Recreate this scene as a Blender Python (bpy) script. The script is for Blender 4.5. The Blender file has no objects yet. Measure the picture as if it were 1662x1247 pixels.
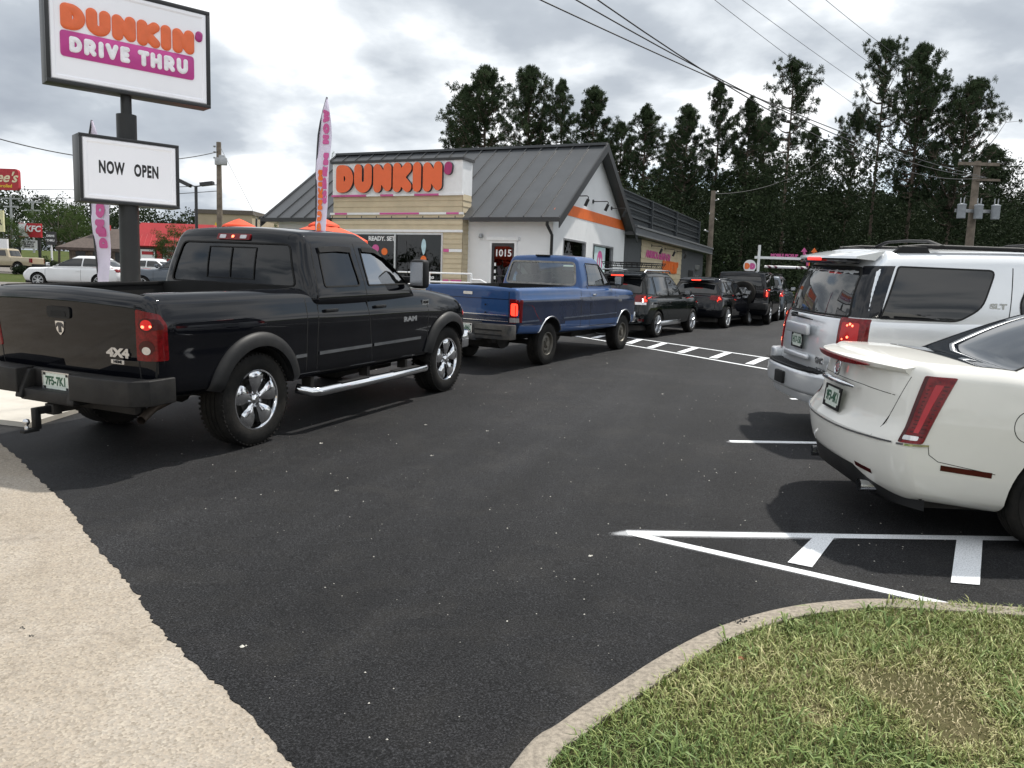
import bpy, bmesh, math, random
import numpy as np
from mathutils import Vector, Matrix
from mathutils.bvhtree import BVHTree
R=math.radians
sc=bpy.context.scene
COL=sc.collection
# ------------------------------------------------------------------ camera
PITCH,ROLL,CAMZ,FPX,CX,CY=7.17,1.9,1.86,1300.0,831.0,623.5
cd=bpy.data.cameras.new('camera'); cam=bpy.data.objects.new('camera',cd); COL.objects.link(cam)
_p,_r=R(PITCH),R(ROLL)
FW=Vector((0,math.cos(_p),-math.sin(_p))); _rt=Vector((1,0,0)); _up=_rt.cross(FW)
RT=_rt*math.cos(_r)+_up*math.sin(_r); UP=_up*math.cos(_r)-_rt*math.sin(_r)
cam.matrix_world=Matrix(((RT.x,UP.x,-FW.x,0),(RT.y,UP.y,-FW.y,0),(RT.z,UP.z,-FW.z,CAMZ),(0,0,0,1)))
cd.sensor_width=36; cd.lens=36*FPX/1662; cd.clip_end=3000; cd.clip_start=.05
sc.camera=cam
def at(px,py,D):
    d=FW+RT*((px-CX)/FPX)-UP*((py-CY)/FPX); t=D/d.y
    return Vector((d.x*t,D,CAMZ+d.z*t))
# ------------------------------------------------------------------ light
SUN_EL,SUN_AZ=60.0,46.0       # elevation, degrees clockwise from +Y (towards +X)
sd=Vector((math.sin(R(SUN_AZ))*math.cos(R(SUN_EL)),math.cos(R(SUN_AZ))*math.cos(R(SUN_EL)),math.sin(R(SUN_EL))))
sl=bpy.data.lights.new('sun','SUN'); sl.energy=3.3; sl.angle=R(1.4); sl.color=(1,.955,.88)
so=bpy.data.objects.new('sun',sl); COL.objects.link(so); so.rotation_euler=sd.to_track_quat('Z','Y').to_euler()
sc.view_settings.view_transform='Standard'; sc.view_settings.look='None'; sc.view_settings.exposure=.42; sc.view_settings.gamma=1
W=bpy.data.worlds.new('World'); sc.world=W; W.use_nodes=True
nt=W.node_tree; nt.nodes.clear()
def N(nt,t,**k):
    n=nt.nodes.new(t)
    for a,b in k.items(): setattr(n,a,b)
    return n
def setin(n,**k):
    for a,b in k.items(): n.inputs[a.replace('_',' ')].default_value=b
    return n
def ramp(nt,stops,fac=None,interp='LINEAR'):
    n=N(nt,'ShaderNodeValToRGB'); cr=n.color_ramp; cr.interpolation=interp
    while len(cr.elements)<len(stops): cr.elements.new(.5)
    for e,(p,c) in zip(cr.elements,stops):
        e.position=p; e.color=(c,c,c,1) if isinstance(c,(int,float)) else (*c,1)
    if fac is not None: nt.links.new(fac,n.inputs[0])
    return n
def world():
    L=nt.links.new
    out=N(nt,'ShaderNodeOutputWorld'); bg=N(nt,'ShaderNodeBackground'); bg.inputs[1].default_value=.1
    sky=N(nt,'ShaderNodeTexSky',sky_type='NISHITA',sun_disc=False,sun_elevation=R(SUN_EL),sun_rotation=R(SUN_AZ))
    tc=N(nt,'ShaderNodeTexCoord')
    sep=N(nt,'ShaderNodeSeparateXYZ'); L(tc.outputs['Generated'],sep.inputs[0])
    # flat cloud deck: direction / (z + k)
    ad=N(nt,'ShaderNodeMath',operation='ADD'); L(sep.outputs[2],ad.inputs[0]); ad.inputs[1].default_value=.30
    mx=N(nt,'ShaderNodeMath',operation='MAXIMUM'); L(ad.outputs[0],mx.inputs[0]); mx.inputs[1].default_value=.08
    dv=N(nt,'ShaderNodeVectorMath',operation='DIVIDE'); L(tc.outputs['Generated'],dv.inputs[0])
    cb=N(nt,'ShaderNodeCombineXYZ'); 
    for i in range(3): L(mx.outputs[0],cb.inputs[i])
    L(cb.outputs[0],dv.inputs[1])
    mp=N(nt,'ShaderNodeMapping'); L(dv.outputs[0],mp.inputs[0]); mp.inputs['Location'].default_value=(CLX,CLY,0); mp.inputs['Scale'].default_value=(1,1,.25)
    n1=N(nt,'ShaderNodeTexNoise'); setin(n1,Scale=1.15,Detail=9,Roughness=.48,Distortion=.15); L(mp.outputs[0],n1.inputs['Vector'])
    n2=N(nt,'ShaderNodeTexNoise'); setin(n2,Scale=3.0,Detail=7,Roughness=.5,Distortion=.1); L(mp.outputs[0],n2.inputs['Vector'])
    # cover (blue gaps), shade (white tops to grey bases)
    cov=ramp(nt,[(.36,0),(.45,1)],n1.outputs[0])
    m=N(nt,'ShaderNodeMath',operation='MULTIPLY_ADD'); L(n2.outputs[0],m.inputs[0]); m.inputs[1].default_value=.45; 
    m2=N(nt,'ShaderNodeMath',operation='MULTIPLY'); L(n1.outputs[0],m2.inputs[0]); m2.inputs[1].default_value=.75; L(m2.outputs[0],m.inputs[2])
    sh=ramp(nt,[(.53,(9.6,9.7,9.8)),(.605,(8.6,8.8,9.0)),(.64,(6.4,6.8,7.2)),(.70,(4.2,4.6,5.1)),(.82,(2.9,3.25,3.8))],m.outputs[0])
    mix=N(nt,'ShaderNodeMix',data_type='RGBA'); L(cov.outputs[0],mix.inputs[0])
    add=N(nt,'ShaderNodeMix',data_type='RGBA',blend_type='MIX'); add.inputs[0].default_value=.55; L(sky.outputs[0],add.inputs[6]); add.inputs[7].default_value=(6.6,7.6,8.4,1)
    L(add.outputs[2],mix.inputs[6]); L(sh.outputs[0],mix.inputs[7])
    L(mix.outputs[2],bg.inputs[0]); L(bg.outputs[0],out.inputs[0])
CLX,CLY=13.5,2.3
world()
# ------------------------------------------------------------------ terrain height
def gz(y):
    def sp(a,k): 
        v=(y-a)/k
        return k*(v if v>40 else math.log1p(math.exp(max(v,-40))))
    return .04*y-.023*sp(15,3)+.03*sp(62,4)-.047*sp(150,15)
def gn(y):
    s=(gz(y+.1)-gz(y-.1))/.2
    return Vector((0,-s,1)).normalized()
# ------------------------------------------------------------------ materials
MT={}
def mat(name,col=(.5,.5,.5),rough=.5,metal=0.,coat=0.,var=.12,vs=6.,bump=0.,bs=40.,emit=None,es=1.,trans=0.,spec=.5,col2=None,dust=0.):
    if name in MT: return MT[name]
    m=bpy.data.materials.new(name); m.use_nodes=True; t=m.node_tree; L=t.links.new
    b=t.nodes['Principled BSDF']; MT[name]=m
    b.inputs['Roughness'].default_value=rough; b.inputs['Metallic'].default_value=metal
    b.inputs['Coat Weight'].default_value=coat; b.inputs['Coat Roughness'].default_value=.03
    b.inputs['Specular IOR Level'].default_value=spec
    tc=N(t,'ShaderNodeTexCoord')
    n=N(t,'ShaderNodeTexNoise'); setin(n,Scale=vs,Detail=6,Roughness=.6); L(tc.outputs['Object'],n.inputs['Vector'])
    c2=col2 if col2 else tuple(c*(1-var) for c in col); c1=col if col2 else tuple(min(1,c*(1+var)) for c in col)
    rp=ramp(t,[(.35,c2),(.65,c1)],n.outputs[0]); src=rp.outputs[0]
    if dust>0:
        n3=N(t,'ShaderNodeTexNoise'); setin(n3,Scale=3,Detail=8,Roughness=.7); L(tc.outputs['Object'],n3.inputs['Vector'])
        r3=ramp(t,[(.42,0),(.75,dust)],n3.outputs[0]); mx=N(t,'ShaderNodeMix',data_type='RGBA'); L(r3.outputs[0],mx.inputs[0]); L(src,mx.inputs[6]); mx.inputs[7].default_value=(.22,.19,.15,1); src=mx.outputs[2]
        mr=N(t,'ShaderNodeMapRange'); L(r3.outputs[0],mr.inputs[0]); mr.inputs[3].default_value=rough; mr.inputs[4].default_value=min(1,rough+.5); L(mr.outputs[0],b.inputs['Roughness'])
    L(src,b.inputs['Base Color'])
    if bump>0:
        n2=N(t,'ShaderNodeTexNoise'); setin(n2,Scale=bs,Detail=5,Roughness=.6); L(tc.outputs['Object'],n2.inputs['Vector'])
        bp=N(t,'ShaderNodeBump'); bp.inputs['Strength'].default_value=bump; bp.inputs['Distance'].default_value=.01; L(n2.outputs[0],bp.inputs['Height']); L(bp.outputs[0],b.inputs['Normal'])
    if emit: b.inputs['Emission Color'].default_value=(*emit,1); b.inputs['Emission Strength'].default_value=es
    if trans: b.inputs['Transmission Weight'].default_value=trans; b.inputs['IOR'].default_value=1.45
    return m
def glassmat(name,tint,t_amt,rough=.01,refl=.08,tex=0.):
    """thin pane: tinted see-through plus mirror reflection by Fresnel"""
    m=bpy.data.materials.new(name); m.use_nodes=True; t=m.node_tree; t.nodes.clear(); L=t.links.new; MT[name]=m
    o=N(t,'ShaderNodeOutputMaterial'); tr=N(t,'ShaderNodeBsdfTransparent'); tr.inputs[0].default_value=(*[c*t_amt for c in tint],1)
    gl=N(t,'ShaderNodeBsdfGlossy'); gl.inputs['Roughness'].default_value=rough; gl.inputs[0].default_value=(.95,.97,1,1)
    fr=N(t,'ShaderNodeFresnel'); fr.inputs[0].default_value=1.5
    tc=N(t,'ShaderNodeTexCoord'); n=N(t,'ShaderNodeTexNoise'); setin(n,Scale=2.2,Detail=2); L(tc.outputs['Object'],n.inputs['Vector'])
    bp=N(t,'ShaderNodeBump'); bp.inputs['Strength'].default_value=.12; bp.inputs['Distance'].default_value=.02+tex; L(n.outputs[0],bp.inputs['Height']); L(bp.outputs[0],gl.inputs['Normal'])
    ad=N(t,'ShaderNodeMath',operation='ADD',use_clamp=True); L(fr.outputs[0],ad.inputs[0]); ad.inputs[1].default_value=refl
    mx=N(t,'ShaderNodeMixShader'); L(ad.outputs[0],mx.inputs[0]); L(tr.outputs[0],mx.inputs[1]); L(gl.outputs[0],mx.inputs[2]); L(mx.outputs[0],o.inputs[0])
    return m
# ------------------------------------------------------------------ mesh helpers
def tag(o,label=None,cat=None,group=None,kind=None):
    if label: o['label']=label
    if cat: o['category']=cat
    if group: o['group']=group
    if kind: o['kind']=kind
    return o
def thing(name,label,cat,loc=(0,0,0),rz=0,group=None):
    o=bpy.data.objects.new(name,None); COL.objects.link(o); o.location=loc; o.rotation_euler=(0,0,rz); o.empty_display_size=.2
    return tag(o,label,cat,group)
def linkmesh(name,me,mats,parent=None,smooth=None):
    for m in (mats if isinstance(mats,(list,tuple)) else [mats]):
        if m is not None and m.name not in [x.name for x in me.materials if x]: me.materials.append(m)
    if smooth:
        me.shade_smooth(); me.set_sharp_from_angle(angle=R(smooth))
    o=bpy.data.objects.new(name,me); COL.objects.link(o)
    if parent: o.parent=parent
    return o
def copy_tree(o,parent=None):
    c=o.copy(); COL.objects.link(c)
    if parent: c.parent=parent
    for ch in list(o.children): copy_tree(ch,c)
    return c
class M:
    def __init__(s,T=None): s.v=[]; s.f=[]; s.mi=[]; s.T=T or Matrix(); s.m=0
    def add(s,vs,fs):
        b=len(s.v); T=s.T
        s.v+= [tuple(T@Vector(v)) for v in vs]; s.f+=[tuple(b+i for i in f) for f in fs]; s.mi+=[s.m]*len(fs); return s
    def box(s,c,d,rz=0,rx=0,ry=0):
        rm=Matrix.Rotation(rz,3,'Z')@Matrix.Rotation(ry,3,'Y')@Matrix.Rotation(rx,3,'X'); c=Vector(c)
        vs=[c+rm@Vector((x*d[0]/2,y*d[1]/2,z*d[2]/2)) for z in(-1,1) for y in(-1,1) for x in(-1,1)]
        return s.add(vs,[(0,2,3,1),(4,5,7,6),(0,1,5,4),(2,6,7,3),(0,4,6,2),(1,3,7,5)])
    def bx(s,x0,x1,y0,y1,z0,z1): return s.box(((x0+x1)/2,(y0+y1)/2,(z0+z1)/2),(abs(x1-x0),abs(y1-y0),abs(z1-z0)))
    def tube(s,pts,r,n=8,cap=True,flat=1.):
        pts=[Vector(p) for p in pts]; k=len(pts); rs=r if isinstance(r,(list,tuple)) else [r]*k
        vs=[];pu=None
        for i,p in enumerate(pts):
            d=(pts[min(i+1,k-1)]-pts[max(i-1,0)]).normalized()
            if pu is None:
                a=Vector((0,0,1)) if abs(d.z)<.9 else Vector((1,0,0)); u=d.cross(a).normalized()
            else: u=(pu-d*pu.dot(d)).normalized()
            pu=u; w=d.cross(u)
            vs+=[p+(u*math.cos(2*math.pi*j/n)+w*math.sin(2*math.pi*j/n)*flat)*rs[i] for j in range(n)]
        fs=[(i*n+j,i*n+(j+1)%n,(i+1)*n+(j+1)%n,(i+1)*n+j) for i in range(k-1) for j in range(n)]
        if cap: fs+=[tuple(range(n-1,-1,-1)),tuple((k-1)*n+j for j in range(n))]
        return s.add(vs,fs)
    def lathe(s,prof,n=32,axis='y',c=(0,0,0),closed=False):
        """prof: (radius, along) pairs"""
        vs=[];k=len(prof)
        for r,a in prof:
            for j in range(n):
                q=2*math.pi*j/n; x,y=r*math.cos(q),r*math.sin(q)
                p={'y':(x,a,y),'z':(x,y,a),'x':(a,x,y)}[axis]; vs.append((p[0]+c[0],p[1]+c[1],p[2]+c[2]))
        fs=[(i*n+j,(i+1)*n+j,(i+1)*n+(j+1)%n,i*n+(j+1)%n) for i in range(k-1) for j in range(n)]
        if closed: fs+=[((k-1)*n+j,j,(j+1)%n,(k-1)*n+(j+1)%n) for j in range(n)]
        return s.add(vs,fs)
    def prism(s,poly,o,u,v,w):
        """poly in (a,b) -> o+a*u+b*v, extruded by vector w"""
        o,u,v,w=map(Vector,(o,u,v,w)); n=len(poly); base=[o+u*a+v*b for a,b in poly]
        return s.add(base+[p+w for p in base],[tuple(range(n-1,-1,-1)),tuple(range(n,2*n))]+[(i,(i+1)%n,n+(i+1)%n,n+i) for i in range(n)])
    def mesh(s,mats,bevel=0,seg=2,fixn=True):
        me=bpy.data.meshes.new('m'); me.from_pydata([tuple(v) for v in s.v],[],s.f)
        for m in (mats if isinstance(mats,(list,tuple)) else [mats]): me.materials.append(m)
        me.polygons.foreach_set('material_index',s.mi)
        if fixn or bevel:
            bm=bmesh.new(); bm.from_mesh(me)
            if fixn: bmesh.ops.recalc_face_normals(bm,faces=bm.faces)
            if bevel:
                es=[e for e in bm.edges if len(e.link_faces)==2 and e.calc_face_angle(0)>.5]
                bmesh.ops.bevel(bm,geom=es,offset=bevel,segments=seg,profile=.5,affect='EDGES',clamp_overlap=True)
            bm.to_mesh(me); bm.free()
        return me
    def build(s,name,mats,parent=None,smooth=None,bevel=0,seg=2,fixn=True):
        me=s.mesh(mats,bevel,seg,fixn); me.name=name
        if smooth or bevel: me.shade_smooth(); me.set_sharp_from_angle(angle=R(smooth or 40))
        o=bpy.data.objects.new(name,me); COL.objects.link(o)
        if parent: o.parent=parent
        return o
def frame(o,ex,ey,ez):
    o,ex,ey,ez=map(Vector,(o,ex,ey,ez))
    return Matrix(((ex.x,ey.x,ez.x,o.x),(ex.y,ey.y,ez.y,o.y),(ex.z,ey.z,ez.z,o.z),(0,0,0,1)))
def rpoly(pts,r,n=5):
    out=[];k=len(pts); rr=r if isinstance(r,(list,tuple)) else [r]*k
    for i in range(k):
        p=Vector(pts[i]).to_2d() if len(pts[i])>2 else Vector(pts[i]); a=Vector(pts[i-1])-p; b=Vector(pts[(i+1)%k])-p
        d=min(rr[i],a.length*.48,b.length*.48)
        if d<1e-4: out.append(tuple(p)); continue
        A=p+a.normalized()*d; B=p+b.normalized()*d
        for j in range(n+1):
            t=j/n; out.append(tuple(A*(1-t)**2+p*2*t*(1-t)+B*t*t))
    return out
# text as mesh data in the xy-plane, height h, aligned; returns M-ready verts/faces
def text_vf(body,size=1.,off=0.,extr=0.,align='CENTER',space=1.,res=3,shear=0.):
    cu=bpy.data.curves.new('t','FONT'); cu.body=body; cu.size=size; cu.offset=off; cu.extrude=extr; cu.align_x=align; cu.align_y='CENTER'; cu.space_character=space; cu.resolution_u=res; cu.shear=shear
    o=bpy.data.objects.new('t',cu)
    me=bpy.data.meshes.new_from_object(o)
    vs=[tuple(v.co) for v in me.vertices]; fs=[tuple(p.vertices) for p in me.polygons]
    bpy.data.objects.remove(o); bpy.data.curves.remove(cu); bpy.data.meshes.remove(me)
    return vs,fs
def text_obj(name,body,T,m,parent,size,off=0.,extr=.003,align='CENTER',space=1.,sx=1.,shear=0.):
    vs,fs=text_vf(body,size,off,extr,align,space,shear=shear); q=M(T); q.add([(x*sx,y,z) for x,y,z in vs],fs)
    return q.build(name,m,parent,fixn=False)
# fat round-stroke lettering from a distance field
def arc(cx,cy,rx,ry,a0,a1,n=14): return [(cx+rx*math.cos(R(a0+(a1-a0)*i/n)),cy+ry*math.sin(R(a0+(a1-a0)*i/n))) for i in range(n+1)]
GL={'D':(.82,[[(.2,.2),(.2,.8)],[(.2,.8),(.36,.8)]+arc(.36,.5,.28,.3,90,-90)+[(.2,.2)]]),
'U':(.86,[[(.2,.82),(.2,.42)]+arc(.43,.42,.23,.24,180,360)+[(.66,.82)]]),
'N':(.86,[[(.2,.18),(.2,.8),(.66,.22),(.66,.82)]]),
'K':(.84,[[(.2,.18),(.2,.82)],[(.66,.82),(.28,.48)],[(.3,.52),(.66,.18)]]),
'I':(.42,[[(.21,.18),(.21,.82)]]),
'R':(.82,[[(.2,.18),(.2,.82)],[(.2,.82),(.4,.82)]+arc(.4,.63,.2,.19,90,-90)+[(.2,.44)],[(.4,.46),(.62,.18)]]),
'V':(.84,[[(.18,.82),(.42,.2),(.66,.82)]]),
'E':(.68,[[(.2,.18),(.2,.82),(.5,.82)],[(.2,.5),(.46,.5)],[(.2,.18),(.5,.18)]]),
'T':(.72,[[(.14,.82),(.58,.82)],[(.36,.82),(.36,.18)]]),
'H':(.84,[[(.2,.18),(.2,.82)],[(.64,.18),(.64,.82)],[(.2,.5),(.64,.5)]]),
'O':(.9,[arc(.45,.5,.26,.3,0,360,24)]),'P':(.76,[[(.2,.18),(.2,.82)],[(.2,.82),(.38,.82)]+arc(.38,.62,.19,.2,90,-90)+[(.2,.42)]]),
'W':(1.1,[[(.18,.82),(.34,.2),(.55,.72),(.76,.2),(.92,.82)]]),
"'":(.34,[[(.17,.84),(.15,.7)]]),' ':(.42,[])}
def fat(body,h,r=.17,depth=.05,puff=0.,step=.024,sx=1.,boost=None,closed=False):
    """verts/faces in xy-plane from x=0, cap height h, front at z=depth"""
    V=[];F=[];x0=0.
    for ch in body:
        wd,strokes=GL[ch]; rr=r*(boost or {}).get(ch,1)
        if strokes:
            segs=np.array([(a[0]*sx,a[1],b[0]*sx,b[1]) for s in strokes for a,b in zip(s[:-1],s[1:])])
            gx=np.arange(-.06,wd*sx+.12,step); gy=np.arange(-.08,1.1,step); X,Y=np.meshgrid(gx,gy,indexing='ij')
            P=np.stack([X,Y],-1)[...,None,:]; A=segs[:,:2]; B=segs[:,2:]; AB=B-A; t=np.clip(((P-A)*AB).sum(-1)/((AB**2).sum(-1)+1e-9),0,1)
            D=np.sqrt((((P-A)-t[...,None]*AB)**2).sum(-1)).min(-1)-rr
            idx={};nx,ny=D.shape
            def vert(k,x,y,d):
                if k not in idx:
                    z=depth+(puff*math.sqrt(max(0,1-(1-min(1,-d/rr))**2)) if puff else 0)
                    idx[k]=len(V); V.append(((x0+x)*h,y*h,z*1.0))
                return idx[k]
            base=len(F)
            for i in range(nx-1):
                for j in range(ny-1):
                    c=[(i,j),(i+1,j),(i+1,j+1),(i,j+1)]; d=[D[q] for q in c]
                    if min(d)>=0: continue
                    poly=[]
                    for a in range(4):
                        b=(a+1)%4
                        if d[a]<0: poly.append(vert(c[a],gx[c[a][0]],gy[c[a][1]],d[a]))
                        if (d[a]<0)!=(d[b]<0):
                            t_=d[a]/(d[a]-d[b]); k=tuple(sorted((c[a],c[b])))
                            xa,ya=gx[c[a][0]],gy[c[a][1]]; xb,yb=gx[c[b][0]],gy[c[b][1]]
                            poly.append(vert(k,xa+(xb-xa)*t_,ya+(yb-ya)*t_,0))
                    if len(poly)>2: F.append(tuple(poly))
            # sides
            cnt={}
            for f in F[base:]:
                for a,b in zip(f,f[1:]+f[:1]): cnt[(a,b)]=1
            bk={}
            def back(i_):
                if i_ not in bk: bk[i_]=len(V); V.append((V[i_][0],V[i_][1],0.))
                return bk[i_]
            for (a,b) in list(cnt):
                if (b,a) not in cnt: F.append((b,a,back(a),back(b)))
        x0+=wd*sx+r*.18
    return V,F,x0*h
# ------------------------------------------------------------------ ground
def gp(px,py,dz=0):
    d=FW+RT*((px-CX)/FPX)-UP*((py-CY)/FPX); lo=.3; t=lo
    f=lambda t: CAMZ+d.z*t-gz(d.y*t)-dz
    while f(t)>0 and t<300: lo=t; t*=1.03
    hi=t
    for _ in range(40):
        m=(lo+hi)/2
        if f(m)>0: lo=m
        else: hi=m
    return (d.x*lo,d.y*lo)
def groundmat(name,kind):
    m=bpy.data.materials.new(name); m.use_nodes=True; t=m.node_tree; L=t.links.new; b=t.nodes['Principled BSDF']; MT[name]=m
    tc=N(t,'ShaderNodeTexCoord').outputs['Object']
    def noise(s,d=8,r=.6,dist=0):
        n=N(t,'ShaderNodeTexNoise'); setin(n,Scale=s,Detail=d,Roughness=r,Distortion=dist); L(tc,n.inputs['Vector']); return n.outputs[0]
    def mix(f,a,c):
        x=N(t,'ShaderNodeMix',data_type='RGBA'); L(f,x.inputs[0])
        for i,q in((6,a),(7,c)):
            if isinstance(q,tuple): x.inputs[i].default_value=(*q,1)
            else: L(q,x.inputs[i])
        return x.outputs[2]
    def bump(h,s,d,prev=None):
        x=N(t,'ShaderNodeBump'); x.inputs['Strength'].default_value=s; x.inputs['Distance'].default_value=d; L(h,x.inputs['Height'])
        if prev: L(prev,x.inputs['Normal'])
        return x.outputs[0]
    def vor(s): 
        v=N(t,'ShaderNodeTexVoronoi'); v.inputs['Scale'].default_value=s; L(tc,v.inputs['Vector']); return v
    if kind=='asphalt':
        base=ramp(t,[(.3,(.0125,.0128,.014)),(.5,(.017,.0173,.0187)),(.72,(.025,.025,.0262))],noise(.55,9,.65)).outputs[0]
        ag=ramp(t,[(.38,.15),(.5,.8),(.60,2.2),(.66,3.6)],noise(105,4,.75)).outputs[0]
        x=N(t,'ShaderNodeMix',data_type='RGBA',blend_type='MULTIPLY'); x.inputs[0].default_value=1; L(base,x.inputs[6]); L(ag,x.inputs[7]); c=x.outputs[2]
        v=vor(62); sel=N(t,'ShaderNodeSeparateColor'); L(v.outputs['Color'],sel.inputs[0])
        a=ramp(t,[(.93,0),(.94,1)],sel.outputs[0]).outputs[0]; q=ramp(t,[(.16,1),(.24,0)],v.outputs['Distance']).outputs[0]
        patch=ramp(t,[(.42,0),(.6,1)],noise(.9,5)).outputs[0]
        k=N(t,'ShaderNodeMath',operation='MULTIPLY'); L(a,k.inputs[0]); L(q,k.inputs[1]); k2=N(t,'ShaderNodeMath',operation='MULTIPLY'); L(k.outputs[0],k2.inputs[0]); L(patch,k2.inputs[1])
        c=mix(k2.outputs[0],c,(.12,.117,.11))
        dusty=ramp(t,[(.5,0),(.8,.35)],noise(1.7,10,.7,.6)).outputs[0]; c=mix(dusty,c,(.055,.051,.045))
        mp0=N(t,'ShaderNodeMapping'); mp0.inputs['Rotation'].default_value=(0,0,R(-72)); L(tc,mp0.inputs[0]); mpx=N(t,'ShaderNodeMapping'); mpx.inputs['Scale'].default_value=(.16,1.5,1); L(mp0.outputs[0],mpx.inputs[0])
        ns=N(t,'ShaderNodeTexNoise'); setin(ns,Scale=1.,Detail=7,Roughness=.62,Distortion=.4); L(mpx.outputs[0],ns.inputs['Vector'])
        x2=N(t,'ShaderNodeMix',data_type='RGBA',blend_type='MULTIPLY'); x2.inputs[0].default_value=1; L(c,x2.inputs[6]); L(ramp(t,[(.33,.80),(.5,1),(.70,1.35)],ns.outputs[0]).outputs[0],x2.inputs[7]); c=x2.outputs[2]
        spot=ramp(t,[(.70,0),(.74,.6)],noise(1.3,4,.55)).outputs[0]; c=mix(spot,c,(.006,.006,.006))
        L(c,b.inputs['Base Color']); L(bump(noise(95,5,.75),1.,.010,bump(noise(22,4,.6),.4,.012)),b.inputs['Normal'])
        b.inputs['Roughness'].default_value=.66; b.inputs['Specular IOR Level'].default_value=.17
    elif kind=='concrete':
        base=ramp(t,[(.3,(.265,.23,.185)),(.5,(.31,.275,.23)),(.7,(.355,.325,.285))],noise(1.1,9,.65)).outputs[0]
        v=vor(95); sel=N(t,'ShaderNodeSeparateColor'); L(v.outputs['Color'],sel.inputs[0])
        st=ramp(t,[(0,(.70,.66,.60)),(.35,(.97,.96,.95)),(.7,(1.06,1.0,.94)),(1,(1.3,1.28,1.22))],sel.outputs[1]).outputs[0]
        x=N(t,'ShaderNodeMix',data_type='RGBA',blend_type='MULTIPLY'); x.inputs[0].default_value=.85; L(base,x.inputs[6]); L(st,x.inputs[7]); c=x.outputs[2]
        cr=ramp(t,[(.0,1),(.022,0)],None); 
        v2=N(t,'ShaderNodeTexVoronoi',feature='DISTANCE_TO_EDGE'); v2.inputs['Scale'].default_value=.42; dn=N(t,'ShaderNodeVectorMath',operation='ADD'); nn=N(t,'ShaderNodeTexNoise'); setin(nn,Scale=2.5,Detail=8); L(tc,nn.inputs['Vector']); L(tc,dn.inputs[0]); L(nn.outputs['Color'],dn.inputs[1]); L(dn.outputs[0],v2.inputs['Vector']); L(v2.outputs['Distance'],cr.inputs[0])
        cm=N(t,'ShaderNodeMath',operation='MULTIPLY'); L(cr.outputs[0],cm.inputs[0]); L(ramp(t,[(.45,0),(.6,.35)],noise(3)).outputs[0],cm.inputs[1])
        c=mix(cm.outputs[0],c,(.13,.105,.08))
        c=mix(ramp(t,[(.62,0),(.72,.45)],noise(2.3,10,.75)).outputs[0],c,(.17,.14,.11))
        L(c,b.inputs['Base Color']); L(bump(v.outputs['Distance'],.5,.004,bump(noise(35,6,.7),.5,.008)),b.inputs['Normal']); b.inputs['Roughness'].default_value=.9
    elif kind=='walk':
        L(ramp(t,[(.3,(.44,.41,.36)),(.7,(.56,.53,.47))],noise(2,10,.7)).outputs[0],b.inputs['Base Color']); L(bump(noise(120,4),.3,.004),b.inputs['Normal']); b.inputs['Roughness'].default_value=.9
    elif kind=='road':
        L(ramp(t,[(.3,(.13,.115,.105)),(.7,(.18,.165,.15))],noise(1.2,10,.7)).outputs[0],b.inputs['Base Color']); b.inputs['Roughness'].default_value=.9
    elif kind=='lawn':
        c=ramp(t,[(.32,(.035,.055,.014)),(.5,(.06,.08,.02)),(.66,(.11,.105,.042))],noise(.8,10,.7)).outputs[0]
        L(c,b.inputs['Base Color']); L(bump(noise(60,6,.8),1,.03),b.inputs['Normal']); b.inputs['Roughness'].default_value=.95; b.inputs['Specular IOR Level'].default_value=.1
    elif kind=='soil':
        c=ramp(t,[(.35,(.075,.08,.03)),(.55,(.16,.145,.07)),(.7,(.30,.25,.15))],noise(1.6,10,.75)).outputs[0]
        L(c,b.inputs['Base Color']); L(bump(noise(90,6,.8),1,.02),b.inputs['Normal']); b.inputs['Roughness'].default_value=1; b.inputs['Specular IOR Level'].default_value=.1
    elif kind=='paint':
        wear=ramp(t,[(.36,0),(.5,1)],noise(130,5,.8)).outputs[0]
        L(mix(wear,(.30,.31,.33),(.80,.82,.84)),b.inputs['Base Color']); L(bump(noise(150,4,.7),.7,.005),b.inputs['Normal']); b.inputs['Roughness'].default_value=.8
    elif kind=='spray':
        t.nodes.remove(b); o=t.nodes['Material Output']; df=N(t,'ShaderNodeBsdfDiffuse'); df.inputs[0].default_value=(.6,.61,.63,1); tr=N(t,'ShaderNodeBsdfTransparent')
        at_=N(t,'ShaderNodeAttribute'); at_.attribute_name='fade'; nz=noise(220,4,.8)
        k=N(t,'ShaderNodeMath',operation='ADD'); L(at_.outputs['Fac'],k.inputs[0]); L(nz,k.inputs[1]); rp=ramp(t,[(.93,0),(1.25,.8)]); k3=N(t,'ShaderNodeMath',operation='SUBTRACT'); L(k.outputs[0],k3.inputs[0]); k3.inputs[1].default_value=.2
        rp=ramp(t,[(.75,0),(1.2,.6)],k3.outputs[0]); mx=N(t,'ShaderNodeMixShader'); L(rp.outputs[0],mx.inputs[0]); L(tr.outputs[0],mx.inputs[1]); L(df.outputs[0],mx.inputs[2]); L(mx.outputs[0],o.inputs[0])
    return m
for k in('asphalt','concrete','walk','road','lawn','soil','paint','spray'): groundmat('g_'+k,k)
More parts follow.
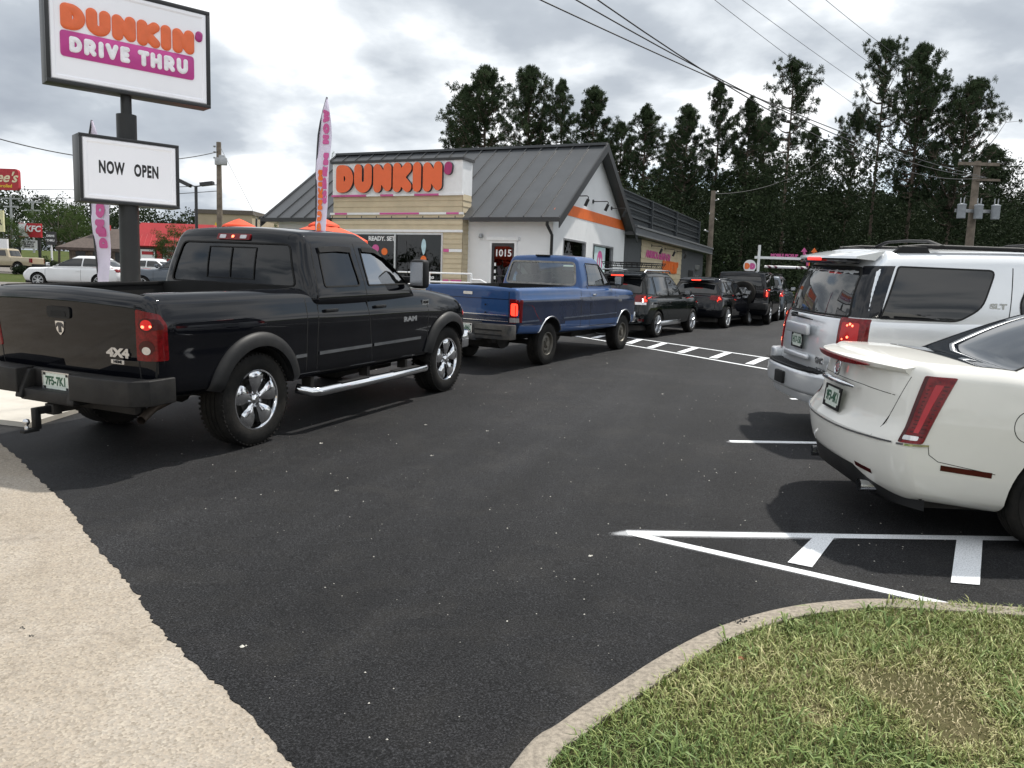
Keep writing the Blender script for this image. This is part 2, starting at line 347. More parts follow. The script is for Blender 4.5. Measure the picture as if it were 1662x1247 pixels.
def sheet(name,outline,dz,m,skirt=0,step=1.,kind='structure',zf=None):
    bm=bmesh.new(); vs=[bm.verts.new((x,y,0)) for x,y in outline]; bm.faces.new(vs)
    ys=[p[1] for p in outline]; y=math.ceil(min(ys)/step)*step
    while y<max(ys):
        bmesh.ops.bisect_plane(bm,geom=bm.verts[:]+bm.edges[:]+bm.faces[:],plane_co=(0,y,0),plane_no=(0,1,0),dist=1e-5); y+=step
    bmesh.ops.triangulate(bm,faces=[f for f in bm.faces if len(f.verts)>4])
    if skirt:
        be=[e for e in bm.edges if e.is_boundary]; r=bmesh.ops.extrude_edge_only(bm,edges=be); low={g for g in r['geom'] if isinstance(g,bmesh.types.BMVert)}
    else: low=set()
    for v in bm.verts: v.co.z=(zf or gz)(v.co.y)+dz-(skirt if v in low else 0)
    bmesh.ops.recalc_face_normals(bm,faces=bm.faces)
    me=bpy.data.meshes.new(name); bm.to_mesh(me); bm.free(); me.materials.append(MT[m])
    if sum(p.normal.z*p.area for p in me.polygons)<0: me.flip_normals()
    o=bpy.data.objects.new(name,me); COL.objects.link(o); o['kind']=kind; return o
g=M()
ysamp=[-30,-10,0,4,8,12,14,16,18,20,24,30,36,44,52,58,62,66,70,80,90,100,120,140,160,200,300,600,1500]
for i in range(len(ysamp)-1):
    g.add([(x,y,gz(y)-.03) for y in ysamp[i:i+2] for x in(-1500,-200,-60,0,60,200,1500)],[(j,j+1,j+8,j+7) for j in range(6)])
gme=g.build('ground',MT['g_lawn'],fixn=False); gme['kind']='structure'
rnd=random.Random(5)
def jag(pts,n,a,seed=1):
    q=random.Random(seed); out=[]
    for (x0,y0),(x1,y1) in zip(pts[:-1],pts[1:]):
        d=math.hypot(x1-x0,y1-y0); k=max(2,int(d*n))
        for i in range(k):
            t=i/k; o=q.gauss(0,a)+.009*(math.sin((x0+(x1-x0)*t)*9+(y0+(y1-y0)*t)*13)+.6*math.sin((y0+(y1-y0)*t)*37))*min(1,a*300); out.append((x0+(x1-x0)*t-(y1-y0)/d*o,y0+(y1-y0)*t+(x1-x0)/d*o))
    return out+[pts[-1]]
EDGE=[(2.2,-3.),(.95,0.),gp(480,1247),gp(420,1180),gp(300,1060),gp(255,1010),gp(200,940),gp(130,850),gp(90,800),gp(30,745),gp(0,718),(-5.6,7.9)]
sheet('concrete_road',[(-60,-10),(20,-10),(20,2.),(1.2,3.0),gp(480,1130),gp(220,900),gp(90,750),(-4.6,8.2),(-5.6,8.8),(-60,8.8-0)],-.004,'g_concrete')
KERB=[(-1.0,-2.4),(-.72,.2),(-.45,1.5),gp(830,1247),gp(905,1180),gp(1000,1116),gp(1075,1068),gp(1150,1029),gp(1225,1003),gp(1300,987),gp(1380,979),gp(1440,978),gp(1540,984),gp(1662,992),(4.2,4.1),(7,4.0),(30,3.6)]
def smoothpath(p,n=6):
    out=[]
    for i in range(len(p)-1):
        a,b,c,d=[Vector(p[max(0,min(len(p)-1,j))]) for j in(i-1,i,i+1,i+2)]
        for k in range(n):
            t=k/n; out.append(tuple(.5*((2*b)+(c-a)*t+(2*a-5*b+4*c-d)*t*t+(-a+3*b-3*c+d)*t**3)))
    return out+[tuple(p[-1])]
KP=smoothpath(KERB)
asph=jag([EDGE[0],EDGE[1]],3,.001)+jag(EDGE[2:],46,.0042,3)+[(-4.6,10.8),(-1.2,17.5),(-1.,22.2),(-3.0,23.4),(1.9,25.3),(4.,26),(13,47),(20,62),(45,62),(60,30),(60,-12),(12,-12)]
sheet('parking_lot',[p for p in asph],.0,'g_asphalt',skirt=.005)
# pale walk left of the first truck, and its kerb
sheet('sidewalk',[(-5.6,7.95),(-4.7,7.7),(-4.45,10.6),(-1.25,17.3),(-1.1,22.0),(-3,23.3),(-9,21),(-9.5,9.)],.05,'g_walk',skirt=.09)
# street on the left with its verge
sheet('street',[(-90,27),(-8,27),(-6,42),(-90,42)],.0,'g_road')
sheet('far_street',[(-120,58),(-30,58),(-20,73),(-120,73)],.0,'g_road')
# painted markings, each lifted 4 mm above the asphalt
def marking(name,polys,m='g_paint'):
    for i,p in enumerate(polys): sheet(name,p,.004+.0007*i,m,step=.5)
def gquad(*pp): return [gp(*p) for p in pp]
def line(a,b,w):
    d=(Vector(b)-Vector(a)).normalized(); n=Vector((-d.y,d.x))*w/2; a,b=Vector(a),Vector(b)
    q=[a-n,b-n,b+n,a+n]; return [tuple(v) for v in q]
A0,A1=gp(1018,866),gp(1640,875)
marking('road_marking',[line(A0,(A0[0]+(A1[0]-A0[0])*3,A0[1]+(A1[1]-A0[1])*3),.085),line(gp(1030,868),gp(1552,986),.075),gquad((1325,868),(1357,870),(1318,922),(1278,914)),gquad((1553,873),(1595,874),(1590,951),(1543,947))])
marking('parking_line',[line(gp(1185,717),(9,gp(1185,717)[1]+.5),.09)]); marking('parking_line',[line(gp(1283,648),(9,gp(1283,648)[1]+.45),.09)])
near=[gp(945,546),gp(1020,562),gp(1100,576),gp(1262,601)]; far=[gp(990,543),gp(1040,551),gp(1100,562),gp(1262,583)]
def pl(pts,x):  # point on the straight fit of a row of points
    n=len(pts); mx=sum(p[0] for p in pts)/n; my=sum(p[1] for p in pts)/n
    k=sum((p[0]-mx)*(p[1]-my) for p in pts)/sum((p[0]-mx)**2 for p in pts); return (x,my+k*(x-mx))
lad=[line(pl(near,1.2),pl(near,6.2),.09),line(pl(far,1.6),pl(far,6.6),.09)]
for a,b in [((964,549),(980,545)),((1020,558),(1040,551)),((1055,565),(1080,557)),((1104,573),(1129,565)),((1157,582),(1182,573)),((1216,592),(1240,582))]:
    lad.append(line(gp(*a),gp(*b),.16))
marking('road_marking',lad)
# over-spray around the fresh paint
bm=bmesh.new(); lay=None
def spray(path,w,name='paint_overspray'):
    q=M(); fade=[]
    for i,(a,b) in enumerate(zip(path[:-1],path[1:])):
        pass
    P=[Vector(p) for p in path]; nseg=len(P); rows=[]
    for i,p in enumerate(P):
        d=(P[min(i+1,nseg-1)]-P[max(i-1,0)]).normalized(); n=Vector((-d.y,d.x))
        for k in(-1,-.45,0,.45,1):
            r=p+n*w*k; q.v.append((r.x,r.y,gz(r.y)+.0022)); fade.append((1-abs(k))**1.5*(0 if i in(0,nseg-1) else 1))
    for i in range(nseg-1):
        for k in range(4): q.f.append((i*5+k,(i+1)*5+k,(i+1)*5+k+1,i*5+k+1)); q.mi.append(0)
    o=q.build(name,MT['g_spray'],fixn=False); a=o.data.attributes.new('fade','FLOAT','POINT'); a.data.foreach_set('value',fade); o['kind']='structure'
def lerp2(a,b,n): return [(a[0]+(b[0]-a[0])*i/n,a[1]+(b[1]-a[1])*i/n) for i in range(n+1)]
spray(lerp2((A0[0]-.22,A0[1]-.01),gp(1400,872),8),.17); spray(lerp2(gp(1010,864),gp(1552,986),8),.11)
spray(lerp2(gp(1165,717),gp(1330,719),6),.15)
# kerb
def sweep(name,path,prof,m,parent=None,zf=gz):
    q=M(); P=[Vector(p) for p in path]; n=len(P); k=len(prof)
    for i,p in enumerate(P):
        d=(P[min(i+1,n-1)]-P[max(i-1,0)]).normalized(); nn=Vector((d.y,-d.x))
        for a,z in prof: r=p+nn*a; q.v.append((r.x,r.y,zf(r.y)+z))
    for i in range(n-1):
        for j in range(k-1): q.f.append((i*k+j,i*k+j+1,(i+1)*k+j+1,(i+1)*k+j)); q.mi.append(0)
    return q.build(name,m,parent,smooth=50)
mk=mat('kerb_concrete',(.27,.235,.19),.9,var=.28,vs=45,bump=.5,bs=160)
KW=.135
o=sweep('kerb',KP,[(-.0,-.06),(.0,.012),(.012,.026),(.03,.032),(KW-.02,.038),(KW,.034),(KW,-.02)],mk); o['kind']='structure'
inner=[]
P=[Vector(p) for p in KP]
for i,p in enumerate(P):
    d=(P[min(i+1,len(P)-1)]-P[max(i-1,0)]).normalized(); r=p+Vector((d.y,-d.x))*(KW-.01); inner.append((r.x,r.y))
sheet('lawn',inner+[(30,-8),(-1,-8)],.022,'g_soil',step=.5)
# grass blades
def blades():
    import numpy as np
    q=np.random.default_rng(7); V=[];F=[]
    poly=[(a[0]+(b[0]-a[0])*max(0,min(.75,(a[0]-1.95)/.3)),a[1]+(b[1]-a[1])*max(0,min(.75,(a[0]-1.95)/.3))) for a,b in zip(inner,KP)]+[(30,-8),(-1,-8)]
    def inside(x,y):
        c=False;j=len(poly)-1
        for i in range(len(poly)):
            xi,yi=poly[i];xj,yj=poly[j]
            if (yi>y)!=(yj>y) and x<(xj-xi)*(y-yi)/(yj-yi)+xi: c=not c
            j=i
        return c
    from mathutils import noise
    SP=[(*gp(1500,1130),.24),(*gp(1330,1170),.13),(*gp(1560,1190),.20)]
    def dry(x,y):
        p=noise.noise(Vector((x*1.3,y*1.3,3)))+.5*noise.noise(Vector((x*3.7,y*3.7,9)))
        for cx,cy,r in SP:
            p+=.85*math.exp(-((x-cx)**2+(y-cy)**2)/(r*r))
        return p
    col=[]
    n=0; tries=0
    while n<62000 and tries<200000:
        tries+=1
        y=q.uniform(1.9,4.6) if tries%9 else q.uniform(.5,4.6); x=q.uniform(-.3,.75*y+.6) if tries%9 else q.uniform(-.3,7)
        if not inside(x,y): continue
        dr=dry(x,y)
        if dr>.75 and q.random()<.62: continue
        tall=q.random()<.05
        h=q.uniform(.014,.040)*(1.0 if dr<.5 else .6)*(2.0 if tall and dr<.4 else 1); w=q.uniform(.0016,.0034)*(1.5 if tall else 1)
        a=q.uniform(0,6.283); ln=q.uniform(.3,1.5)*h; ux,uy=math.cos(a),math.sin(a); b2=a+1.57+q.uniform(-.5,.5); wx,wy=math.cos(b2)*w,math.sin(b2)*w; z=gz(y)+.020
        i=len(V)
        V+= [(x-wx,y-wy,z),(x+wx,y+wy,z),(x+ux*ln*.35+wx*.8,y+uy*ln*.35+wy*.8,z+h*.6),(x+ux*ln*.35-wx*.8,y+uy*ln*.35-wy*.8,z+h*.6),(x+ux*ln,y+uy*ln,z+h*(1 if q.random()<.6 else .75))]
        F+=[(i,i+1,i+2,i+3),(i+3,i+2,i+4)]
        c=.40+dr*.55+q.normal()*.16; col+=[c]*5; n+=1
    # crabgrass rosettes
    for _ in range(70):
        y=q.uniform(2.2,4.1); x=q.uniform(.2,.75*y+.3)
        if not inside(x,y) or dry(x,y)>.45: continue
        for k in range(q.integers(5,10)):
            a=q.uniform(0,6.28); ln=q.uniform(.05,.13); h=q.uniform(.02,.07); w=q.uniform(.0035,.006); ux,uy=math.cos(a),math.sin(a); z=gz(y)+.024; i=len(V)
            V+=[(x-uy*w*.5,y+ux*w*.5,z),(x+uy*w*.5,y-ux*w*.5,z),(x+ux*ln*.5+uy*w,y+uy*ln*.5-ux*w,z+h),(x+ux*ln*.5-uy*w,y+uy*ln*.5+ux*w,z+h),(x+ux*ln,y+uy*ln,z+h*.8)]
            F+=[(i,i+1,i+2,i+3),(i+3,i+2,i+4)]; col+=[.12+q.uniform(-.1,.1)]*5
    me=bpy.data.meshes.new('grass'); me.from_pydata(V,[],F); a=me.attributes.new('tone','FLOAT','POINT'); a.data.foreach_set('value',col)
    m=bpy.data.materials.new('grass_blade'); m.use_nodes=True; t=m.node_tree; b=t.nodes['Principled BSDF']; an=N(t,'ShaderNodeAttribute'); an.attribute_name='tone'
    rp=ramp(t,[(0,(.105,.165,.045)),(.3,(.205,.26,.078)),(.58,(.33,.345,.135)),(.8,(.43,.39,.20)),(1,(.48,.41,.24))],an.outputs['Fac']); t.links.new(rp.outputs[0],b.inputs['Base Color']); b.inputs['Roughness'].default_value=.55; b.inputs['Specular IOR Level'].default_value=.3
    me.materials.append(m); o=bpy.data.objects.new('grass',me); COL.objects.link(o); tag(o,'short green and straw grass on the kerbed lawn in the corner','grass',kind='stuff')
blades()
# loose stones and scraps on the asphalt
KCX,KCY=gp(1190,1018)
def crumbs():
    q=random.Random(11); g=M(); h=M()
    def stone(M_,x,y,s,z):
        vs=[]; 
        for k in range(6): a=k*1.047+q.uniform(-.3,.3); vs.append((x+math.cos(a)*s*q.uniform(.6,1.2),y+math.sin(a)*s*q.uniform(.6,1.2),z))
        vs.append((x,y,z+s*.8)); M_.add(vs,[(k,(k+1)%6,6) for k in range(6)])
    for _ in range(900):
        y=q.uniform(2.3,15); x=q.uniform(-.62*y,.6*y)
        lim=(x<-1.0 and y<4.2+(-1-x)*1.1) or (x>.6 and y<4.5) or (y<3.4 and x>-.1)
        if lim: continue
        stone(g,x,y,q.choice([.0025,.003,.003,.004,.006]) ,gz(y)+.001)
    for x,y in [gp(a,b) for a,b in((700,740),(957,903),(545,797),(393,1050),(790,700),(520,720),(690,690),(1075,640),(985,590),(610,600),(365,703))]:
        stone(g,x,y,.012,gz(y)+.001); stone(g,x+.015,y+.01,.007,gz(y)+.001)
    o=g.build('gravel',mat('pale_stone',(.50,.48,.43),.8,var=.3)); tag(o,'pale stone chips and scraps strewn over the asphalt','gravel',kind='stuff')
    for i in range(260):   # tar crumbs along the ragged asphalt edge and kerb
        if i%2: p=EDGE[2+q.randrange(8)]; p2=EDGE[EDGE.index(p)+1]; t=q.random(); x=p[0]+(p2[0]-p[0])*t-q.uniform(0,.12)**1.; y=p[1]+(p2[1]-p[1])*t-q.uniform(0,.08); z=gz(y)-.009
        else:
            if q.random()<.5: continue
            x,y=KCX+q.gauss(0,.06),KCY+q.gauss(0,.02); z=gz(y)+.036
        stone(h,x,y,q.uniform(.002,.007),z)
    for px,py in((35,1018),(48,1031),(85,625)): x,y=gp(px,py); [stone(h,x+q.gauss(0,.01),y+q.gauss(0,.01),.012,gz(y)-.009) for _ in range(4)]
    o=h.build('tar_crumbs',mat('tar',(.02,.02,.02),.7)); tag(o,'black tar crumbs beside the ragged asphalt edge','crumbs',kind='stuff')
crumbs()
x,y=gp(1203,1075,.04); lf=M()
lf.add([(x+a*.02*c,y+b*.02*c,gz(y)+.062+.006*math.sin(a*5+b*3)) for a,b,c in((1,0,1.2),(.6,.5,.6),(.4,1,1.1),(-.1,.5,.6),(-.8,.8,1.1),(-.6,.1,.6),(-1,-.5,1.1),(-.2,-.5,.5),(.2,-1,1.0),(.5,-.4,.6))],[tuple(range(10))])
o=lf.build('dry_leaf',mat('dry_leaf_brown',(.26,.11,.05),.7,var=.3)); tag(o,'curled brown dry leaf lying on the corner lawn','leaf')
o.location.z+=0
# ------------------------------------------------------------------ shared materials
WHITEW=mat('white_stucco',(.76,.77,.78),.85,var=.03,vs=1.5,bump=.25,bs=120)
TAN=mat('tan_siding',(.53,.45,.31),.75,var=.07,vs=2.5,bump=.2,bs=60)
ROOFM=mat('dark_metal_roof',(.062,.066,.071),.42,metal=.35,var=.12,vs=.8)
DARKTRIM=mat('black_trim',(.025,.026,.028),.45,var=.15)
GREYW=mat('charcoal_wall',(.075,.08,.086),.8,var=.08,bump=.2,bs=90)
PINK=mat('pink_paint',(.58,.10,.30),.55,var=.05); ORG=mat('orange_paint',(.80,.16,.025),.5,var=.05); WHITEP=mat('white_paint',(.78,.79,.80),.5,var=.04)
ALU=mat('aluminium',(.55,.56,.57),.38,metal=.9,var=.08); STEEL=mat('galvanised',(.38,.39,.4),.5,metal=.7,var=.12)
WOODP=mat('weathered_wood',(.17,.14,.11),.9,var=.3,vs=3,bump=.6,bs=30)
DARKIN=mat('dark_interior',(.018,.017,.016),.9,var=.3,vs=2)
LETORG=mat('letter_orange',(.78,.13,.03),.35,var=.04,vs=3); LETSIDE=mat('letter_return',(.03,.03,.035),.5); LETPLUM=mat('letter_plum',(.36,.02,.13),.35,var=.04)
SHOPG=glassmat('shop_glass',(.55,.6,.58),.28,.005,.0,.0)
# ------------------------------------------------------------------ doughnut shop
def shop():
    TH=-23.6; base=Vector((1.1,25,gz(25)))
    S=thing('doughnut_shop','white and tan doughnut shop under a dark seamed metal roof','building',base,R(TH))
    def part(name,m,mt,par=None,**k): return m.build(name,mt,par or S,**k)
    RZ,EZ,OH,GW=5.94,3.10,.4,7.92; LX=-10.55
    def roofz(y): return RZ-(RZ-EZ)/(GW/2+OH)*abs(y-GW/2)
    # walls
    def wall(q,x0,x1,z0,z1,y,th,holes,ax='x'):
        """boxes around rectangular holes (a0,a1,z0,z1)"""
        hs=sorted(holes); a=x0
        def put(a0,a1,b0,b1):
            if a1-a0<1e-4 or b1-b0<1e-4: return
            if ax=='x': q.bx(a0,a1,y,y+th,b0,b1)
            else: q.bx(y-th,y,a0,a1,b0,b1)
        for h in hs: put(a,h[0],z0,z1); put(h[0],h[1],z0,h[2]); put(h[0],h[1],h[3],z1); a=h[1]
        put(a,x1,z0,z1)
    q=M(); wall(q,-2.97,-.2,-.3,3.05,0,.2,[(-2.13,-1.18,.27,2.42)])
    wall(q,LX,-7.9,-.3,3.05,0,.2,[])
    gw=[(.95,3.2,.85,2.58),(3.98,6.45,.85,2.58)]
    wall(q,0,GW,-.3,3.05,0,.2,gw,'y')
    q.prism([(0,3.05),(GW,3.05),(GW,roofz(GW)-.02),(GW/2,RZ-.08),(0,roofz(0)-.02)],(-.2,0,0),(0,1,0),(0,0,1),(.2,0,0))
    q.bx(LX,LX+.2,.2,GW,-.3,3.05); q.prism([(0,3.05),(GW,3.05),(GW,roofz(GW)-.02),(GW/2,RZ-.08),(0,roofz(0)-.02)],(LX,0,0),(0,1,0),(0,0,1),(.2,0,0))
    q.bx(LX,-.2,GW-.2,GW,-.3,3.05)
    part('wall',q,WHITEW)
    q=M(); q.bx(LX+.21,-.21,.21,GW-.21,2.85,2.95); q.bx(LX+.25,-.25,3.2,3.3,0,2.84); q.bx(LX+.21,-.21,.21,GW-.21,.2,.27); part('interior_partition',q,DARKIN)
    q=M()
    for k in range(4): q.bx(-9.8,-.6,.8+k*.62,.87+k*.62,2.80,2.835)
    part('ceiling_light',q,mat('tube_light',(.9,.9,.85),.5,emit=(1,.95,.85),es=1.6))
    # roof: two slopes with standing seams
    q=M(); th=.07
    ny=(RZ-EZ)/(GW/2+OH); x0,x1=LX-.35,.38
    for sgn in(1,-1):
        yE=-OH if sgn>0 else GW+OH
        q.add([(x0,yE,EZ),(x1,yE,EZ),(x1,GW/2,RZ),(x0,GW/2,RZ),(x0,yE,EZ-th),(x1,yE,EZ-th),(x1,GW/2,RZ-th),(x0,GW/2,RZ-th)],[(0,1,2,3),(7,6,5,4),(0,4,5,1),(1,5,6,2),(3,7,4,0)] if sgn>0 else [(3,2,1,0),(4,5,6,7),(1,5,4,0),(2,6,5,1),(0,4,7,3)])
    n=19
    for i in range(n+1):
        x=x0+.03+(x1-x0-.06)*i/n
        for sgn in(1,-1):
            yE=-OH if sgn>0 else GW+OH
            q.add([(x+dx,y,z+dz) for (y,z) in((yE,EZ),(GW/2,RZ)) for dx,dz in((-.014,0),(-.014,.055),(.014,.055),(.014,0))],[(0,1,5,4),(1,2,6,5),(2,3,7,6),(0,3,2,1),(4,5,6,7)])
    q.bx(x0,x1,GW/2-.13,GW/2+.13,RZ-.02,RZ+.065)
    part('roof',q,ROOFM,fixn=True)
    q=M() # fascia, rake boards, gutter
    q.bx(-2.62,x1,-OH-.13,-OH,EZ-.13,EZ+.0); q.bx(x0,-7.95,-OH-.13,-OH,EZ-.13,EZ)
    for sgn in(1,-1):
        yE=-OH-.13 if sgn>0 else GW+OH+.05
        for xr in(x1,x0-.03): q.add([(xr+dx,y,z+dz) for dx in(0,.03) for (y,z) in((yE,EZ+(0 if sgn<0 else -.08)),(GW/2,RZ)) for dz in(-.24,.06)],[(0,1,3,2),(4,6,7,5),(0,4,5,1),(2,3,7,6),(0,2,6,4),(1,5,7,3)])
    part('roof_trim',q,DARKTRIM)
    q=M(); q.tube([(-.02,-OH-.06,EZ-.1),(-.02,-OH-.06,EZ-.22),(.0,-.07,EZ-.5),(.0,-.07,-.2)],.05,8); part('downspout',q,DARKTRIM,smooth=60)
    # orange band on the gable
    q=M(); q.prism([(0.02,3.31),(GW-.02,3.31),(GW-.02,3.45),(GW-.35,3.66),(.5,3.66),(.02,3.38)],(0,0,0),(0,1,0),(0,0,1),(.012,0,0)); part('orange_band',q,ORG)
    # windows
    def window(x0,x1,z0,z1,y,ax='x',mull=[],out=-1):
        f=M(); gq=M(); w=.06
        def b(m,a0,a1,b0,b1,d0,d1):
            if ax=='x': m.bx(a0,a1,y+d0,y+d1,b0,b1)
            else: m.bx(y-d1,y-d0,a0,a1,b0,b1)
        b(f,x0,x1,z1-w,z1,.0-.012,.09); b(f,x0,x1,z0,z0+w,-.012,.09); b(f,x0,x0+w,z0+w,z1-w,-.012,.09); b(f,x1-w,x1,z0+w,z1-w,-.012,.09)
        for mx in mull: b(f,mx-w/2,mx+w/2,z0+w,z1-w,-.01,.09)
        fr=f.build('window',ALU,S); b(gq,x0+w,x1-w,z0+w,z1-w,.05,.056); gq.build('pane',SHOPG,fr); return fr
    for h in gw: window(h[0],h[1],h[2],h[3],0,'y')
    # door
    f=M(); f.bx(-2.13,-1.18,-.04,.1,2.34,2.42); f.bx(-2.13,-2.05,-.04,.1,.27,2.34); f.bx(-1.26,-1.18,-.04,.1,.27,2.34); f.bx(-2.2,-1.11,-.09,-.0,2.42,2.53)
    part('door_frame',f,WHITEP)
    d=M(); d.bx(-2.05,-1.26,.0,.05,2.24,2.34); d.bx(-2.05,-1.97,.0,.05,.27,2.24); d.bx(-1.34,-1.26,.0,.05,.27,2.24); d.bx(-1.97,-1.34,0,.05,.27,.5); D=part('door',d,DARKTRIM)
    p=M(); p.bx(-1.97,-1.34,.02,.026,.5,2.24); p.build('pane',SHOPG,D)
    h=M(); h.tube([(-1.4,-.02,1.2),(-1.4,-.06,1.25),(-1.4,-.06,1.5),(-1.4,-.02,1.55)],.012,6); h.build('handle',STEEL,D,smooth=60)
    text_obj('lettering','1015',frame((-1.66,.008,2.02),(1,0,0),(0,0,1),(0,-1,0)),WHITEP,D,.30,.006,.001)
    for z in(1.2,1.4,1.62): q=M(); q.bx(-1.96,-1.90,.005,.012,z,z+.10); q.build('notice',WHITEP,D)
    # sconce
    q=M(); q.lathe([(0,.0),(.05,.0),(.07,-.1),(.05,-.13),(0,-.14)],12,'z',(-2.42,-.08,2.62)); q.bx(-2.44,-2.40,-.08,0,2.52,2.6); part('wall_lamp',q,STEEL,smooth=40)
    # tower with sign band
    tx0,tx1,ty=-7.92,-2.97,-.32
    q=M()
    def lap(q,x0,x1,z0,z1,y,step=.155,side=1):
        z=z0
        while z<z1-.01:
            zt=min(z+step,z1)
            q.add([(x0,y-.022,z),(x1,y-.022,z),(x1,y-.004,zt),(x0,y-.004,zt),(x0,y,z),(x1,y,z)],[(0,1,2,3),(4,5,1,0)])
            if side: q.add([(x1+.022,y-.02,z),(x1+.022,y+.58,z),(x1+.004,y+.58,zt),(x1+.004,y-.004,zt),(x1,y-.02,z),(x1,y+.58,z)],[(0,1,2,3),(4,5,1,0)])
            z=zt
    q.bx(tx0,tx1,ty,ty+.58,3.2,3.84); lap(q,tx0,tx1,3.27,3.84,ty,.19)
    lx0,lx1,ly=tx0-.06,tx1+.05,ty-.06
    wx0,wx1,wz0,wz1=-7.25,-3.62,.8,2.62
    wall(q,lx0,lx1,-.2,3.2,ly,.2,[(wx0,wx1,wz0,wz1)])
    q.bx(lx1-.1,lx1,ly+.2,.1,-.2,3.2); q.bx(lx0,lx0+.1,ly+.2,.1,-.2,3.2)
    lap(q,lx0,lx1,wz1+.1,3.2,ly,.16); lap(q,wx1+.02,lx1,-.2,wz1,ly,.155); lap(q,lx0,wx0-.02,-.2,wz1,ly,.155,0)
    part('siding',q,TAN)
    q=M(); q.bx(tx0-.0,tx1+.0,ty-.06,ty+.62,3.84,4.89); part('sign_panel',q,WHITEP)
    q=M(); q.bx(tx0-.06,tx1+.06,ty-.1,ty+.66,4.89,4.97); part('parapet_cap',q,DARKTRIM)
    q=M(); q.bx(lx0-.02,lx1+.02,ly-.045,ly-.0,3.2,3.27); q.bx(lx0-.01,lx1+.01,ly-.04,ly,wz1+.02,wz1+.1)
    part('white_trim',q,WHITEP)
    for a,b,y0,y1,z0,z1 in [(a,b,ty-.09,ty,3.80,3.86) for a,b in((tx0-.03,-6.55),(-6.0,-5.5),(-4.7,-3.8))]+[(a,b,ly-.052,ly,3.205,3.265) for a,b in((-7.8,-7.3),(-6.0,-4.5),(-3.5,-3.05))]+[(wx1+.04,wx1+.24,ly-.04,ly,2.02,2.11),(wx1+.04,wx1+.24,ly-.04,ly,1.05,1.14),(wx1+.33,lx1,ly-.04,ly,1.05,1.14)]:
        q=M(); q.bx(a,b,y0,y1,z0,z1); part('pink_stripe',q,PINK)
    for a,b,y0,z0,z1 in((wx1+.245,lx1,ly,2.02,2.11),(-6.55,-6.0,ty,3.80,3.86),(-5.5,-4.7,ty,3.80,3.86),(-3.8,tx1+.03,ty,3.80,3.86)): q=M(); q.bx(a,b,y0-.04 if y0==ly else y0-.088,y0,z0,z1); part('white_stripe',q,WHITEP)
    window(wx0,wx1,wz0,wz1,ly,'x',[-5.42])
    q=M(); q.bx(tx0,tx1,-.1,.18,.27,.3); q.build('window_sill',ALU,S)
    # window graphics
    gy=ly+.04
    FR=lambda x,z,y=gy: frame((x,y,z),(1,0,0),(0,0,1),(0,-1,0))
    text_obj('window_lettering','READY. SET.',FR(-5.95,2.42),WHITEP,S,.2,.008,.001)
    q=M(); q.lathe([(0,0)],3) if 0 else None
    q.T=FR(-4.35,2.12); q.m=0
    q.prism([(math.cos(R(a))*.09*(1-.45*(math.sin(R(a))<0)*abs(math.sin(R(a)))),math.sin(R(a))*.26) for a in range(0,360,20)],(0,.05,0),(1,0,0),(0,1,0),(0,0,.002))
    part('window_decal',q,mat('decal_blue',(.45,.62,.68),.6)); q=M(FR(-4.35,2.12)); q.prism([(math.cos(R(a))*.11,math.sin(R(a))*.13) for a in range(0,360,20)],(0,-.36,0),(1,0,0),(0,1,0),(0,0,.002)); part('window_decal',q,ORG)
    text_obj('window_lettering','Lotta',FR(-4.35,1.48),WHITEP,S,.17,.006,.001); text_obj('window_lettering','Cappuccino',FR(-4.35,1.2),WHITEP,S,.17,.006,.001); text_obj('window_lettering','flavours for',FR(-4.35,1.34),ORG,S,.14,.004,.001)
    q=M(FR(-6.2,2.1)); q.prism([(math.cos(R(a))*.14,math.sin(R(a))*.13) for a in range(0,360,20)],(0,0,0),(1,0,0),(0,1,0),(0,0,.002)); part('window_decal',q,PINK)
    q=M(FR(-5.85,2.0)); q.prism([(math.cos(R(a))*.12,math.sin(R(a))*.12) for a in range(0,360,20)],(0,0,0),(1,0,0),(0,1,0),(0,0,.002)); part('window_decal',q,ORG)
    # poster in second gable window
    q=M(); q.bx(-.045,-.043,4.3,5.6,1.0,2.5); P_=part('window_poster',q,mat('poster_blue',(.55,.70,.72),.6))
    q=M(frame((-.04,4.95,2.02),(0,1,0),(0,0,1),(1,0,0)))
    q.prism([(-.3,-.25),(-.3,.05)]+[(.3*math.cos(R(a)),.05+.3*math.sin(R(a))) for a in range(180,-1,-20)]+[(.3,-.25),(.2,-.25),(.2,.05),(.12,.14),(.05,.05),(.05,-.2),(-.05,-.2),(-.05,.05),(-.12,.14),(-.2,.05),(-.2,-.25)],(0,0,0),(1,0,0),(0,1,0),(0,0,.003)); q.build('poster_emblem',PINK,P_)
    # big letters on the tower: flat orange faces, dark returns
    V,F,wd=fat("DUNKIN",.92,.19,.11,step=.022,sx=1.04)
    o=Vector((-7.72,ty-.062,3.92)); LS=thing('sign_lettering',None,None,(0,0,0)); LS.parent=S
    q=M(frame(o,(1,0,0),(0,0,1),(0,-1,0))); sx=4.12/wd
    b=len(q.v); q.add([(x*sx,y,z) for x,y,z in V],F)
    q.mi=[0 if all(abs(V[i][2]-.11)<1e-6 for i in f) else 1 for f in F]
    q.build('letters',[LETORG,LETSIDE],LS,fixn=False)
    V,F,wd=fat("'",.92,.15,.11,step=.022); q=M(frame(o+Vector((4.14,0,0)),(1,0,0),(0,0,1),(0,-1,0))); q.add(V,F); q.mi=[0 if all(abs(V[i][2]-.11)<1e-6 for i in f) else 1 for f in F]; q.build('apostrophe',[LETPLUM,LETSIDE],LS,fixn=False)
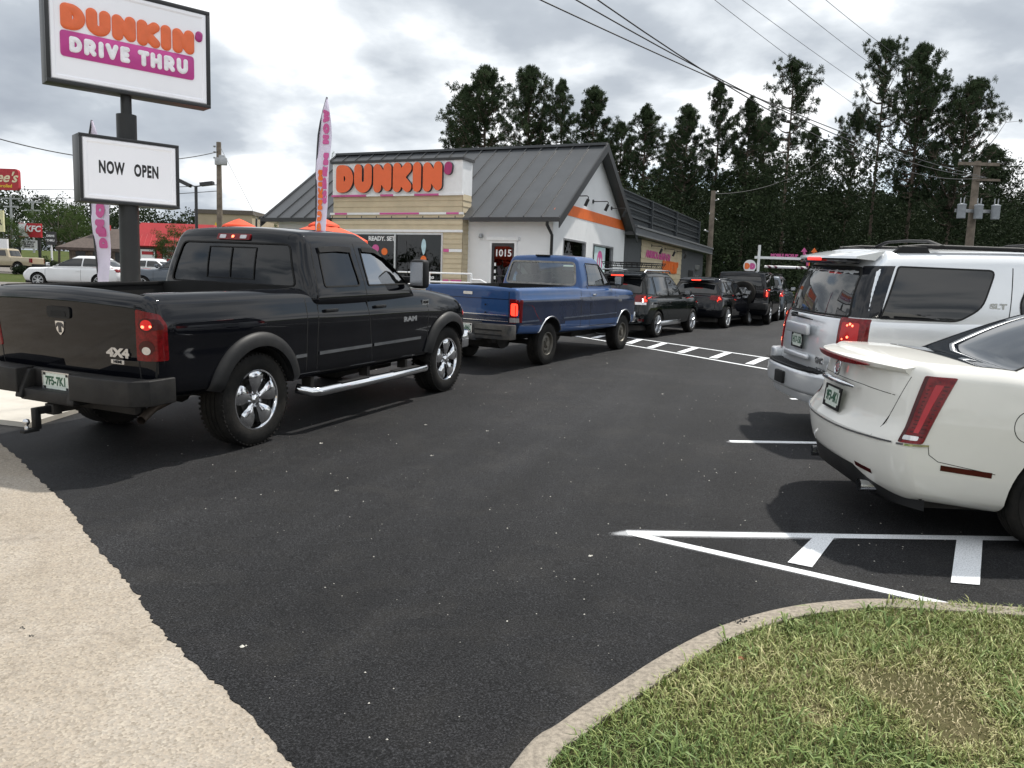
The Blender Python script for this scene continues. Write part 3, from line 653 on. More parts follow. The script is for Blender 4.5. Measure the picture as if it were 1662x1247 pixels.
    # gooseneck lamps
    def goose(p,d,par=S):
        q=M(); p=Vector(p); d=Vector(d)
        q.lathe([(0,0),(.07,0),(.07,.03),(0,.03)],12,'x',tuple(p)); q.tube([p,p+d*.52,p+d*.56+Vector((0,0,-.04)),p+d*.55+Vector((0,0,-.12))],.018,6)
        q.tube([p+d*.56+Vector((0,0,-.1)),p+d*.46+Vector((0,0,-.32))],[.05,.055],10); return q.build('gooseneck_lamp',DARKTRIM,par,smooth=50)
    for y,z in((1.6,3.95),(3.75,4.0),(5.95,3.98)): goose((.0,y,z),(1,0,0))
    # wing
    WY0,WY1=GW,24.6
    q=M(); q.bx(-8,0.0,WY0+.01,10.5,-.3,3.15); q.bx(-8,.0,18.6,WY1,-.3,3.15); q.bx(-8,-.02,10.5,18.6,-.3,3.15); part('wing_wall',q,GREYW)
    q=M(); q.bx(-8.2,.45,WY0+.02,WY1+.4,3.15,3.45); q.bx(-8.2,.5,WY0+.02,WY1+.45,3.45,3.53); part('wing_fascia',q,mat('charcoal_fascia',(.12,.127,.135),.6,var=.1))
    q=M(); z=0.
    while z<3.14: 
        zt=min(z+.26,3.14); q.add([(.03,10.5,z),(.03,18.6,z),(.008,18.6,zt),(.008,10.5,zt),(0,10.5,z),(0,18.6,z)],[(0,1,2,3),(4,5,1,0)]); z=zt
    part('wing_siding',q,TAN)
    q=M(); q.bx(-7.5,-.42,WY0+.3,WY1,3.53,3.9)
    zz=3.85
    for k in range(18): z0=3.85+k*.063; q.add([(-.4,WY0+.3,z0),(-.4,WY1,z0),(-.35 if k%2 else -.4,WY1,z0+.0315),(-.35 if k%2 else -.4,WY0+.3,z0+.0315),(-.4,WY1,z0+.063),(-.4,WY0+.3,z0+.063)],[(0,1,2,3),(3,2,4,5)])
    q.bx(-.44,-.402,WY0+.3,WY1,3.53,5.0)
    for z0 in(4.0,4.32,4.64,4.96): q.bx(-.41,-.3,WY0+.3,WY1,z0,z0+.05)
    for y in(WY0+.3,13.2,18.4,WY1-.1): q.bx(-.42,-.26,y,y+.12,3.53,5.02)
    part('roof_screen',q,mat('screen_metal',(.062,.07,.076),.5,metal=.4,var=.1))
    FW2=lambda y,z: frame((.035,y,z),(0,1,0),(0,0,1),(1,0,0))
    text_obj('wing_lettering','AMERICA RUNS ON',FW2(13.6,2.55),PINK,S,.42,.02,.01,sx=1.25)
    V,F,wd=fat("DUNKIN'",.62,.17,.02,step=.04); q=M(FW2(14.4,1.8)); q.add([(x*1.05,y,z) for x,y,z in V],F); q.build('wing_lettering',ORG,S,fixn=False)
    for y in(12.2,14.8,17.4): goose((.0,y,2.95),(.9,0,-.05))
    q=M(); q.bx(.0,.05,20.6,21.7,-.1,2.1); dd=part('service_door',q,DARKTRIM); q=M(); q.bx(.05,.08,20.75,20.8,.95,1.1); q.build('handle',STEEL,dd)
    q=M(); q.bx(0,.15,22.4,22.9,2.2,2.45); part('wall_pack',q,ALU); q=M(); q.bx(0,.12,22.6,22.9,1.5,1.9); part('meter_box',q,ALU)
    # raised walk and apron
    q=M(); q.bx(-8.6,.3,-2.1,-.0,-.35,.26); part('raised_walk',q,MT['g_walk'])
    return S,base,TH
SHOP,SB,STH=shop()
def shp(x,y,z): return SHOP.matrix_basis@Vector((x,y,z)) if False else Vector((SB.x+x*math.cos(R(STH))-y*math.sin(R(STH)),SB.y+x*math.sin(R(STH))+y*math.cos(R(STH)),SB.z+z))
# white ramp railing
t=thing('ramp_railing','white tube railing along the ramp in front of the door','railing',shp(-4.6,-2.3,-.3),R(STH))
q=M()
for z in(1.62,1.36): q.tube([(-2.2,0,z),(3.0,0,z)],.026,8)
q.build('top_rail',WHITEP,t,smooth=60)
for x in(-2.2,-.9,.4,1.6,3.0): q=M(); q.tube([(x,0,0),(x,0,1.62)],.03,8); q.build('post',WHITEP,t,smooth=60)
q=M(); q.tube([(-2.6,-.9,1.48),(2.3,-.9,1.22)],.028,8); q.tube([(-2.6,-.9,1.2),(2.3,-.9,.94)],.024,8)
q.tube([(3.0,0,1.45),(3.3,0,1.45),(3.6,0,1.3)],.028,8); q.build('ramp_rail',WHITEP,t,smooth=60)
for x,z in((-2.6,1.48),(0,1.35),(2.3,1.22)): q=M(); q.tube([(x,-.9,0),(x,-.9,z)],.026,8); q.build('post',WHITEP,t,smooth=60)
# ------------------------------------------------------------------ patio umbrellas
UMB=mat('umbrella_orange',(.78,.085,.03),.75,var=.08,vs=4,bump=.1)
def umbrella(px,py,D,lab,r=1.15,h=.42):
    top=at(px,py,D); g0=gz(D); H=top.z-g0
    t=thing('patio_umbrella',lab,'umbrella',(top.x,top.y,g0),.3,'orange patio umbrellas')
    q=M(); n=8; rings=[(.12,0),(.4,-.10),(.75,-.22),(1.,-.34)]
    V=[(0,0,H)]
    for k,(f,dz) in enumerate(rings):
        for j in range(n*2):
            a=math.pi*j/n; rr=r*f*(1 if j%2==0 else .955); V.append((rr*math.cos(a),rr*math.sin(a),H+dz*h/.34-(0 if j%2==0 else .02)))
    F=[(0,1+j,1+(j+1)%16) for j in range(16)]
    for k in range(3):
        for j in range(16): F.append((1+k*16+j,1+(k+1)*16+j,1+(k+1)*16+(j+1)%16,1+k*16+(j+1)%16))
    b=1+3*16; e=len(V)
    for j in range(16): x,y,z=V[b+j]; V.append((x*1.0,y*1.0,z-.13+(.04 if j%2 else 0)))
    for j in range(16): F.append((b+j,e+j,e+(j+1)%16,b+(j+1)%16))
    q.add(V,F); q.build('canopy',UMB,t,smooth=30)
    q=M(); q.lathe([(0,H+.12),(.10*r,H+.08),(.34*r,H-.05),(.36*r,H-.10)],16,'z'); q.build('vent_cap',UMB,t,smooth=30)
    q=M(); q.tube([(0,0,0),(0,0,H+.1)],.022,8); q.build('pole',ALU,t,smooth=60)
    q=M(); q.lathe([(0,.06),(.28,.06),(.3,0),(0,0)],20,'z'); q.build('base',DARKTRIM,t)
umbrella(388,363,20.5,'orange patio umbrella showing above the black truck brake light')
umbrella(526,362,21.5,'orange patio umbrella showing behind the black truck roof beside the flag')
# ------------------------------------------------------------------ pylon sign
def pylon():
    D=16.; p=at(208,300,D); g0=gz(D)
    T=thing('pylon_sign','tall pylon sign with round black pole and two white cabinets','sign',(p.x,p.y,g0),0)
    ex=Vector((.743,.669,0)); ez=Vector((0,0,1)); nrm=ex.cross(ez)  # towards camera
    k=D/15
    z_of=lambda py,px=208: at(px,py,D).z-g0
    ztop,zbot=z_of(-9),z_of(157); zb1,zb0=z_of(232),z_of(331)
    zc=z_of(157)
    q=M(); q.tube([(0,0,-.2),(0,0,zb0+1.8*k*.0+(zc-zb0)*.83)],.183,24); q.tube([(0,0,0),(0,0,zbot+.1)],.10,16); q.build('pole',mat('pole_black',(.010,.011,.012),.5,var=.2,vs=2),T,smooth=40)
    CAB=mat('cabinet_black',(.016,.017,.019),.45,var=.15); FACE=mat('glowing_white_face',(.80,.80,.84),.35,var=.02,vs=1,emit=(.92,.94,1),es=.08)  # faint emission put into the face material to brighten the white
    def cab(name,a0,a1,z0,z1,dep,lip=.07):
        c=thing(name,None,None,(0,0,0)); c.parent=T
        F_=frame((0,0,0),ex,ez,nrm); q=M(F_)
        q.bx(a0,a1,z0,z1,-dep/2,dep/2); cb=q.build('cabinet',CAB,c,bevel=.012)
        q=M(F_); w=lip
        q.bx(a0,a1,z1-w,z1,dep/2+.002,dep/2+.05); q.bx(a0,a1,z0,z0+w,dep/2+.002,dep/2+.05); q.bx(a0,a0+w,z0+w,z1-w,dep/2+.002,dep/2+.05); q.bx(a1-w,a1,z0+w,z1-w,dep/2+.002,dep/2+.05); q.build('retainer',CAB,c,bevel=.006)
        # pan face with moulded rim
        q=M(F_); i0,i1,j0,j1=a0+w,a1-w,z0+w,z1-w; d0=dep/2+.012; r=.07
        V=[];F=[]
        for off,dd in((0,d0),(.02,d0+.03),(r,d0+.03),(r+.03,d0+.012)):
            V+=[(i0+off,j0+off,dd),(i1-off,j0+off,dd),(i1-off,j1-off,dd),(i0+off,j1-off,dd)]
        for s in range(3):
            for e in range(4): F.append((s*4+e,s*4+(e+1)%4,(s+1)*4+(e+1)%4,(s+1)*4+e))
        F.append((12,13,14,15)); q.add(V,F); q.build('face',FACE,c)
        return c,F_,dep/2+.024
    a0,a1=-1.3*k*1.005,1.47*k
    c,F_,fd=cab('upper_cabinet',a0,a1,zbot,ztop,.34)
    PO=mat('sign_orange',(.78,.15,.045),.38,var=.05); PP=mat('sign_magenta',(.50,.045,.26),.38,var=.05); PL=mat('sign_plum',(.38,.03,.20),.38)
    w=a1-a0; H=ztop-zbot
    V,F,wd=fat("DUNKIN",.245*H,.195,.03,puff=.035,step=.02,sx=1.0); s=(.815*w)/wd
    q=M(F_@Matrix.Translation((a0+.085*w,zbot+.515*H,fd))); q.add([(x*s,y*1.0,z*.6) for x,y,z in V],F); q.build('lettering',PO,c,smooth=60,fixn=False)
    V,F,wd=fat("'",.25*H,.15,.03,puff=.045,step=.02); q=M(F_@Matrix.Translation((a0+.90*w,zbot+.53*H,fd))); q.add([(x,y,z*.55) for x,y,z in V],F); q.build('apostrophe',PL,c,smooth=60,fixn=False)
    q=M(F_@Matrix.Translation((a0,zbot,fd))); q.prism(rpoly([(.08*w,.262*H),(.89*w,.262*H),(.89*w,.505*H),(.08*w,.505*H)],.07,4),(0,0,0),(1,0,0),(0,1,0),(0,0,.018)); q.build('magenta_band',PP,c,bevel=.005)
    V,F,wd=fat("DRIVE THRU",.165*H,.15,.02,puff=.03,step=.026); s=.73*w/wd
    q=M(F_@Matrix.Translation((a0+.125*w,zbot+.302*H,fd+.016))); q.add([(x*s,y,z*.5) for x,y,z in V],F); q.build('lettering',mat('sign_letter_white',(.82,.80,.84),.3,emit=(1,1,1),es=.03),c,smooth=60,fixn=False)
    # reader board
    xb0=-.86*k; xb1=.84*k
    c,F_,fd=cab('reader_board',xb0,xb1,zb0-.04,zb1+.04,.42,.055)
    q=M(F_)
    for i in range(1,5): z=zb0+(zb1-zb0)*i/5; q.bx(xb0+.15,xb1-.15,z-.006,z+.006,fd-.02,fd-.004)
    q.build('letter_track',mat('track_grey',(.5,.5,.53),.4),c)
    V,F=text_vf('NOW   OPEN',.31,.013,.003,space=1.12); q=M(F_@Matrix.Translation(((xb0+xb1)/2-.03,zb0+(zb1-zb0)*.53,fd))); q.add([(x*.53,y,z) for x,y,z in V],F); q.build('lettering',mat('letter_black',(.012,.012,.014),.5),c,fixn=False)
pylon()
# ------------------------------------------------------------------ feather flags
FLAGM=mat('flag_white',(.72,.66,.80),.8,var=.04)
def flag(px0,py0,px1,py1,D,w,lab,turn=0.,txt=True):
    top=at(px0,py0,D); bot=at(px1,py1,D); g0=gz(D)
    t=thing('feather_flag',lab,'flag',(bot.x,bot.y,g0),turn,'tall feather flags')
    H=top.z-g0; z0=bot.z-g0
    q=M(); n=26; V=[];F=[]; lean=(top.x-bot.x)
    def edge(z):
        u=(z-z0)/(H-z0); return lean*u**1.4, w*max(.02,(1-max(0,(u-.72)/.28)**1.6))*(.62+.38*min(1,u*2))
    for i in range(n+1):
        z=z0+(H-z0)*i/n; a,ww=edge(z)
        for j in range(7): s=j/6; V.append((a+ww*(s-.5),.05*math.sin(z*2.3+s*3)*s+.03*math.sin(z*5),z))
    for i in range(n):
        for j in range(6): F.append((i*7+j,i*7+j+1,(i+1)*7+j+1,(i+1)*7+j))
    q.add(V,F); q.build('banner',FLAGM,t,smooth=80)
    q=M(); q.tube([(0+edge(z0)[0]-w*.32,0,0)]+[(edge(z)[0]-edge(z)[1]/2,.0,z) for z in [z0+(H-z0)*k/12 for k in range(13)]],.018,6); q.build('pole',DARKTRIM,t,smooth=60)
    q=M(); q.lathe([(0,.05),(.2,.05),(.22,0),(0,0)],16,'z'); q.build('base',DARKTRIM,t)
    def glyphs(body,mt,zs,h,off,side=-1):
        V,F,wd=fat(body,h,.17,.004,step=.05); ln=(zs[1]-zs[0]); s=ln/wd
        out=[]
        for x,y,z in V:
            zz=zs[0]+x*s; a,ww=edge(zz); out.append((a+ww*(off)-y*1.0+h/2,-.0+side*(.012+z)+.05*math.sin(zz*2.3+(off+.5)*3)*(off+.5)+.03*math.sin(zz*5),zz))
        q=M(); q.add(out,F); q.build('banner_lettering',mt,t,fixn=True)
    return t,glyphs,H,z0
t,gl,H,z0=flag(531,158,520,402,17.,.28,'white feather flag with orange and pink lettering near the shop')
gl('DUNKIN',ORG,(z0+.3,z0+1.6),.10,-.16); gl('NOW',PINK,(z0+2.1,z0+2.8),.14,.10); gl('OPEN',PINK,(z0+.9,z0+1.95),.12,.22)
t,gl,H,z0=flag(149,195,170,470,18.,.40,'narrow white feather flag with pink marks behind the pylon sign')
gl('NOW',PINK,(z0+1.2,z0+2.4),.22,.0); gl('DD',PINK,(z0+.9,z0+1.4),.2,.1)
# ------------------------------------------------------------------ poles and wires
def upole(name,px0,py0,D,r,lab,cat='utility pole',lean=0,group=None):
    top=at(px0,py0,D); g0=gz(D); t=thing(name,lab,cat,(top.x,top.y,g0),0,group); H=top.z-g0
    q=M(); q.tube([(-lean,0,-.2),(0,0,H)],[r*1.25,r*.85],12); q.build('pole',WOODP,t,smooth=60); return t,H
t,H=upole('utility_pole',355,231,45,.15,'slim grey wooden utility pole with flood lamp left of the shop')
q=M(); q.bx(-.12,.5,-.35,-.1,H-1.25,H-.85); q.bx(.05,.35,-.2,0,H-1.0,H-.7); q.build('flood_lamp',STEEL,t,bevel=.03)
for z in(.3,.6,.9,): q=M(); q.lathe([(0,0),(.08,.02),(.05,.05),(.08,.08),(0,.1)],10,'z',(-.2,-.1,H-z)); q.build('insulator',STEEL,t,smooth=50)
q=M(); q.tube([(0,0,H-.1),(3.2,3.,.0)],.012,5); q.build('guy_wire',STEEL,t)
t,H=upole('utility_pole',1158,310,48,.15,'brown wooden utility pole behind the shop wing and parked cars')
for z,x in((.15,.25),(.6,.3),(2.4,-.35)): q=M(); q.tube([(0,0,H-z),(x,0,H-z+.1)],.04,6); q.lathe([(0,0),(.08,.02),(.05,.06),(0,.1)],10,'z',(x,0,H-z+.08)); q.build('insulator',STEEL,t,smooth=50)
t,H=upole('utility_pole',1587,262,38,.17,'wooden utility pole carrying three grey transformer cans at right')
q=M(); q.bx(-.95,.9,-.22,-.1,H-.22,H-.08); q.build('crossarm',WOODP,t)
q=M(); q.bx(-.1,1.0,-.22,-.1,H-.9,H-.8); q.build('crossarm',WOODP,t)
q=M(); q.bx(-.95,.95,-.3,-.2,H-2.35,H-2.2); q.build('bracket',STEEL,t)
for x in(-.78,0,.78):
    q=M(); q.lathe([(0,0),(.17,.0),(.185,.03),(.185,.58),(.20,.60),(.19,.64),(.06,.68),(0,.68)],20,'z',(x,-.48,H-2.65)); c=q.build('transformer',mat('transformer_grey',(.36,.385,.41),.45,var=.1),t,smooth=40)
    q=M(); 
    for dx in(-.08,.08): q.tube([(x+dx,-.48,H-1.95),(x+dx,-.48,H-1.72)],.025,6)
    q.build('bushing',STEEL,c)
for x in(-.9,-.45,.45,.85): q=M(); q.lathe([(0,0),(.06,.02),(.04,.06),(.07,.1),(0,.13)],10,'z',(x,-.16,H-.08)); q.build('insulator',STEEL,t,smooth=50)
PB=at(1587,262,38)
WIREM=mat('wire_black',(.02,.02,.022),.6)
def wire(a,b,sag,r,lab,group,n=24):
    a,b=Vector(a),Vector(b); q=M(); q.tube([a.lerp(b,i/n)-Vector((0,0,4*sag*(i/n)*(1-i/n))) for i in range(n+1)],r,5); o=q.build('overhead_wire',WIREM,smooth=80); tag(o,lab,'wire',group=group)
def ext(px0,py0,D0,px1,py1,D1,k): # continue past the frame edge
    a,b=at(px0,py0,D0),at(px1,py1,D1); return a+(a-b)*k,b
for px,sg,lab in((877,.34,'lowest and leftmost of the thick wires crossing towards the right hand pines'),(935,.62,'middle of the three thick wires crossing towards the right hand pines'),(970,1.0,'rightmost of the three thick wires crossing towards the right hand pines')):
    a,b=at(px,0,14),at(1600,288,38); q=M(); q.tube([a.lerp(b,t)-Vector((0,0,4*sg*t*(1-t))) for t in [-.35+1.35*i/34 for i in range(35)]],.013,5); tag(q.build('overhead_wire',WIREM,smooth=80),lab,'wire',group='thick overhead wires')
for i,(p0,p1) in enumerate((((1168,0),(1452,215)),((1213,0),(1470,185)),((1287,0),(1480,150)),((1348,0),(1500,120)))):
    a,b=ext(*p0,34,*p1,60,.3); wire(a,b,.2,.011,['lowest','second lowest','second highest','highest'][i]+' of the four thin wires above the right hand pines','thin overhead wires')
wire(at(-60,208,30),at(355,246,45),.8,.022,'dark wire running past the reader board to the slim left pole','left wires')
wire(at(-60,302,70),at(357,300,45),.3,.02,'upper of two thin wires low behind the reader board','left wires'); wire(at(-60,318,70),at(357,310,45),.3,.02,'lower of two thin wires low behind the reader board','left wires')
wire(at(1158,315,48),at(1330,262,62),.6,.02,'thin wire rising from the brown pole into the pines','right wires')
# lamp posts
def lamppost(px,py,D,lab,two=True):
    top=at(px,py,D); g0=gz(D); t=thing('street_lamp',lab,'street lamp',(top.x,top.y,g0)); H=top.z-g0
    q=M(); q.tube([(0,0,0),(0,0,H)],.07,10); q.build('pole',DARKTRIM,t,smooth=60)
    for s in((-1,1) if two else (1,)):
        q=M(); q.tube([(0,0,H),(s*.28,0,H+.05)],.03,6); q.box((s*.52,0,H+.14*(1 if s<0 else 1)),(.6,.3,.16),ry=R(24 if s<0 else -8)); q.build('lamp_head',DARKTRIM,t)
lamppost(318,303,38,'black twin headed parking lot lamp behind the left of the truck')
lamppost(416,356,60,'small distant lamp post between the tan building and the shop',False)
# ------------------------------------------------------------------ clearance bar
def clearance():
    D=36.; p=at(1233,398,D); g0=gz(D); t=thing('clearance_bar','white drive through clearance bar with round sign and striped tubes','clearance bar',(p.x,p.y,g0),R(-2)); H=p.z-g0
    q=M(); q.bx(-.05,.05,-.05,.05,0,H); q.build('post',WHITEP,t)
    zb=at(1233,418,D).z-g0
    q=M(); q.bx(-.18,6.2,-.04,.04,zb-.06,zb+.05); q.build('beam',WHITEP,t)
    q=M(); q.bx(6.1,6.2,-.05,.05,0,zb+.3); q.build('post',WHITEP,t)
    q=M(frame((-.39,-.06,zb-.40),(1,0,0),(0,0,1),(0,-1,0))); q.prism([(.28*math.cos(R(a)),.28*math.sin(R(a))) for a in range(0,360,12)],(0,0,0),(1,0,0),(0,1,0),(0,0,.04)); d=q.build('round_sign',WHITEP,t)
    for x,m in((-.235,ORG),(.0,PINK)): V,F,wd=fat('D',.28,.19,.006,step=.05); q=M(frame((-.39+x,-.101,zb-.54),(1,0,0),(0,0,1),(0,-1,0))); q.add(V,F); q.build('lettering',m,d,fixn=False)
    zt=at(1240,433,D).z-g0
    SW=bpy.data.materials.new('striped_tube'); SW.use_nodes=True; tt=SW.node_tree; b=tt.nodes['Principled BSDF']; tc=N(tt,'ShaderNodeTexCoord'); w=N(tt,'ShaderNodeTexWave',bands_direction='DIAGONAL'); w.inputs['Scale'].default_value=2.2; tt.links.new(tc.outputs['Object'],w.inputs['Vector']); rp=ramp(tt,[(.48,(.75,.75,.75)),(.52,(.10,.02,.05))],w.outputs[0]); tt.links.new(rp.outputs[0],b.inputs['Base Color'])
    for x0,x1 in((.28,2.2),(2.42,4.4),(4.6,5.9)):
        q=M(); q.tube([(x0,0,zt),(x1,0,zt)],.06,10); h=q.build('hanging_tube',SW,t,smooth=60)
        q=M(); q.tube([(x0+.55,0,zt),(x1-.55,0,zt)],.063,10); q.build('sleeve',WHITEP,h,smooth=60)
        q=M(); [q.tube([(x,0,zt),(x,0,zb)],.012,4) for x in(x0+.3,x1-.3)]; q.build('chain',DARKTRIM,t)
    text_obj('beam_lettering','MOBILE PICKUP',frame((1.1,-.03,zb+.11),(1,0,0),(0,0,1),(0,-1,0)),PINK,t,.17,.008,.01)
    text_obj('beam_lettering','MENU & ORDER',frame((3.3,-.03,zb+.11),(1,0,0),(0,0,1),(0,-1,0)),ORG,t,.19,.008,.01)
    for s,m in((-1,PINK),(1,ORG)):
        q=M(); q.tube([(2.16+s*.02,-.05,zb-.3),(2.16+s*.03,-.05,zb+.06),(2.16+s*.2,-.05,zb+.2),(2.16+s*.22,-.05,zb+.36)],.055,8); q.add([(2.16+s*.22-.13,-.05,zb+.3),(2.16+s*.22+.13,-.05,zb+.3),(2.16+s*.22,-.05,zb+.48),(2.16+s*.22-.13,-.1,zb+.3),(2.16+s*.22+.13,-.1,zb+.3),(2.16+s*.22,-.1,zb+.48)],[(0,1,2),(5,4,3),(0,3,4,1),(1,4,5,2),(2,5,3,0)]); q.build('arrow',m,t)
clearance()
# ------------------------------------------------------------------ left background: signs and restaurants
RED=mat('sign_red',(.42,.02,.03),.5,var=.08); REDB=mat('red_facade',(.45,.035,.04),.6,var=.1,vs=1); BROOF=mat('brown_shingle',(.085,.065,.055),.9,var=.25,vs=5,bump=.5,bs=12); STONE=mat('brown_stone',(.17,.14,.115),.9,var=.5,vs=4,bump=.6,bs=8); TANB=mat('tan_stucco',(.40,.33,.24),.9,var=.06,vs=.7); YEL=mat('star_yellow',(.8,.55,.04),.5)
DGL=mat('dark_pane',(.02,.022,.025),.08,var=.1)
def bgthing(name,lab,cat,px,py,D,group=None):
    p=at(px,py,D); g0=gz(D); return thing(name,lab,cat,(p.x,p.y,g0),0,group),p.z-g0,D/FPX
FR0=lambda x,z,y=0: frame((x,y,z),(1,0,0),(0,0,1),(0,-1,0))
# red script sign at far left
t,z,k=bgthing('roadside_sign','red sign with cream script letters ee\'s at the left edge','sign',-8,291,60)
w=78*k;h=33*k
q=M(); q.prism(rpoly([(-w/2,-h/2),(w/2,-h/2),(w/2,h/2),(-w/2,h/2)],.25),(0,-.15,z),(1,0,0),(0,0,1),(0,.3,0)); q.build('panel',RED,t)
CRM=mat('cream_letter',(.75,.66,.45),.5)
text_obj('lettering',"Hardee's",FR0(-.15,z+.12,-.16),CRM,t,1.02,.02,.01,shear=.4); text_obj('lettering','Charbroiled',FR0(.5,z-.48,-.16),YEL,t,.34,.006,.01)
q=M(); q.tube([(-1,0,0),(-1,0,z)],.18,10); q.build('post',DARKTRIM,t)
# chicken restaurant sign: red panel with white letters, white reader board under it
t,z,k=bgthing('roadside_sign','red and white restaurant sign over a small white reader board','sign',49,374,78)
q=M(); q.bx(-1.0,1.08,-.15,.15,z-.66,z+.66); q.build('panel',RED,t)
q=M(); q.bx(-1.0,-.42,-.17,-.15,z-.6,z+.6); q.T=FR0(-.45,z,-.17); q.prism([(-.0,-.62),(.45,-.62),(.2,-.3),(0,-.1)],(0,0,0),(1,0,0),(0,1,0),(0,0,.02)); q.prism([(0,.66),(.25,.66),(0,.2)],(0,0,0),(1,0,0),(0,1,0),(0,0,.02)); q.build('white_stripe',WHITEP,t)
text_obj('lettering','KFC',FR0(.36,z+.12,-.18),WHITEP,t,.78,.025,.01,shear=.2)
q=M(); q.bx(-.9,.7,-.15,.15,z-1.75,z-.95); q.build('reader_board',WHITEP,t)
for i,s in enumerate(('FILL UP BOX','$5 EACH','DRIVE UP')): text_obj('lettering',s,FR0(-.1,z-1.12-.22*i,-.16),DARKTRIM,t,.24,.006,.01)
for x in(-1.1,.85): q=M(); q.bx(x-.1,x+.1,-.1,.1,0,z-.6); q.build('post',DARKTRIM,t)
t,z,k=bgthing('roadside_sign','pale yellow sign with dark letter R cut by the left edge','sign',-2,359,70)
q=M(); q.bx(-1.2,.45,-.1,.1,z-.9,z+.9); q.build('panel',mat('pale_yellow',(.62,.6,.36),.6),t); text_obj('lettering','R',FR0(.1,z-.1,-.11),DARKTRIM,t,.7,.02,.01)
q=M(); q.bx(-1.2,.7,-.1,.1,z-2.35,z-1.5); q.build('reader_board',WHITEP,t); q=M(); q.bx(-.9,-.7,-.05,.05,0,z); q.build('post',DARKTRIM,t)
t,z,k=bgthing('menu_board','dark square sign with pale lettering between trees','sign',83,383,72)
q=M(); q.bx(-.42,.42,-.1,.1,z-.8,z+.35); q.build('panel',DARKTRIM,t)
for i,s in enumerate(('DRIVE','THRU')): text_obj('lettering',s,FR0(0,z-.02-.4*i,-.11),WHITEP,t,.26,.006,.01)
q=M(); q.bx(-.06,.06,-.05,.05,0,z-.8); q.build('post',WHITEP,t)
# brown roofed restaurant
def bldg(name,lab,px0,px1,py_eave,py_top,D,depth,wallm,roofm,kind):
    a=at(px0,py_eave,D); b=at(px1,py_eave,D); g0=gz(D); w=b.x-a.x; ze=(a.z+b.z)/2-g0; zt=at((px0+px1)/2,py_top,D).z-g0
    t=thing(name,lab,'building',(a.x,D,g0))
    q=M(); q.bx(0,w,0,depth,-1,ze); q.build('wall',wallm,t)
    q=M()
    if kind=='hip':
        o=.8; q.add([(-o,-o,ze),(w+o,-o,ze),(w+o,depth+o,ze),(-o,depth+o,ze),(w*.22,depth*.4,zt),(w*.9,depth*.4,zt),(w*.9,depth*.6,zt),(w*.22,depth*.6,zt)],[(0,1,5,4),(1,2,6,5),(2,3,7,6),(3,0,4,7),(4,5,6,7),(3,2,1,0)]); q.bx(-o,w+o,-o-.05,-o,ze-.25,ze)
    elif kind=='mansard':
        o=.5; q.add([(-o,-o,ze),(w+o,-o,ze),(w,.9,zt),(0,.9,zt),(-o,depth,ze),(w+o,depth,ze),(w,depth,zt),(0,depth,zt)],[(0,1,2,3),(1,5,6,2),(4,0,3,7),(2,6,7,3),(0,4,5,1)])
        n=int(w/.4); 
        for i in range(n): x=w*i/n; q.tube([(x,-o,ze),(x,.2,ze+(zt-ze)*.5)],.03,4)
    else: q.bx(-.15,w+.15,-.15,depth,ze,zt)
    q.build('roof',roofm,t); return t,w,ze,zt,g0
t,w,ze,zt,g0=bldg('brown_roofed_restaurant','low stone restaurant with a brown shingled hip roof behind the white sedan',112,240,404,368,74,10,STONE,BROOF,'hip')
for x in(.6,2.2,4.2): q=M(); q.bx(x,x+.9,-.03,0,.6,ze-.3); q.build('window',DGL,t)
q=M(); q.bx(1.2,2.6,2,2.6,zt-.2,zt+.25); q.build('cupola',RED,t)
t,w,ze,zt,g0=bldg('red_fronted_restaurant','restaurant with bright red sloped facade and white menu posters',221,340,401,362,62,9,REDB,REDB,'mansard')
for x,ww in((.35,1.1),(2.1,1.1),(4.2,1.3)):
    f=M(); f.bx(x-.1,x+ww+.1,-.04,0,.5,ze-.1); fr=f.build('window',DARKTRIM,t); q=M(); q.bx(x,x+ww,-.06,-.04,.9,ze-.25); q.build('poster',WHITEP,fr); q=M(); q.bx(x+.1,x+ww-.1,-.075,-.06,ze-.65,ze-.4); q.bx(x+.25,x+.75,-.075,-.06,1.0,1.35); q.build('poster_print',RED,fr)
t,w,ze,zt,g0=bldg('tan_restaurant','tan box shaped restaurant with a yellow star and dark parapet',318,409,348,341,100,12,TANB,mat('parapet_brown',(.12,.1,.085),.8),'box')
q=M(FR0(w*.36,ze-1.6,-.1)); q.prism([((.62 if i%2==0 else .27)*math.sin(math.pi*i/5),(.62 if i%2==0 else .27)*math.cos(math.pi*i/5)) for i in range(10)],(0,0,0),(1,0,0),(0,1,0),(0,0,.06)); q.build('star',YEL,t)
text_obj('lettering',"Hardee's",FR0(w*.62,ze-1.65,-.1),RED,t,1.15,.02,.02,shear=.35)
# far T poles
for px,py,lab in((17,320,'left one of two distant T shaped wooden poles on the wooded rise'),(52,326,'right one of two distant T shaped wooden poles on the wooded rise')):
    t,z,k=bgthing('utility_pole',lab,'utility pole',px,py,120,'distant utility poles'); q=M(); q.tube([(0,0,-1),(0,0,z)],.16,6); q.build('pole',STEEL,t)
    q=M(); q.bx(-1.4,1.4,-.1,.1,z-.3,z-.1); q.bx(-1.1,1.1,-.1,.1,z-1.5,z-1.3); q.build('crossarm',STEEL,t)
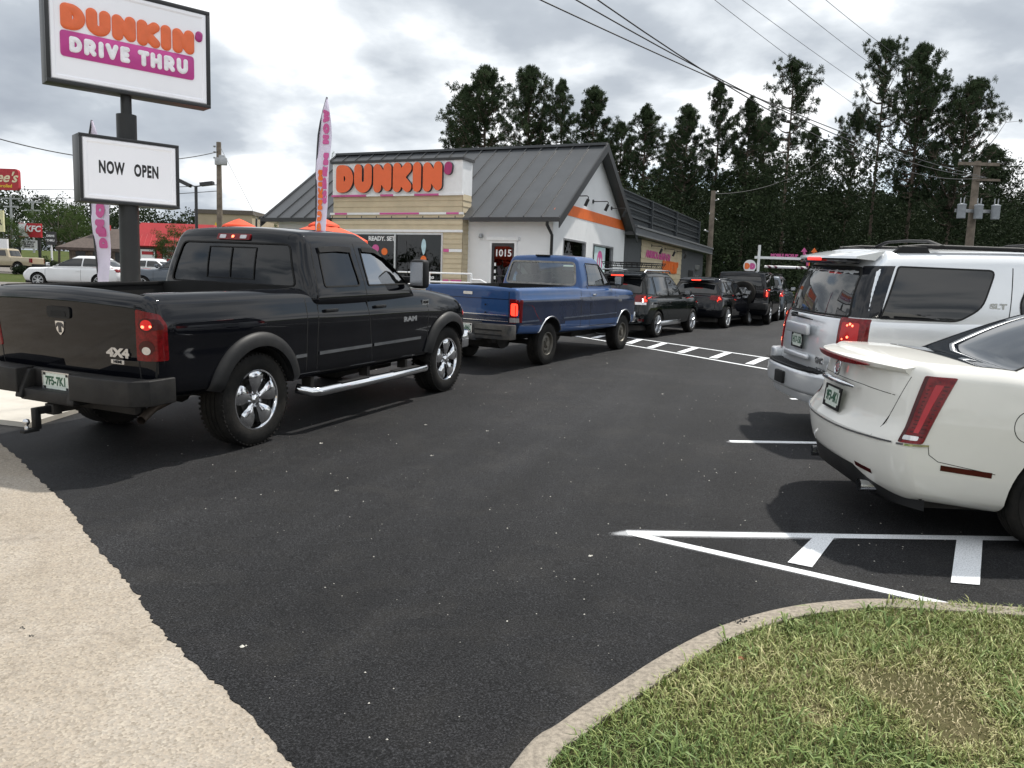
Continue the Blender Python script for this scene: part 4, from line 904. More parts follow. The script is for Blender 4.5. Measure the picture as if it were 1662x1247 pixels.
# ------------------------------------------------------------------ trees
BARK=mat('pine_bark',(.105,.08,.062),.95,var=.4,vs=5,bump=1,bs=9); BARK2=mat('grey_bark',(.12,.105,.085),.95,var=.3,vs=5,bump=.8,bs=9)
def foliage(name,c1,c2,c3,sc_=.5):
    m=bpy.data.materials.new(name); m.use_nodes=True; t=m.node_tree; b=t.nodes['Principled BSDF']; g=N(t,'ShaderNodeNewGeometry'); 
    at_=N(t,'ShaderNodeAttribute'); at_.attribute_name='tone'
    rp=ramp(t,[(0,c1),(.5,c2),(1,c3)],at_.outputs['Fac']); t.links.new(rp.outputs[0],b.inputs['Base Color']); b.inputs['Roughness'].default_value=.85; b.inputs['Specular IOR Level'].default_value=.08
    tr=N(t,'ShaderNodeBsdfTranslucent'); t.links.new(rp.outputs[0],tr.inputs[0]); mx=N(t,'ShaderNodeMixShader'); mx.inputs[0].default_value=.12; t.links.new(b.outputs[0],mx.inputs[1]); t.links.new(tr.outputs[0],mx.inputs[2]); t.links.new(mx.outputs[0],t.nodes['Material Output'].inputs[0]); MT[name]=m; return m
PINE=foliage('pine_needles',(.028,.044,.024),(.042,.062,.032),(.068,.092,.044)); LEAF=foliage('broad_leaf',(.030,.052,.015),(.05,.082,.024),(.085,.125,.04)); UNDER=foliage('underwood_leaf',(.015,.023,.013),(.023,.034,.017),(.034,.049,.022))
def leafmesh(pts,rad,size,q,per,tone,needle=False,flat=.8):
    """clumps of small faces around points: numpy, returns verts, faces, tones"""
    P=np.repeat(np.asarray(pts),per,0); n=len(P); rr=np.repeat(np.asarray(rad),per); T=np.repeat(np.asarray(tone),per)+q.normal(0,.10,n)
    d=q.normal(size=(n,3)); d/=np.linalg.norm(d,axis=1,keepdims=True)
    if needle:
        d[:,2]=d[:,2]*.8+.25; d/=np.linalg.norm(d,axis=1,keepdims=True)
        a=P+d*(rr*.12)[:,None]; b=P+d*rr[:,None]*q.uniform(.7,1.1,n)[:,None]
        s=np.cross(d,q.normal(size=(n,3))); s/=np.linalg.norm(s,axis=1,keepdims=True)+1e-9; s*=size*q.uniform(.7,1.3,n)[:,None]
        V=np.stack([a-s*.4,a+s*.4,b+s,b-s],1).reshape(-1,3); F=np.arange(n*4).reshape(-1,4); return V,F,np.repeat(T,4)
    c=P+d*(rr*q.uniform(.25,1,n)**.6)[:,None]*np.array([1,1,flat]); u=q.normal(size=(n,3)); u/=np.linalg.norm(u,axis=1,keepdims=True); w=np.cross(u,q.normal(size=(n,3))); w/=np.linalg.norm(w,axis=1,keepdims=True)+1e-9
    s=size*q.uniform(.6,1.3,n)[:,None]; V=np.stack([c-u*s,c-w*s*.6,c+u*s,c+w*s*.6],1).reshape(-1,3); return V,np.arange(n*4).reshape(-1,4),np.repeat(T,4)
def npmesh(name,V,F,T,m,parent=None):
    me=bpy.data.meshes.new(name); me.vertices.add(len(V)); me.vertices.foreach_set('co',np.asarray(V,np.float32).ravel()); me.loops.add(F.size); me.loops.foreach_set('vertex_index',F.ravel().astype(np.int32)); me.polygons.add(len(F)); me.polygons.foreach_set('loop_start',np.arange(0,F.size,4,dtype=np.int32)); me.update(calc_edges=True)
    a=me.attributes.new('tone','FLOAT','POINT'); a.data.foreach_set('value',np.clip(T,0,1).astype(np.float32)); me.materials.append(m)
    o=bpy.data.objects.new(name,me); COL.objects.link(o); o.parent=parent; return o
def pine(seed,h=20.,start=.45,wid=3.6,dens=1.,lean=(0,0),shape=1.,open_=.0):
    q=np.random.default_rng(seed); t=thing('pine_tree','pine','tree')
    m=M(); m.tube([(lean[0]*(i/8)**2,lean[1]*(i/8)**2+.12*math.sin(i+seed),h*i/8) for i in range(9)],[.24*(1-.86*i/8)*h/20+.03 for i in range(9)],8)
    tips=[];rad=[];tone=[]
    nl=int(46*dens*(1-start)/.55)
    for i in range(nl):
        u=(i+q.uniform(0,1))/nl; z=h*(start+(1-start)*u*.97); env=(math.sin(math.pi*min(1,(u*.9+.12)))**.6)*(1-u**3*.55)*shape
        L=wid*env*q.uniform(.55,1.1)*(1-.0*u); a=q.uniform(0,6.283)+i*2.4; up=q.uniform(.15,.5)+.5*u
        bx_,by_=lean[0]*(z/h)**2,lean[1]*(z/h)**2
        n=5; P=[Vector((bx_+math.cos(a)*L*s/n,by_+math.sin(a)*L*s/n,z+L*up*(s/n)**1.5*1.0-.1*L*math.sin(s/n*3))) for s in range(n+1)]
        m.tube(P,[.055*(1-.85*s/n)*(1+L/5) for s in range(n+1)],5)
        for s in range(2,n+1):
            if s<n and q.random()<.25: continue
            for k in range(int(q.integers(2,5))+(s==n)*2):
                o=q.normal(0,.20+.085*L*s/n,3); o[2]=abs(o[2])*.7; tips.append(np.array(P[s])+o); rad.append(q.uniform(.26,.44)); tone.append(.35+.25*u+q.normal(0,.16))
                m.tube([P[s],Vector(tips[-1])],[.022,.012],3,cap=False)
        if i%3==0: # dead twig
            a+=2; zz=z-h*.1; m.tube([(bx_,by_,zz),(bx_+math.cos(a)*1.2,by_+math.sin(a)*1.2,zz+.1)],[.02,.008],3)
    for k in range(int(10*dens)): tips.append(np.array([lean[0]+q.normal(0,.35),lean[1]+q.normal(0,.35),h*(.93+.07*q.random())])); rad.append(.4); tone.append(.6)
    m.build('trunk',BARK,t,smooth=60)
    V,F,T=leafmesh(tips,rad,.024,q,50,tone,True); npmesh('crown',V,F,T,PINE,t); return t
PROTO=[pine(1,20,.40,4.3,1.9),pine(2,20,.44,3.2,1.6),pine(3,20,.50,2.5,1.0),pine(4,20,.36,3.3,1.4),pine(5,20,.62,3.8,1.05),pine(6,20,.40,5.0,1.5,lean=(1.2,0)),pine(7,20,.36,5.0,2.1,lean=(2.4,.3),shape=1.1)]
used=set()
def place_pine(k,px,py,D,wpx,lab,rz=0.):
    g0=gz(D); top=at(px,py,D); H=top.z-g0; pr=PROTO[k]
    t=pr if k not in used else copy_tree(pr); used.add(k)
    base=[4.6,3.4,2.7,3.6,4.0,5.4,5.6][k]; s=H/20; sx=max(.55*s,min(1.5*s,(wpx*D/FPX/2)/base))
    t.location=(top.x,top.y,g0-.1); t.scale=(sx,sx,s); t.rotation_euler=(0,0,rz); tag(t,lab,'tree',group='tall pines behind the shop and lot'); return t
PL=[(0,790,107,66,125,'broad pine, leftmost of the tall trees above the shop roof'),(0,862,107,70,110,'broad pine second from the left above the shop roof',1.9),
(3,757,140,74,90,'shorter bushy pine low on the left end of the tall row'),(2,915,128,68,60,'slender pine above the right half of the shop roof'),(1,966,140,72,85,'open pine above the roof ridge end, its right side thin'),
(3,1050,170,66,90,'medium pine right of the gable peak'),(2,1010,196,70,55,'small narrow pine just right of the gable peak',.7),(1,1118,169,64,75,'pointed pine above the roof screen of the shop wing'),(2,1172,132,66,62,'dense column shaped pine above the brown pole'),
(3,1219,157,68,80,'pine with sparse crown right of the column shaped pine'),(4,1290,99,62,100,'tall pine with a bare trunk and round top crossed by the wires'),(2,1325,205,70,60,'small pine right of the round topped pine'),(5,1385,176,68,70,'slim pine between the round topped pine and the tallest pine'),
(4,1440,65,60,85,'tallest pine with narrow crown and long bare trunk',2.2),(0,1500,71,58,120,'large wide crowned pine right of the tallest pine',.6),(6,1560,125,56,130,'spreading pine leaning right with long side branches',0.),(1,1245,190,80,70,'background pine between the sparse pine and the round topped pine',2.),
(3,1090,225,80,80,'low background pine behind the pointed pine',1.),(1,985,225,84,70,'low background pine behind the gable',.4),(3,1610,235,70,110,'low bushy tree under the spreading pine',.4)]
for a in PL: place_pine(*a)
for k in range(7):
    if k not in used: bpy.data.objects.remove(PROTO[k])
# wood behind and below the tall pines
def mass(name,lab,fn,n,size,m,per=30,seed=3,trunks=0):
    q=np.random.default_rng(seed); P=[];r=[];T=[]
    for _ in range(n):
        p,rd,tn=fn(q); P.append(p); r.append(rd); T.append(tn)
    V,F,T=leafmesh(P,r,size,q,per,T); o=npmesh(name,V,F,T,m); tag(o,lab,name.replace('_',' '),kind='stuff'); return o
def fn(q):
    x=q.uniform(4,62); y=q.uniform(55,92); hmax=8.5+2.2*math.sin(x*.31+1)+1.5*math.sin(x*.83)+(y-60)*.06
    if x<12: hmax*=.75+.02*x
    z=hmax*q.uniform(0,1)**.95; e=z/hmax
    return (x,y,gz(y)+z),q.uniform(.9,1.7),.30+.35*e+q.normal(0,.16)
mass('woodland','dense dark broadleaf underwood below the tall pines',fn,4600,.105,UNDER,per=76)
def fn2(q):
    x=q.uniform(14,44); y=q.uniform(47,54); z=q.uniform(.2,2.6)+(1.5 if q.random()<.15 else 0)
    return (x,y,gz(y)+z),q.uniform(.5,1.0),.5+q.normal(0,.2)
mass('undergrowth','leafy shrubs along the edge of the wood behind the clearance bar',fn2,420,.10,UNDER,per=40,seed=9)
def fn3(q):
    x=q.uniform(-150,-22); y=q.uniform(150,190); px=831+1300*x/y
    zt=CAMZ+(436-np.interp(px,[-200,0,120,300,500],[300,312,330,347,352]))/1300*y+1.2*math.sin(x*.5)+.8*math.sin(x*1.3); h=zt-gz(y)-1.2
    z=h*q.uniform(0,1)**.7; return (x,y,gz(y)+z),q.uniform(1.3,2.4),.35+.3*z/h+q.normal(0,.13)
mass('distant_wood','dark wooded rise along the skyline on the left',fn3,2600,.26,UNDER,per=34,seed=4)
def fn5(q):
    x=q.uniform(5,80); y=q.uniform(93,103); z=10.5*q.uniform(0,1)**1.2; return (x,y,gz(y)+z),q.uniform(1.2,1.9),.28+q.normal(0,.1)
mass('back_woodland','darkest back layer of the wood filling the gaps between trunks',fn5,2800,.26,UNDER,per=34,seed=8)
def broad(seed,h=8.,wid=3.2,lab='',m=LEAF,start=.3,per=80,nb=170,size=.065):
    q=np.random.default_rng(seed); t=thing('leafy_tree',lab,'tree'); mm=M(); mm.tube([(0,0,0),(.1,0,h*.3),(0,.1,h*.6),(.1,0,h*.9)],[.16,.13,.08,.02],8)
    tips=[];rad=[];tone=[]
    for i in range(nb):
        d=q.normal(size=3); d/=np.linalg.norm(d); f=q.uniform(.45,1)**.5; e=1+.22*math.sin(d[0]*5+seed)+.18*math.sin(d[2]*7+d[1]*4)
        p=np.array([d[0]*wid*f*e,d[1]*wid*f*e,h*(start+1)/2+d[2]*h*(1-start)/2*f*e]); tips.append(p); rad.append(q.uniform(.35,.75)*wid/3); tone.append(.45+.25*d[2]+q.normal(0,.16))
        if i%4==0: mm.tube([(0,0,h*start*.8+q.uniform(0,h*.3)),tuple(p)],[.05,.015],4)
    mm.build('trunk',BARK2,t,smooth=60); V,F,T=leafmesh(tips,rad,size,q,per,tone); npmesh('crown',V,F,T,m,t); return t
BT=[broad(21),broad(22,8,2.6),broad(23,8,3.6,nb=190)]; ub=set()
def place_b(k,px,py,D,wpx,lab,rz=0.,grp='broadleaf trees on the left'):
    g0=gz(D); top=at(px,py,D); H=top.z-g0; t=BT[k] if k not in ub else copy_tree(BT[k]); ub.add(k); s=H/8.6; sx=wpx*D/FPX/2/[3.3,2.7,3.7][k]
    t.location=(top.x,top.y,g0-.05); t.scale=(sx,sx,s); t.rotation_euler=(0,0,rz); tag(t,lab,'tree',group=grp)
for a in [(2,92,318,84,92,'large loose crowned tree right of the red and white restaurant sign'),(0,12,350,76,60,'dark rounded tree by the left edge above the tan pickup',1.),(1,-8,395,76,40,'lower tree behind the tan pickup at the very edge',.5),(1,283,358,52,66,'small light green tree in front of the red facade',2.),(0,125,345,80,60,'tree between the loose crowned tree and the flag',2.5),
    (0,545,250,95,34,'rounded tree top just above the roof left of the sign panel',.3),(1,580,249,95,36,'second rounded tree top above the roof near the sign panel',1.3),(2,645,258,100,30,'tiny tree top peeking over the ridge behind the orange letters',.2),(0,518,300,90,20,'small tree top beside the flag on the roof slope',2.),(1,448,358,80,22,'small dark tree at the left corner of the shop',1.)]: place_b(*a)
# shrubs by the restaurant sign
def shrub(px,py,D,w,lab,seed):
    p=at(px,py,D); t=thing('round_shrub',lab,'shrub',(p.x,D,gz(D)),0,'shrubs on the far verge'); q=np.random.default_rng(seed); P=[(q.normal(0,w*.3),q.normal(0,w*.3),abs(q.normal(0,w*.3))+.1) for _ in range(26)]
    V,F,T=leafmesh(P,[w*.35]*26,.07,q,40,[.3+q.normal(0,.12) for _ in P]); npmesh('foliage',V,F,T,UNDER,t)
for i,a in enumerate([(62,418,72,1.0,'dark rounded shrub left of the sign posts'),(78,415,70,1.2,'dark upright shrub at the foot of the square sign'),(95,418,68,1.1,'dark round shrub just above the white sedan roof'),(33,440,57,.7,'brown low shrub hiding the rear wheel of the tan pickup')]): shrub(*a,seed=40+i)

def fn4(q):
    x=q.uniform(-220,220); y=q.uniform(-120,-108); hmax=14+2.5*math.sin(x*.21)+2*math.sin(x*.53)
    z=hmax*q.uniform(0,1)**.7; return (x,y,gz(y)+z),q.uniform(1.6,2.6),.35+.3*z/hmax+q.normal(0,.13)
mass('unseen_tree_row','unseen row of dark trees behind the viewer, added to darken reflections',fn4,1100,.6,UNDER,per=22,seed=14)  # out of view; added so paint and shop glass reflect something dark
# ------------------------------------------------------------------ vehicles: surface tools
def pch(tab):
    xs=np.array([p[0] for p in tab],float); ys=np.array([p[1] for p in tab],float)
    if len(xs)==1: return lambda x: np.full_like(np.asarray(x,float),ys[0])
    h=np.diff(xs); d=np.diff(ys)/h; m=np.zeros(len(xs)); m[0]=d[0]; m[-1]=d[-1]
    for i in range(1,len(xs)-1):
        if d[i-1]*d[i]>0: w1=2*h[i]+h[i-1]; w2=h[i]+2*h[i-1]; m[i]=(w1+w2)/(w1/d[i-1]+w2/d[i])
    def f(x):
        x=np.clip(np.asarray(x,float),xs[0],xs[-1]); i=np.clip(np.searchsorted(xs,x)-1,0,len(xs)-2); t=(x-xs[i])/h[i]
        return (2*t**3-3*t*t+1)*ys[i]+(t**3-2*t*t+t)*h[i]*m[i]+(-2*t**3+3*t*t)*ys[i+1]+(t**3-t*t)*h[i]*m[i+1]
    return f
def rgrid(dim,r,n,nc=4):
    """rounded box surface: returns u,v,w in 0..1,-1..1,0..1 and quads"""
    hs=[d/2 for d in dim]; ax=[]
    for h,rr,k in zip(hs,r,n):
        c=[math.tan(R(45)*i/nc)*rr for i in range(nc,0,-1)]
        ax.append([-(h-rr)-a for a in c]+list(np.linspace(-(h-rr),h-rr,k+1))+[(h-rr)+a for a in reversed(c)])
    key={};P=[];F=[]
    def vid(i,j,k):
        if (i,j,k) not in key: key[(i,j,k)]=len(P); P.append((ax[0][i],ax[1][j],ax[2][k]))
        return key[(i,j,k)]
    X,Y,Z=[len(a)-1 for a in ax]
    for i in range(X):
        for j in range(Y): F.append((vid(i,j,0),vid(i,j+1,0),vid(i+1,j+1,0),vid(i+1,j,0))); F.append((vid(i,j,Z),vid(i+1,j,Z),vid(i+1,j+1,Z),vid(i,j+1,Z)))
    for i in range(X):
        for k in range(Z): F.append((vid(i,0,k),vid(i+1,0,k),vid(i+1,0,k+1),vid(i,0,k+1))); F.append((vid(i,Y,k),vid(i,Y,k+1),vid(i+1,Y,k+1),vid(i+1,Y,k)))
    for j in range(Y):
        for k in range(Z): F.append((vid(0,j,k),vid(0,j,k+1),vid(0,j+1,k+1),vid(0,j+1,k))); F.append((vid(X,j,k),vid(X,j+1,k),vid(X,j+1,k+1),vid(X,j,k+1)))
    P=np.array(P); H=np.array(hs); RR=np.array(r); inner=np.clip(P,-(H-RR),H-RR); d=(P-inner)/RR; nn=np.linalg.norm(d,axis=1); nn[nn==0]=1
    q=inner+RR*d/nn[:,None]; return (q[:,0]/H[0]+1)/2,q[:,1]/H[1],(q[:,2]/H[2]+1)/2,F
def shell(cfg,n=(34,10,10)):
    """a car body volume: every argument of the warp is a table over x or height fraction"""
    L=cfg['xf'][0][1]-cfg['xr'][0][1]; W_=cfg['W']; H=cfg.get('H',.8)
    u,v,w,F=rgrid((L,W_,H),cfg['r'],n,cfg.get('nc',4))
    xr,xf,top,bot,plan,side=[pch(cfg[k]) for k in('xr','xf','top','bot','plan','side')]
    x=xr(w)+u*(xf(w)-xr(w)); av=np.abs(v)**cfg.get('bp',2.4)
    x=x+cfg.get('bowr',0)*av*(1-u)**cfg.get('be',8)-cfg.get('bowf',0)*av*u**cfg.get('be',8)
    z=bot(x)+w*(top(x)-bot(x))+cfg.get('crown',.02)*(1-v*v)*np.clip(w,0,1)**4
    y=v*W_/2*plan(x)*side(w)
    return np.stack([x,y,z],1),F
TMP=bpy.data.scenes.new('tmp')
def boolean(me,cut,op='DIFFERENCE'):
    a=bpy.data.objects.new('a',me); b=bpy.data.objects.new('b',cut); TMP.collection.objects.link(a); TMP.collection.objects.link(b)
    md=a.modifiers.new('b','BOOLEAN'); md.operation=op; md.object=b; md.solver='EXACT'
    try: md.material_mode='INDEX'
    except Exception: pass
    vl=TMP.view_layers[0]; vl.update(); dg=vl.depsgraph
    r=bpy.data.meshes.new_from_object(a.evaluated_get(dg)); bpy.data.objects.remove(a); bpy.data.objects.remove(b); return r
def side_ray(bvh,x,z,s,dflt=1.):
    h=bvh.ray_cast(Vector((x,s*4,z)),Vector((0,-s,0))); return h[0].y if h[0] else s*dflt
AXD={'R':((0,-1,0),0,2),'L':((0,1,0),0,2),'B':((-1,0,0),1,2),'F':((1,0,0),1,2),'T':((0,0,1),0,1),'DR':((-.7071,-.7071,0),None,(.7071,-.7071,0)),'DL':((-.7071,.7071,0),None,(.7071,.7071,0))}
def proj_pt(bvh,ax,a,b,off,fb=None):
    d,i,j=AXD[ax]; d=Vector(d); o=Vector((0,0,0))
    if i is None: o=Vector(j)*a+Vector((0,0,b))
    else: o[i]=a; o[j]=b
    o=o+d*8
    h=bvh.ray_cast(o,-d)
    if h[0] is None:
        h=bvh.find_nearest(o-d*(fb if fb is not None else 7)); return h[0]+d*off
    return h[0]+d*off
def patch(bvh,name,outline,ax,off,m,parent,cell=.09,skirt=.012,smooth=50):
    """a thin moulded panel that follows the body under a 2D outline"""
    bm=bmesh.new(); pts=[]
    k=len(outline)
    for i in range(k):
        a,b=outline[i],outline[(i+1)%k]; d=math.dist(a,b); s=max(1,int(d/cell))
        pts+=[(a[0]+(b[0]-a[0])*t/s,a[1]+(b[1]-a[1])*t/s) for t in range(s)]
    bm.faces.new([bm.verts.new((a,b,0)) for a,b in pts])
    for c in(0,1):
        lo=min(p[c] for p in pts); hi=max(p[c] for p in pts); n=max(1,round((hi-lo)/cell)); nv=(1,0,0) if c==0 else (0,1,0)
        for i in range(1,n):
            p=[0,0,0]; p[c]=lo+(hi-lo)*i/n; bmesh.ops.bisect_plane(bm,geom=bm.verts[:]+bm.edges[:]+bm.faces[:],plane_co=p,plane_no=nv,dist=1e-6)
    be=[e for e in bm.edges if e.is_boundary]; low=set()
    if skirt:
        r=bmesh.ops.extrude_edge_only(bm,edges=be); low={g for g in r['geom'] if isinstance(g,bmesh.types.BMVert)}
    for v in bm.verts: v.co=proj_pt(bvh,ax,v.co.x,v.co.y,off-(skirt if v in low else 0))
    bmesh.ops.recalc_face_normals(bm,faces=bm.faces)
    me=bpy.data.meshes.new(name); bm.to_mesh(me); bm.free(); me.materials.append(m)
    d=Vector(AXD[ax][0])
    if sum(p.normal.dot(d)*p.area for p in me.polygons)<0: me.flip_normals()
    me.shade_smooth(); me.set_sharp_from_angle(angle=R(smooth)); o=bpy.data.objects.new(name,me); COL.objects.link(o); o.parent=parent; return o
def ribbon(bvh,q,path,w,ax,off,closed=False,cell=.06,skirt=.006):
    P=[]; k=len(path)
    for i in range(k if closed else k-1):
        a,b=path[i],path[(i+1)%k]; s=max(1,int(math.dist(a,b)/cell)); P+=[(a[0]+(b[0]-a[0])*t/s,a[1]+(b[1]-a[1])*t/s) for t in range(s)]
    if not closed: P.append(path[-1])
    n=len(P); rows=[]
    for i,p in enumerate(P):
        a=P[i-1] if (i or closed) else p; b=P[(i+1)%n] if (i<n-1 or closed) else p
        d=Vector((b[0]-a[0],b[1]-a[1])); d=d.normalized() if d.length>1e-9 else Vector((1,0)); nx,ny=-d.y*w/2,d.x*w/2
        rows.append([tuple(proj_pt(bvh,ax,p[0]+nx*s,p[1]+ny*s,off-dz)) for s,dz in((-1,skirt),(-1,0),(1,0),(1,skirt))])
    V=[v for r in rows for v in r]; F=[]
    for i in range(n if closed else n-1):
        j=(i+1)%n
        for c in range(3): F.append((i*4+c,i*4+c+1,j*4+c+1,j*4+c))
    q.add(V,F)
def strip(bvh,name,paths,w,ax,off,m,parent,closed=False):
    q=M()
    for p in paths: ribbon(bvh,q,p,w,ax,off,closed)
    return q.build(name,m,parent,smooth=50)
# ------------------------------------------------------------------ vehicle materials
def paint(name,col,metal=0.,rough=.35,dust=.0,flake=0.): return mat(name,col,rough,metal,coat=.85,var=.03,vs=2,dust=dust,spec=.0)
P_BLACK=paint('paint_black',(.0035,.004,.006),0,.5,dust=.012); P_WHITE=paint('paint_pearl_white',(.70,.69,.65),.0,.35); P_SILVER=paint('paint_silver',(.70,.72,.74),.55,.32)
P_BLUE=paint('paint_blue',(.028,.075,.20),.25,.42,dust=.10); P_DBLUE=paint('paint_dark_blue',(.010,.020,.052),.2,.5,dust=.08)
P_DKGREY=paint('paint_dark_grey',(.085,.10,.12),.5,.35); P_TAN=paint('paint_tan',(.42,.36,.26),.2,.4); P_WHT2=paint('paint_white',(.72,.73,.74),0,.35); P_GREEN=paint('paint_black_green',(.004,.006,.0065),0,.5)
TRIM=mat('black_plastic',(.009,.0095,.0105),.55,var=.2,vs=8,bump=.25,bs=200,dust=.04,spec=.25); CHROME=mat('chrome',(.75,.76,.78),.07,metal=1.,var=.03); DCHR=mat('dull_chrome',(.6,.61,.63),.22,metal=1.,var=.06)
RUBBER=mat('tyre_rubber',(.011,.0108,.0105),.8,var=.25,vs=5,bump=.4,bs=60,dust=.11,spec=.2); WELL=mat('wheel_well',(.008,.008,.008),.95,var=.2); UNDERM=mat('chassis_dark',(.02,.018,.016),.8,var=.4,vs=9)
GLASS=mat('tinted_glass',(.006,.007,.008),.015,var=.02,spec=.75); GLASSG=mat('green_tinted_glass',(.02,.026,.025),.02,spec=.7,var=.05)
LENS=mat('lens_red',(.15,.003,.005),.2,var=.35,vs=30,coat=.25,spec=.3); LENSD=mat('lens_dark_red',(.05,.002,.003),.2,var=.2,coat=.2,spec=.3); LIT=mat('lens_lit',(.8,.02,.01),.2,emit=(1,.04,.02),es=2.2); LITS=mat('lamp_spot',(1,.2,.1),.2,emit=(1,.16,.08),es=3.2); CLEAR=mat('lens_clear',(.62,.60,.60),.08,metal=.6,coat=1.,var=.1,vs=25)
AMBER=mat('lens_amber',(.6,.18,.02),.15,coat=1.); SEAM=mat('panel_gap',(.008,.008,.008),.9); PLATEM=mat('plate_face',(.62,.68,.62),.4,var=.06,vs=30); PLATET=mat('plate_letter',(.02,.09,.05),.4); IVORY=mat('seat_grey',(.05,.048,.045),.9,var=.1); BADGE=mat('badge_silver',(.6,.61,.63),.2,metal=.9)
CLEARG=glassmat('clear_car_glass',(.62,.72,.68),.85,.01,.06); TINTG=glassmat('dark_car_glass',(.10,.11,.12),.4,.01,.0); SIDEG=glassmat('side_car_glass',(.35,.42,.40),.75,.01,.22)
def tread_mat():
    m=MT['tyre_rubber'].copy(); m.name='tyre_tread'; t=m.node_tree; b=t.nodes['Principled BSDF']; tc=N(t,'ShaderNodeTexCoord'); v=N(t,'ShaderNodeTexBrick'); v.inputs['Scale'].default_value=1; return m
# ------------------------------------------------------------------ wheels
def tyre_profile(Rr,rr,w,ng=4):
    h=w/2; p=[(rr-.012,-h+.035),(rr+.0,-h+.012),(rr+.018,-h+.002),((Rr+rr)/2,-h-.006),(Rr-.045,-h+.003),(Rr-.018,-h+.014),(Rr-.006,-h+.030)]
    xs=np.linspace(-h+.045,h-.045,ng+1); q=[]
    for i in range(ng+1):
        if i: q+=[(Rr,xs[i]-.006),(Rr-.010,xs[i]-.0045),(Rr-.010,xs[i]+.0045),(Rr,xs[i]+.006)] if i<ng else [(Rr,xs[i])]
        else: q+=[(Rr,xs[i])]
    return p+q+[(a,-b) for a,b in reversed(p)]
def wheel(root,x,s,yc,Rr,w,rr,style,rimm,n=40,dark=None,proto=None,zc=None):
    if proto:
        W_=copy_tree(proto,root)
    else:
        W_=thing('wheel',None,None); W_.parent=root
        q=M(); q.lathe(tyre_profile(Rr,rr,w),n,closed=False); h=w/2
        if n>=40: # shoulder lugs
            for k in range(56):
                a=2*math.pi*k/56
                for e in(-1,1):
                    c=Vector((math.cos(a)*(Rr-.013),e*(h-.022),math.sin(a)*(Rr-.013))); q.box(c,(.022,.034,.012),ry=-a+math.pi/2)
        q.build('tyre',RUBBER,W_,smooth=35)
        q=M(); f=-h+.012
        q.lathe([(rr+.004,f),(rr+.006,f-.006),(rr-.008,f-.007),(rr-.016,f+.004),(rr-.022,f+.03),(rr-.03,f+.10),(rr-.05,h-.02)],n)
        if style=='ram5':
            for k in range(5):
                a=2*math.pi*k/5+R(90); T0=Matrix.Rotation(-a,4,'Y'); 
                prof=[(.05,.030),(.085,.038),(.12,.056),(.16,.078),(.20,.090),(.235,.088),(rr-.012,.064)]
                V=[];F=[]; nn=7
                for r_,hw in prof:
                    for j in range(nn):
                        t=-1+2*j/(nn-1); crown=.014*(1-t*t); V.append((r_,f+.012-crown+.010*(1-r_/rr)-(.012 if .1<r_<.24 else 0),t*hw))
                V+= [(r_,f+.055,t*hw) for r_,hw in prof for t in(-1,1)]
                b=len(prof)*nn
                for i in range(len(prof)-1):
                    for j in range(nn-1): F.append((i*nn+j,i*nn+j+1,(i+1)*nn+j+1,(i+1)*nn+j))
                    F.append((i*nn,b+i*2,b+(i+1)*2,(i+1)*nn)); F.append((i*nn+nn-1,b+i*2+1,b+(i+1)*2+1,(i+1)*nn+nn-1))
                q.T=T0; q.add(V,F)
            q.T=Matrix(); q.lathe([(0,f-.008),(.028,f-.006),(.034,f+.002),(.05,f+.016),(.078,f+.022),(.085,f+.05)],24)
            for k in range(5): a=2*math.pi*(k+.5)/5+R(90); q.lathe([(0,f+.0),(.010,f+.0),(.012,f+.02)],8,c=(math.cos(a)*.064,0,math.sin(a)*.064))
        elif style=='steel':
            q.lathe([(0,f-.012),(.05,f-.01),(.055,f+.03),(.075,f+.035),(.10,f+.02),(.125,f+.02),(.145,f+.035),(rr-.03,f+.05),(rr-.015,f+.03)],32)
            for k in range(5): a=2*math.pi*k/5; q.lathe([(0,f+.005),(.012,f+.005),(.012,f+.03)],6,c=(math.cos(a)*.07,0,math.sin(a)*.07))
        else:
            ns={'five':5,'multi':10,'six':6,'vee':7}[style]
            for k in range(ns):
                a=2*math.pi*k/ns+R(90); hw0,hw1=(.030,.020) if style!='multi' else (.016,.012)
                for da in((-.13,.13) if style in('vee','five') else (0,)):
                    q.T=Matrix.Rotation(-a-da*1.0,4,'Y'); hb=hw0*(.6 if style in('vee','five') else 1)
                    q.add([(r_,f+dy,t*hw) for r_,hw,dd in((.03,hb,.0),(rr*.6,hb*.75,-.004),(rr-.012,hw1*.9,.0)) for t,dy in((-1,.01+dd),(-.6,-.004+dd),(.6,-.004+dd),(1,.01+dd),(1,.05),(-1,.05))],[(i*6+j,i*6+(j+1)%6,(i+1)*6+(j+1)%6,(i+1)*6+j) for i in range(2) for j in range(6)])
            q.T=Matrix(); q.lathe([(0,f-.004),(.035,f-.002),(.045,f+.006),(.06,f+.02),(.06,f+.05)],20)
        q.build('rim',rimm,W_,smooth=40)
        q=M(); q.lathe([(0,f+.075),(rr-.035,f+.075)],24); q.lathe([(.05,f+.05),(.15,f+.05),(.15,f+.075)],24); q.build('brake_disc',dark or UNDERM,W_)
    W_.location=(x,s*yc,Rr-.004 if zc is None else zc); W_.rotation_euler=(0,0,0 if s<0 else math.pi); return W_
def wheels(root,xs,yc,Rr,w,rr,style,rimm,n=40):
    p=None
    for x in xs:
        for s in(-1,1): 
            o=wheel(root,x,s,yc,Rr,w,rr,style,rimm,n,proto=p); p=p or o
    q=M()
    for x in xs: q.tube([(x,-yc,Rr),(x,yc,Rr)],.045,8); q.lathe([(0,-.13),(.13,-.07),(.13,.07),(0,.13)],12,'y',(x,0,Rr))
    q.build('axle',UNDERM,root,smooth=40)
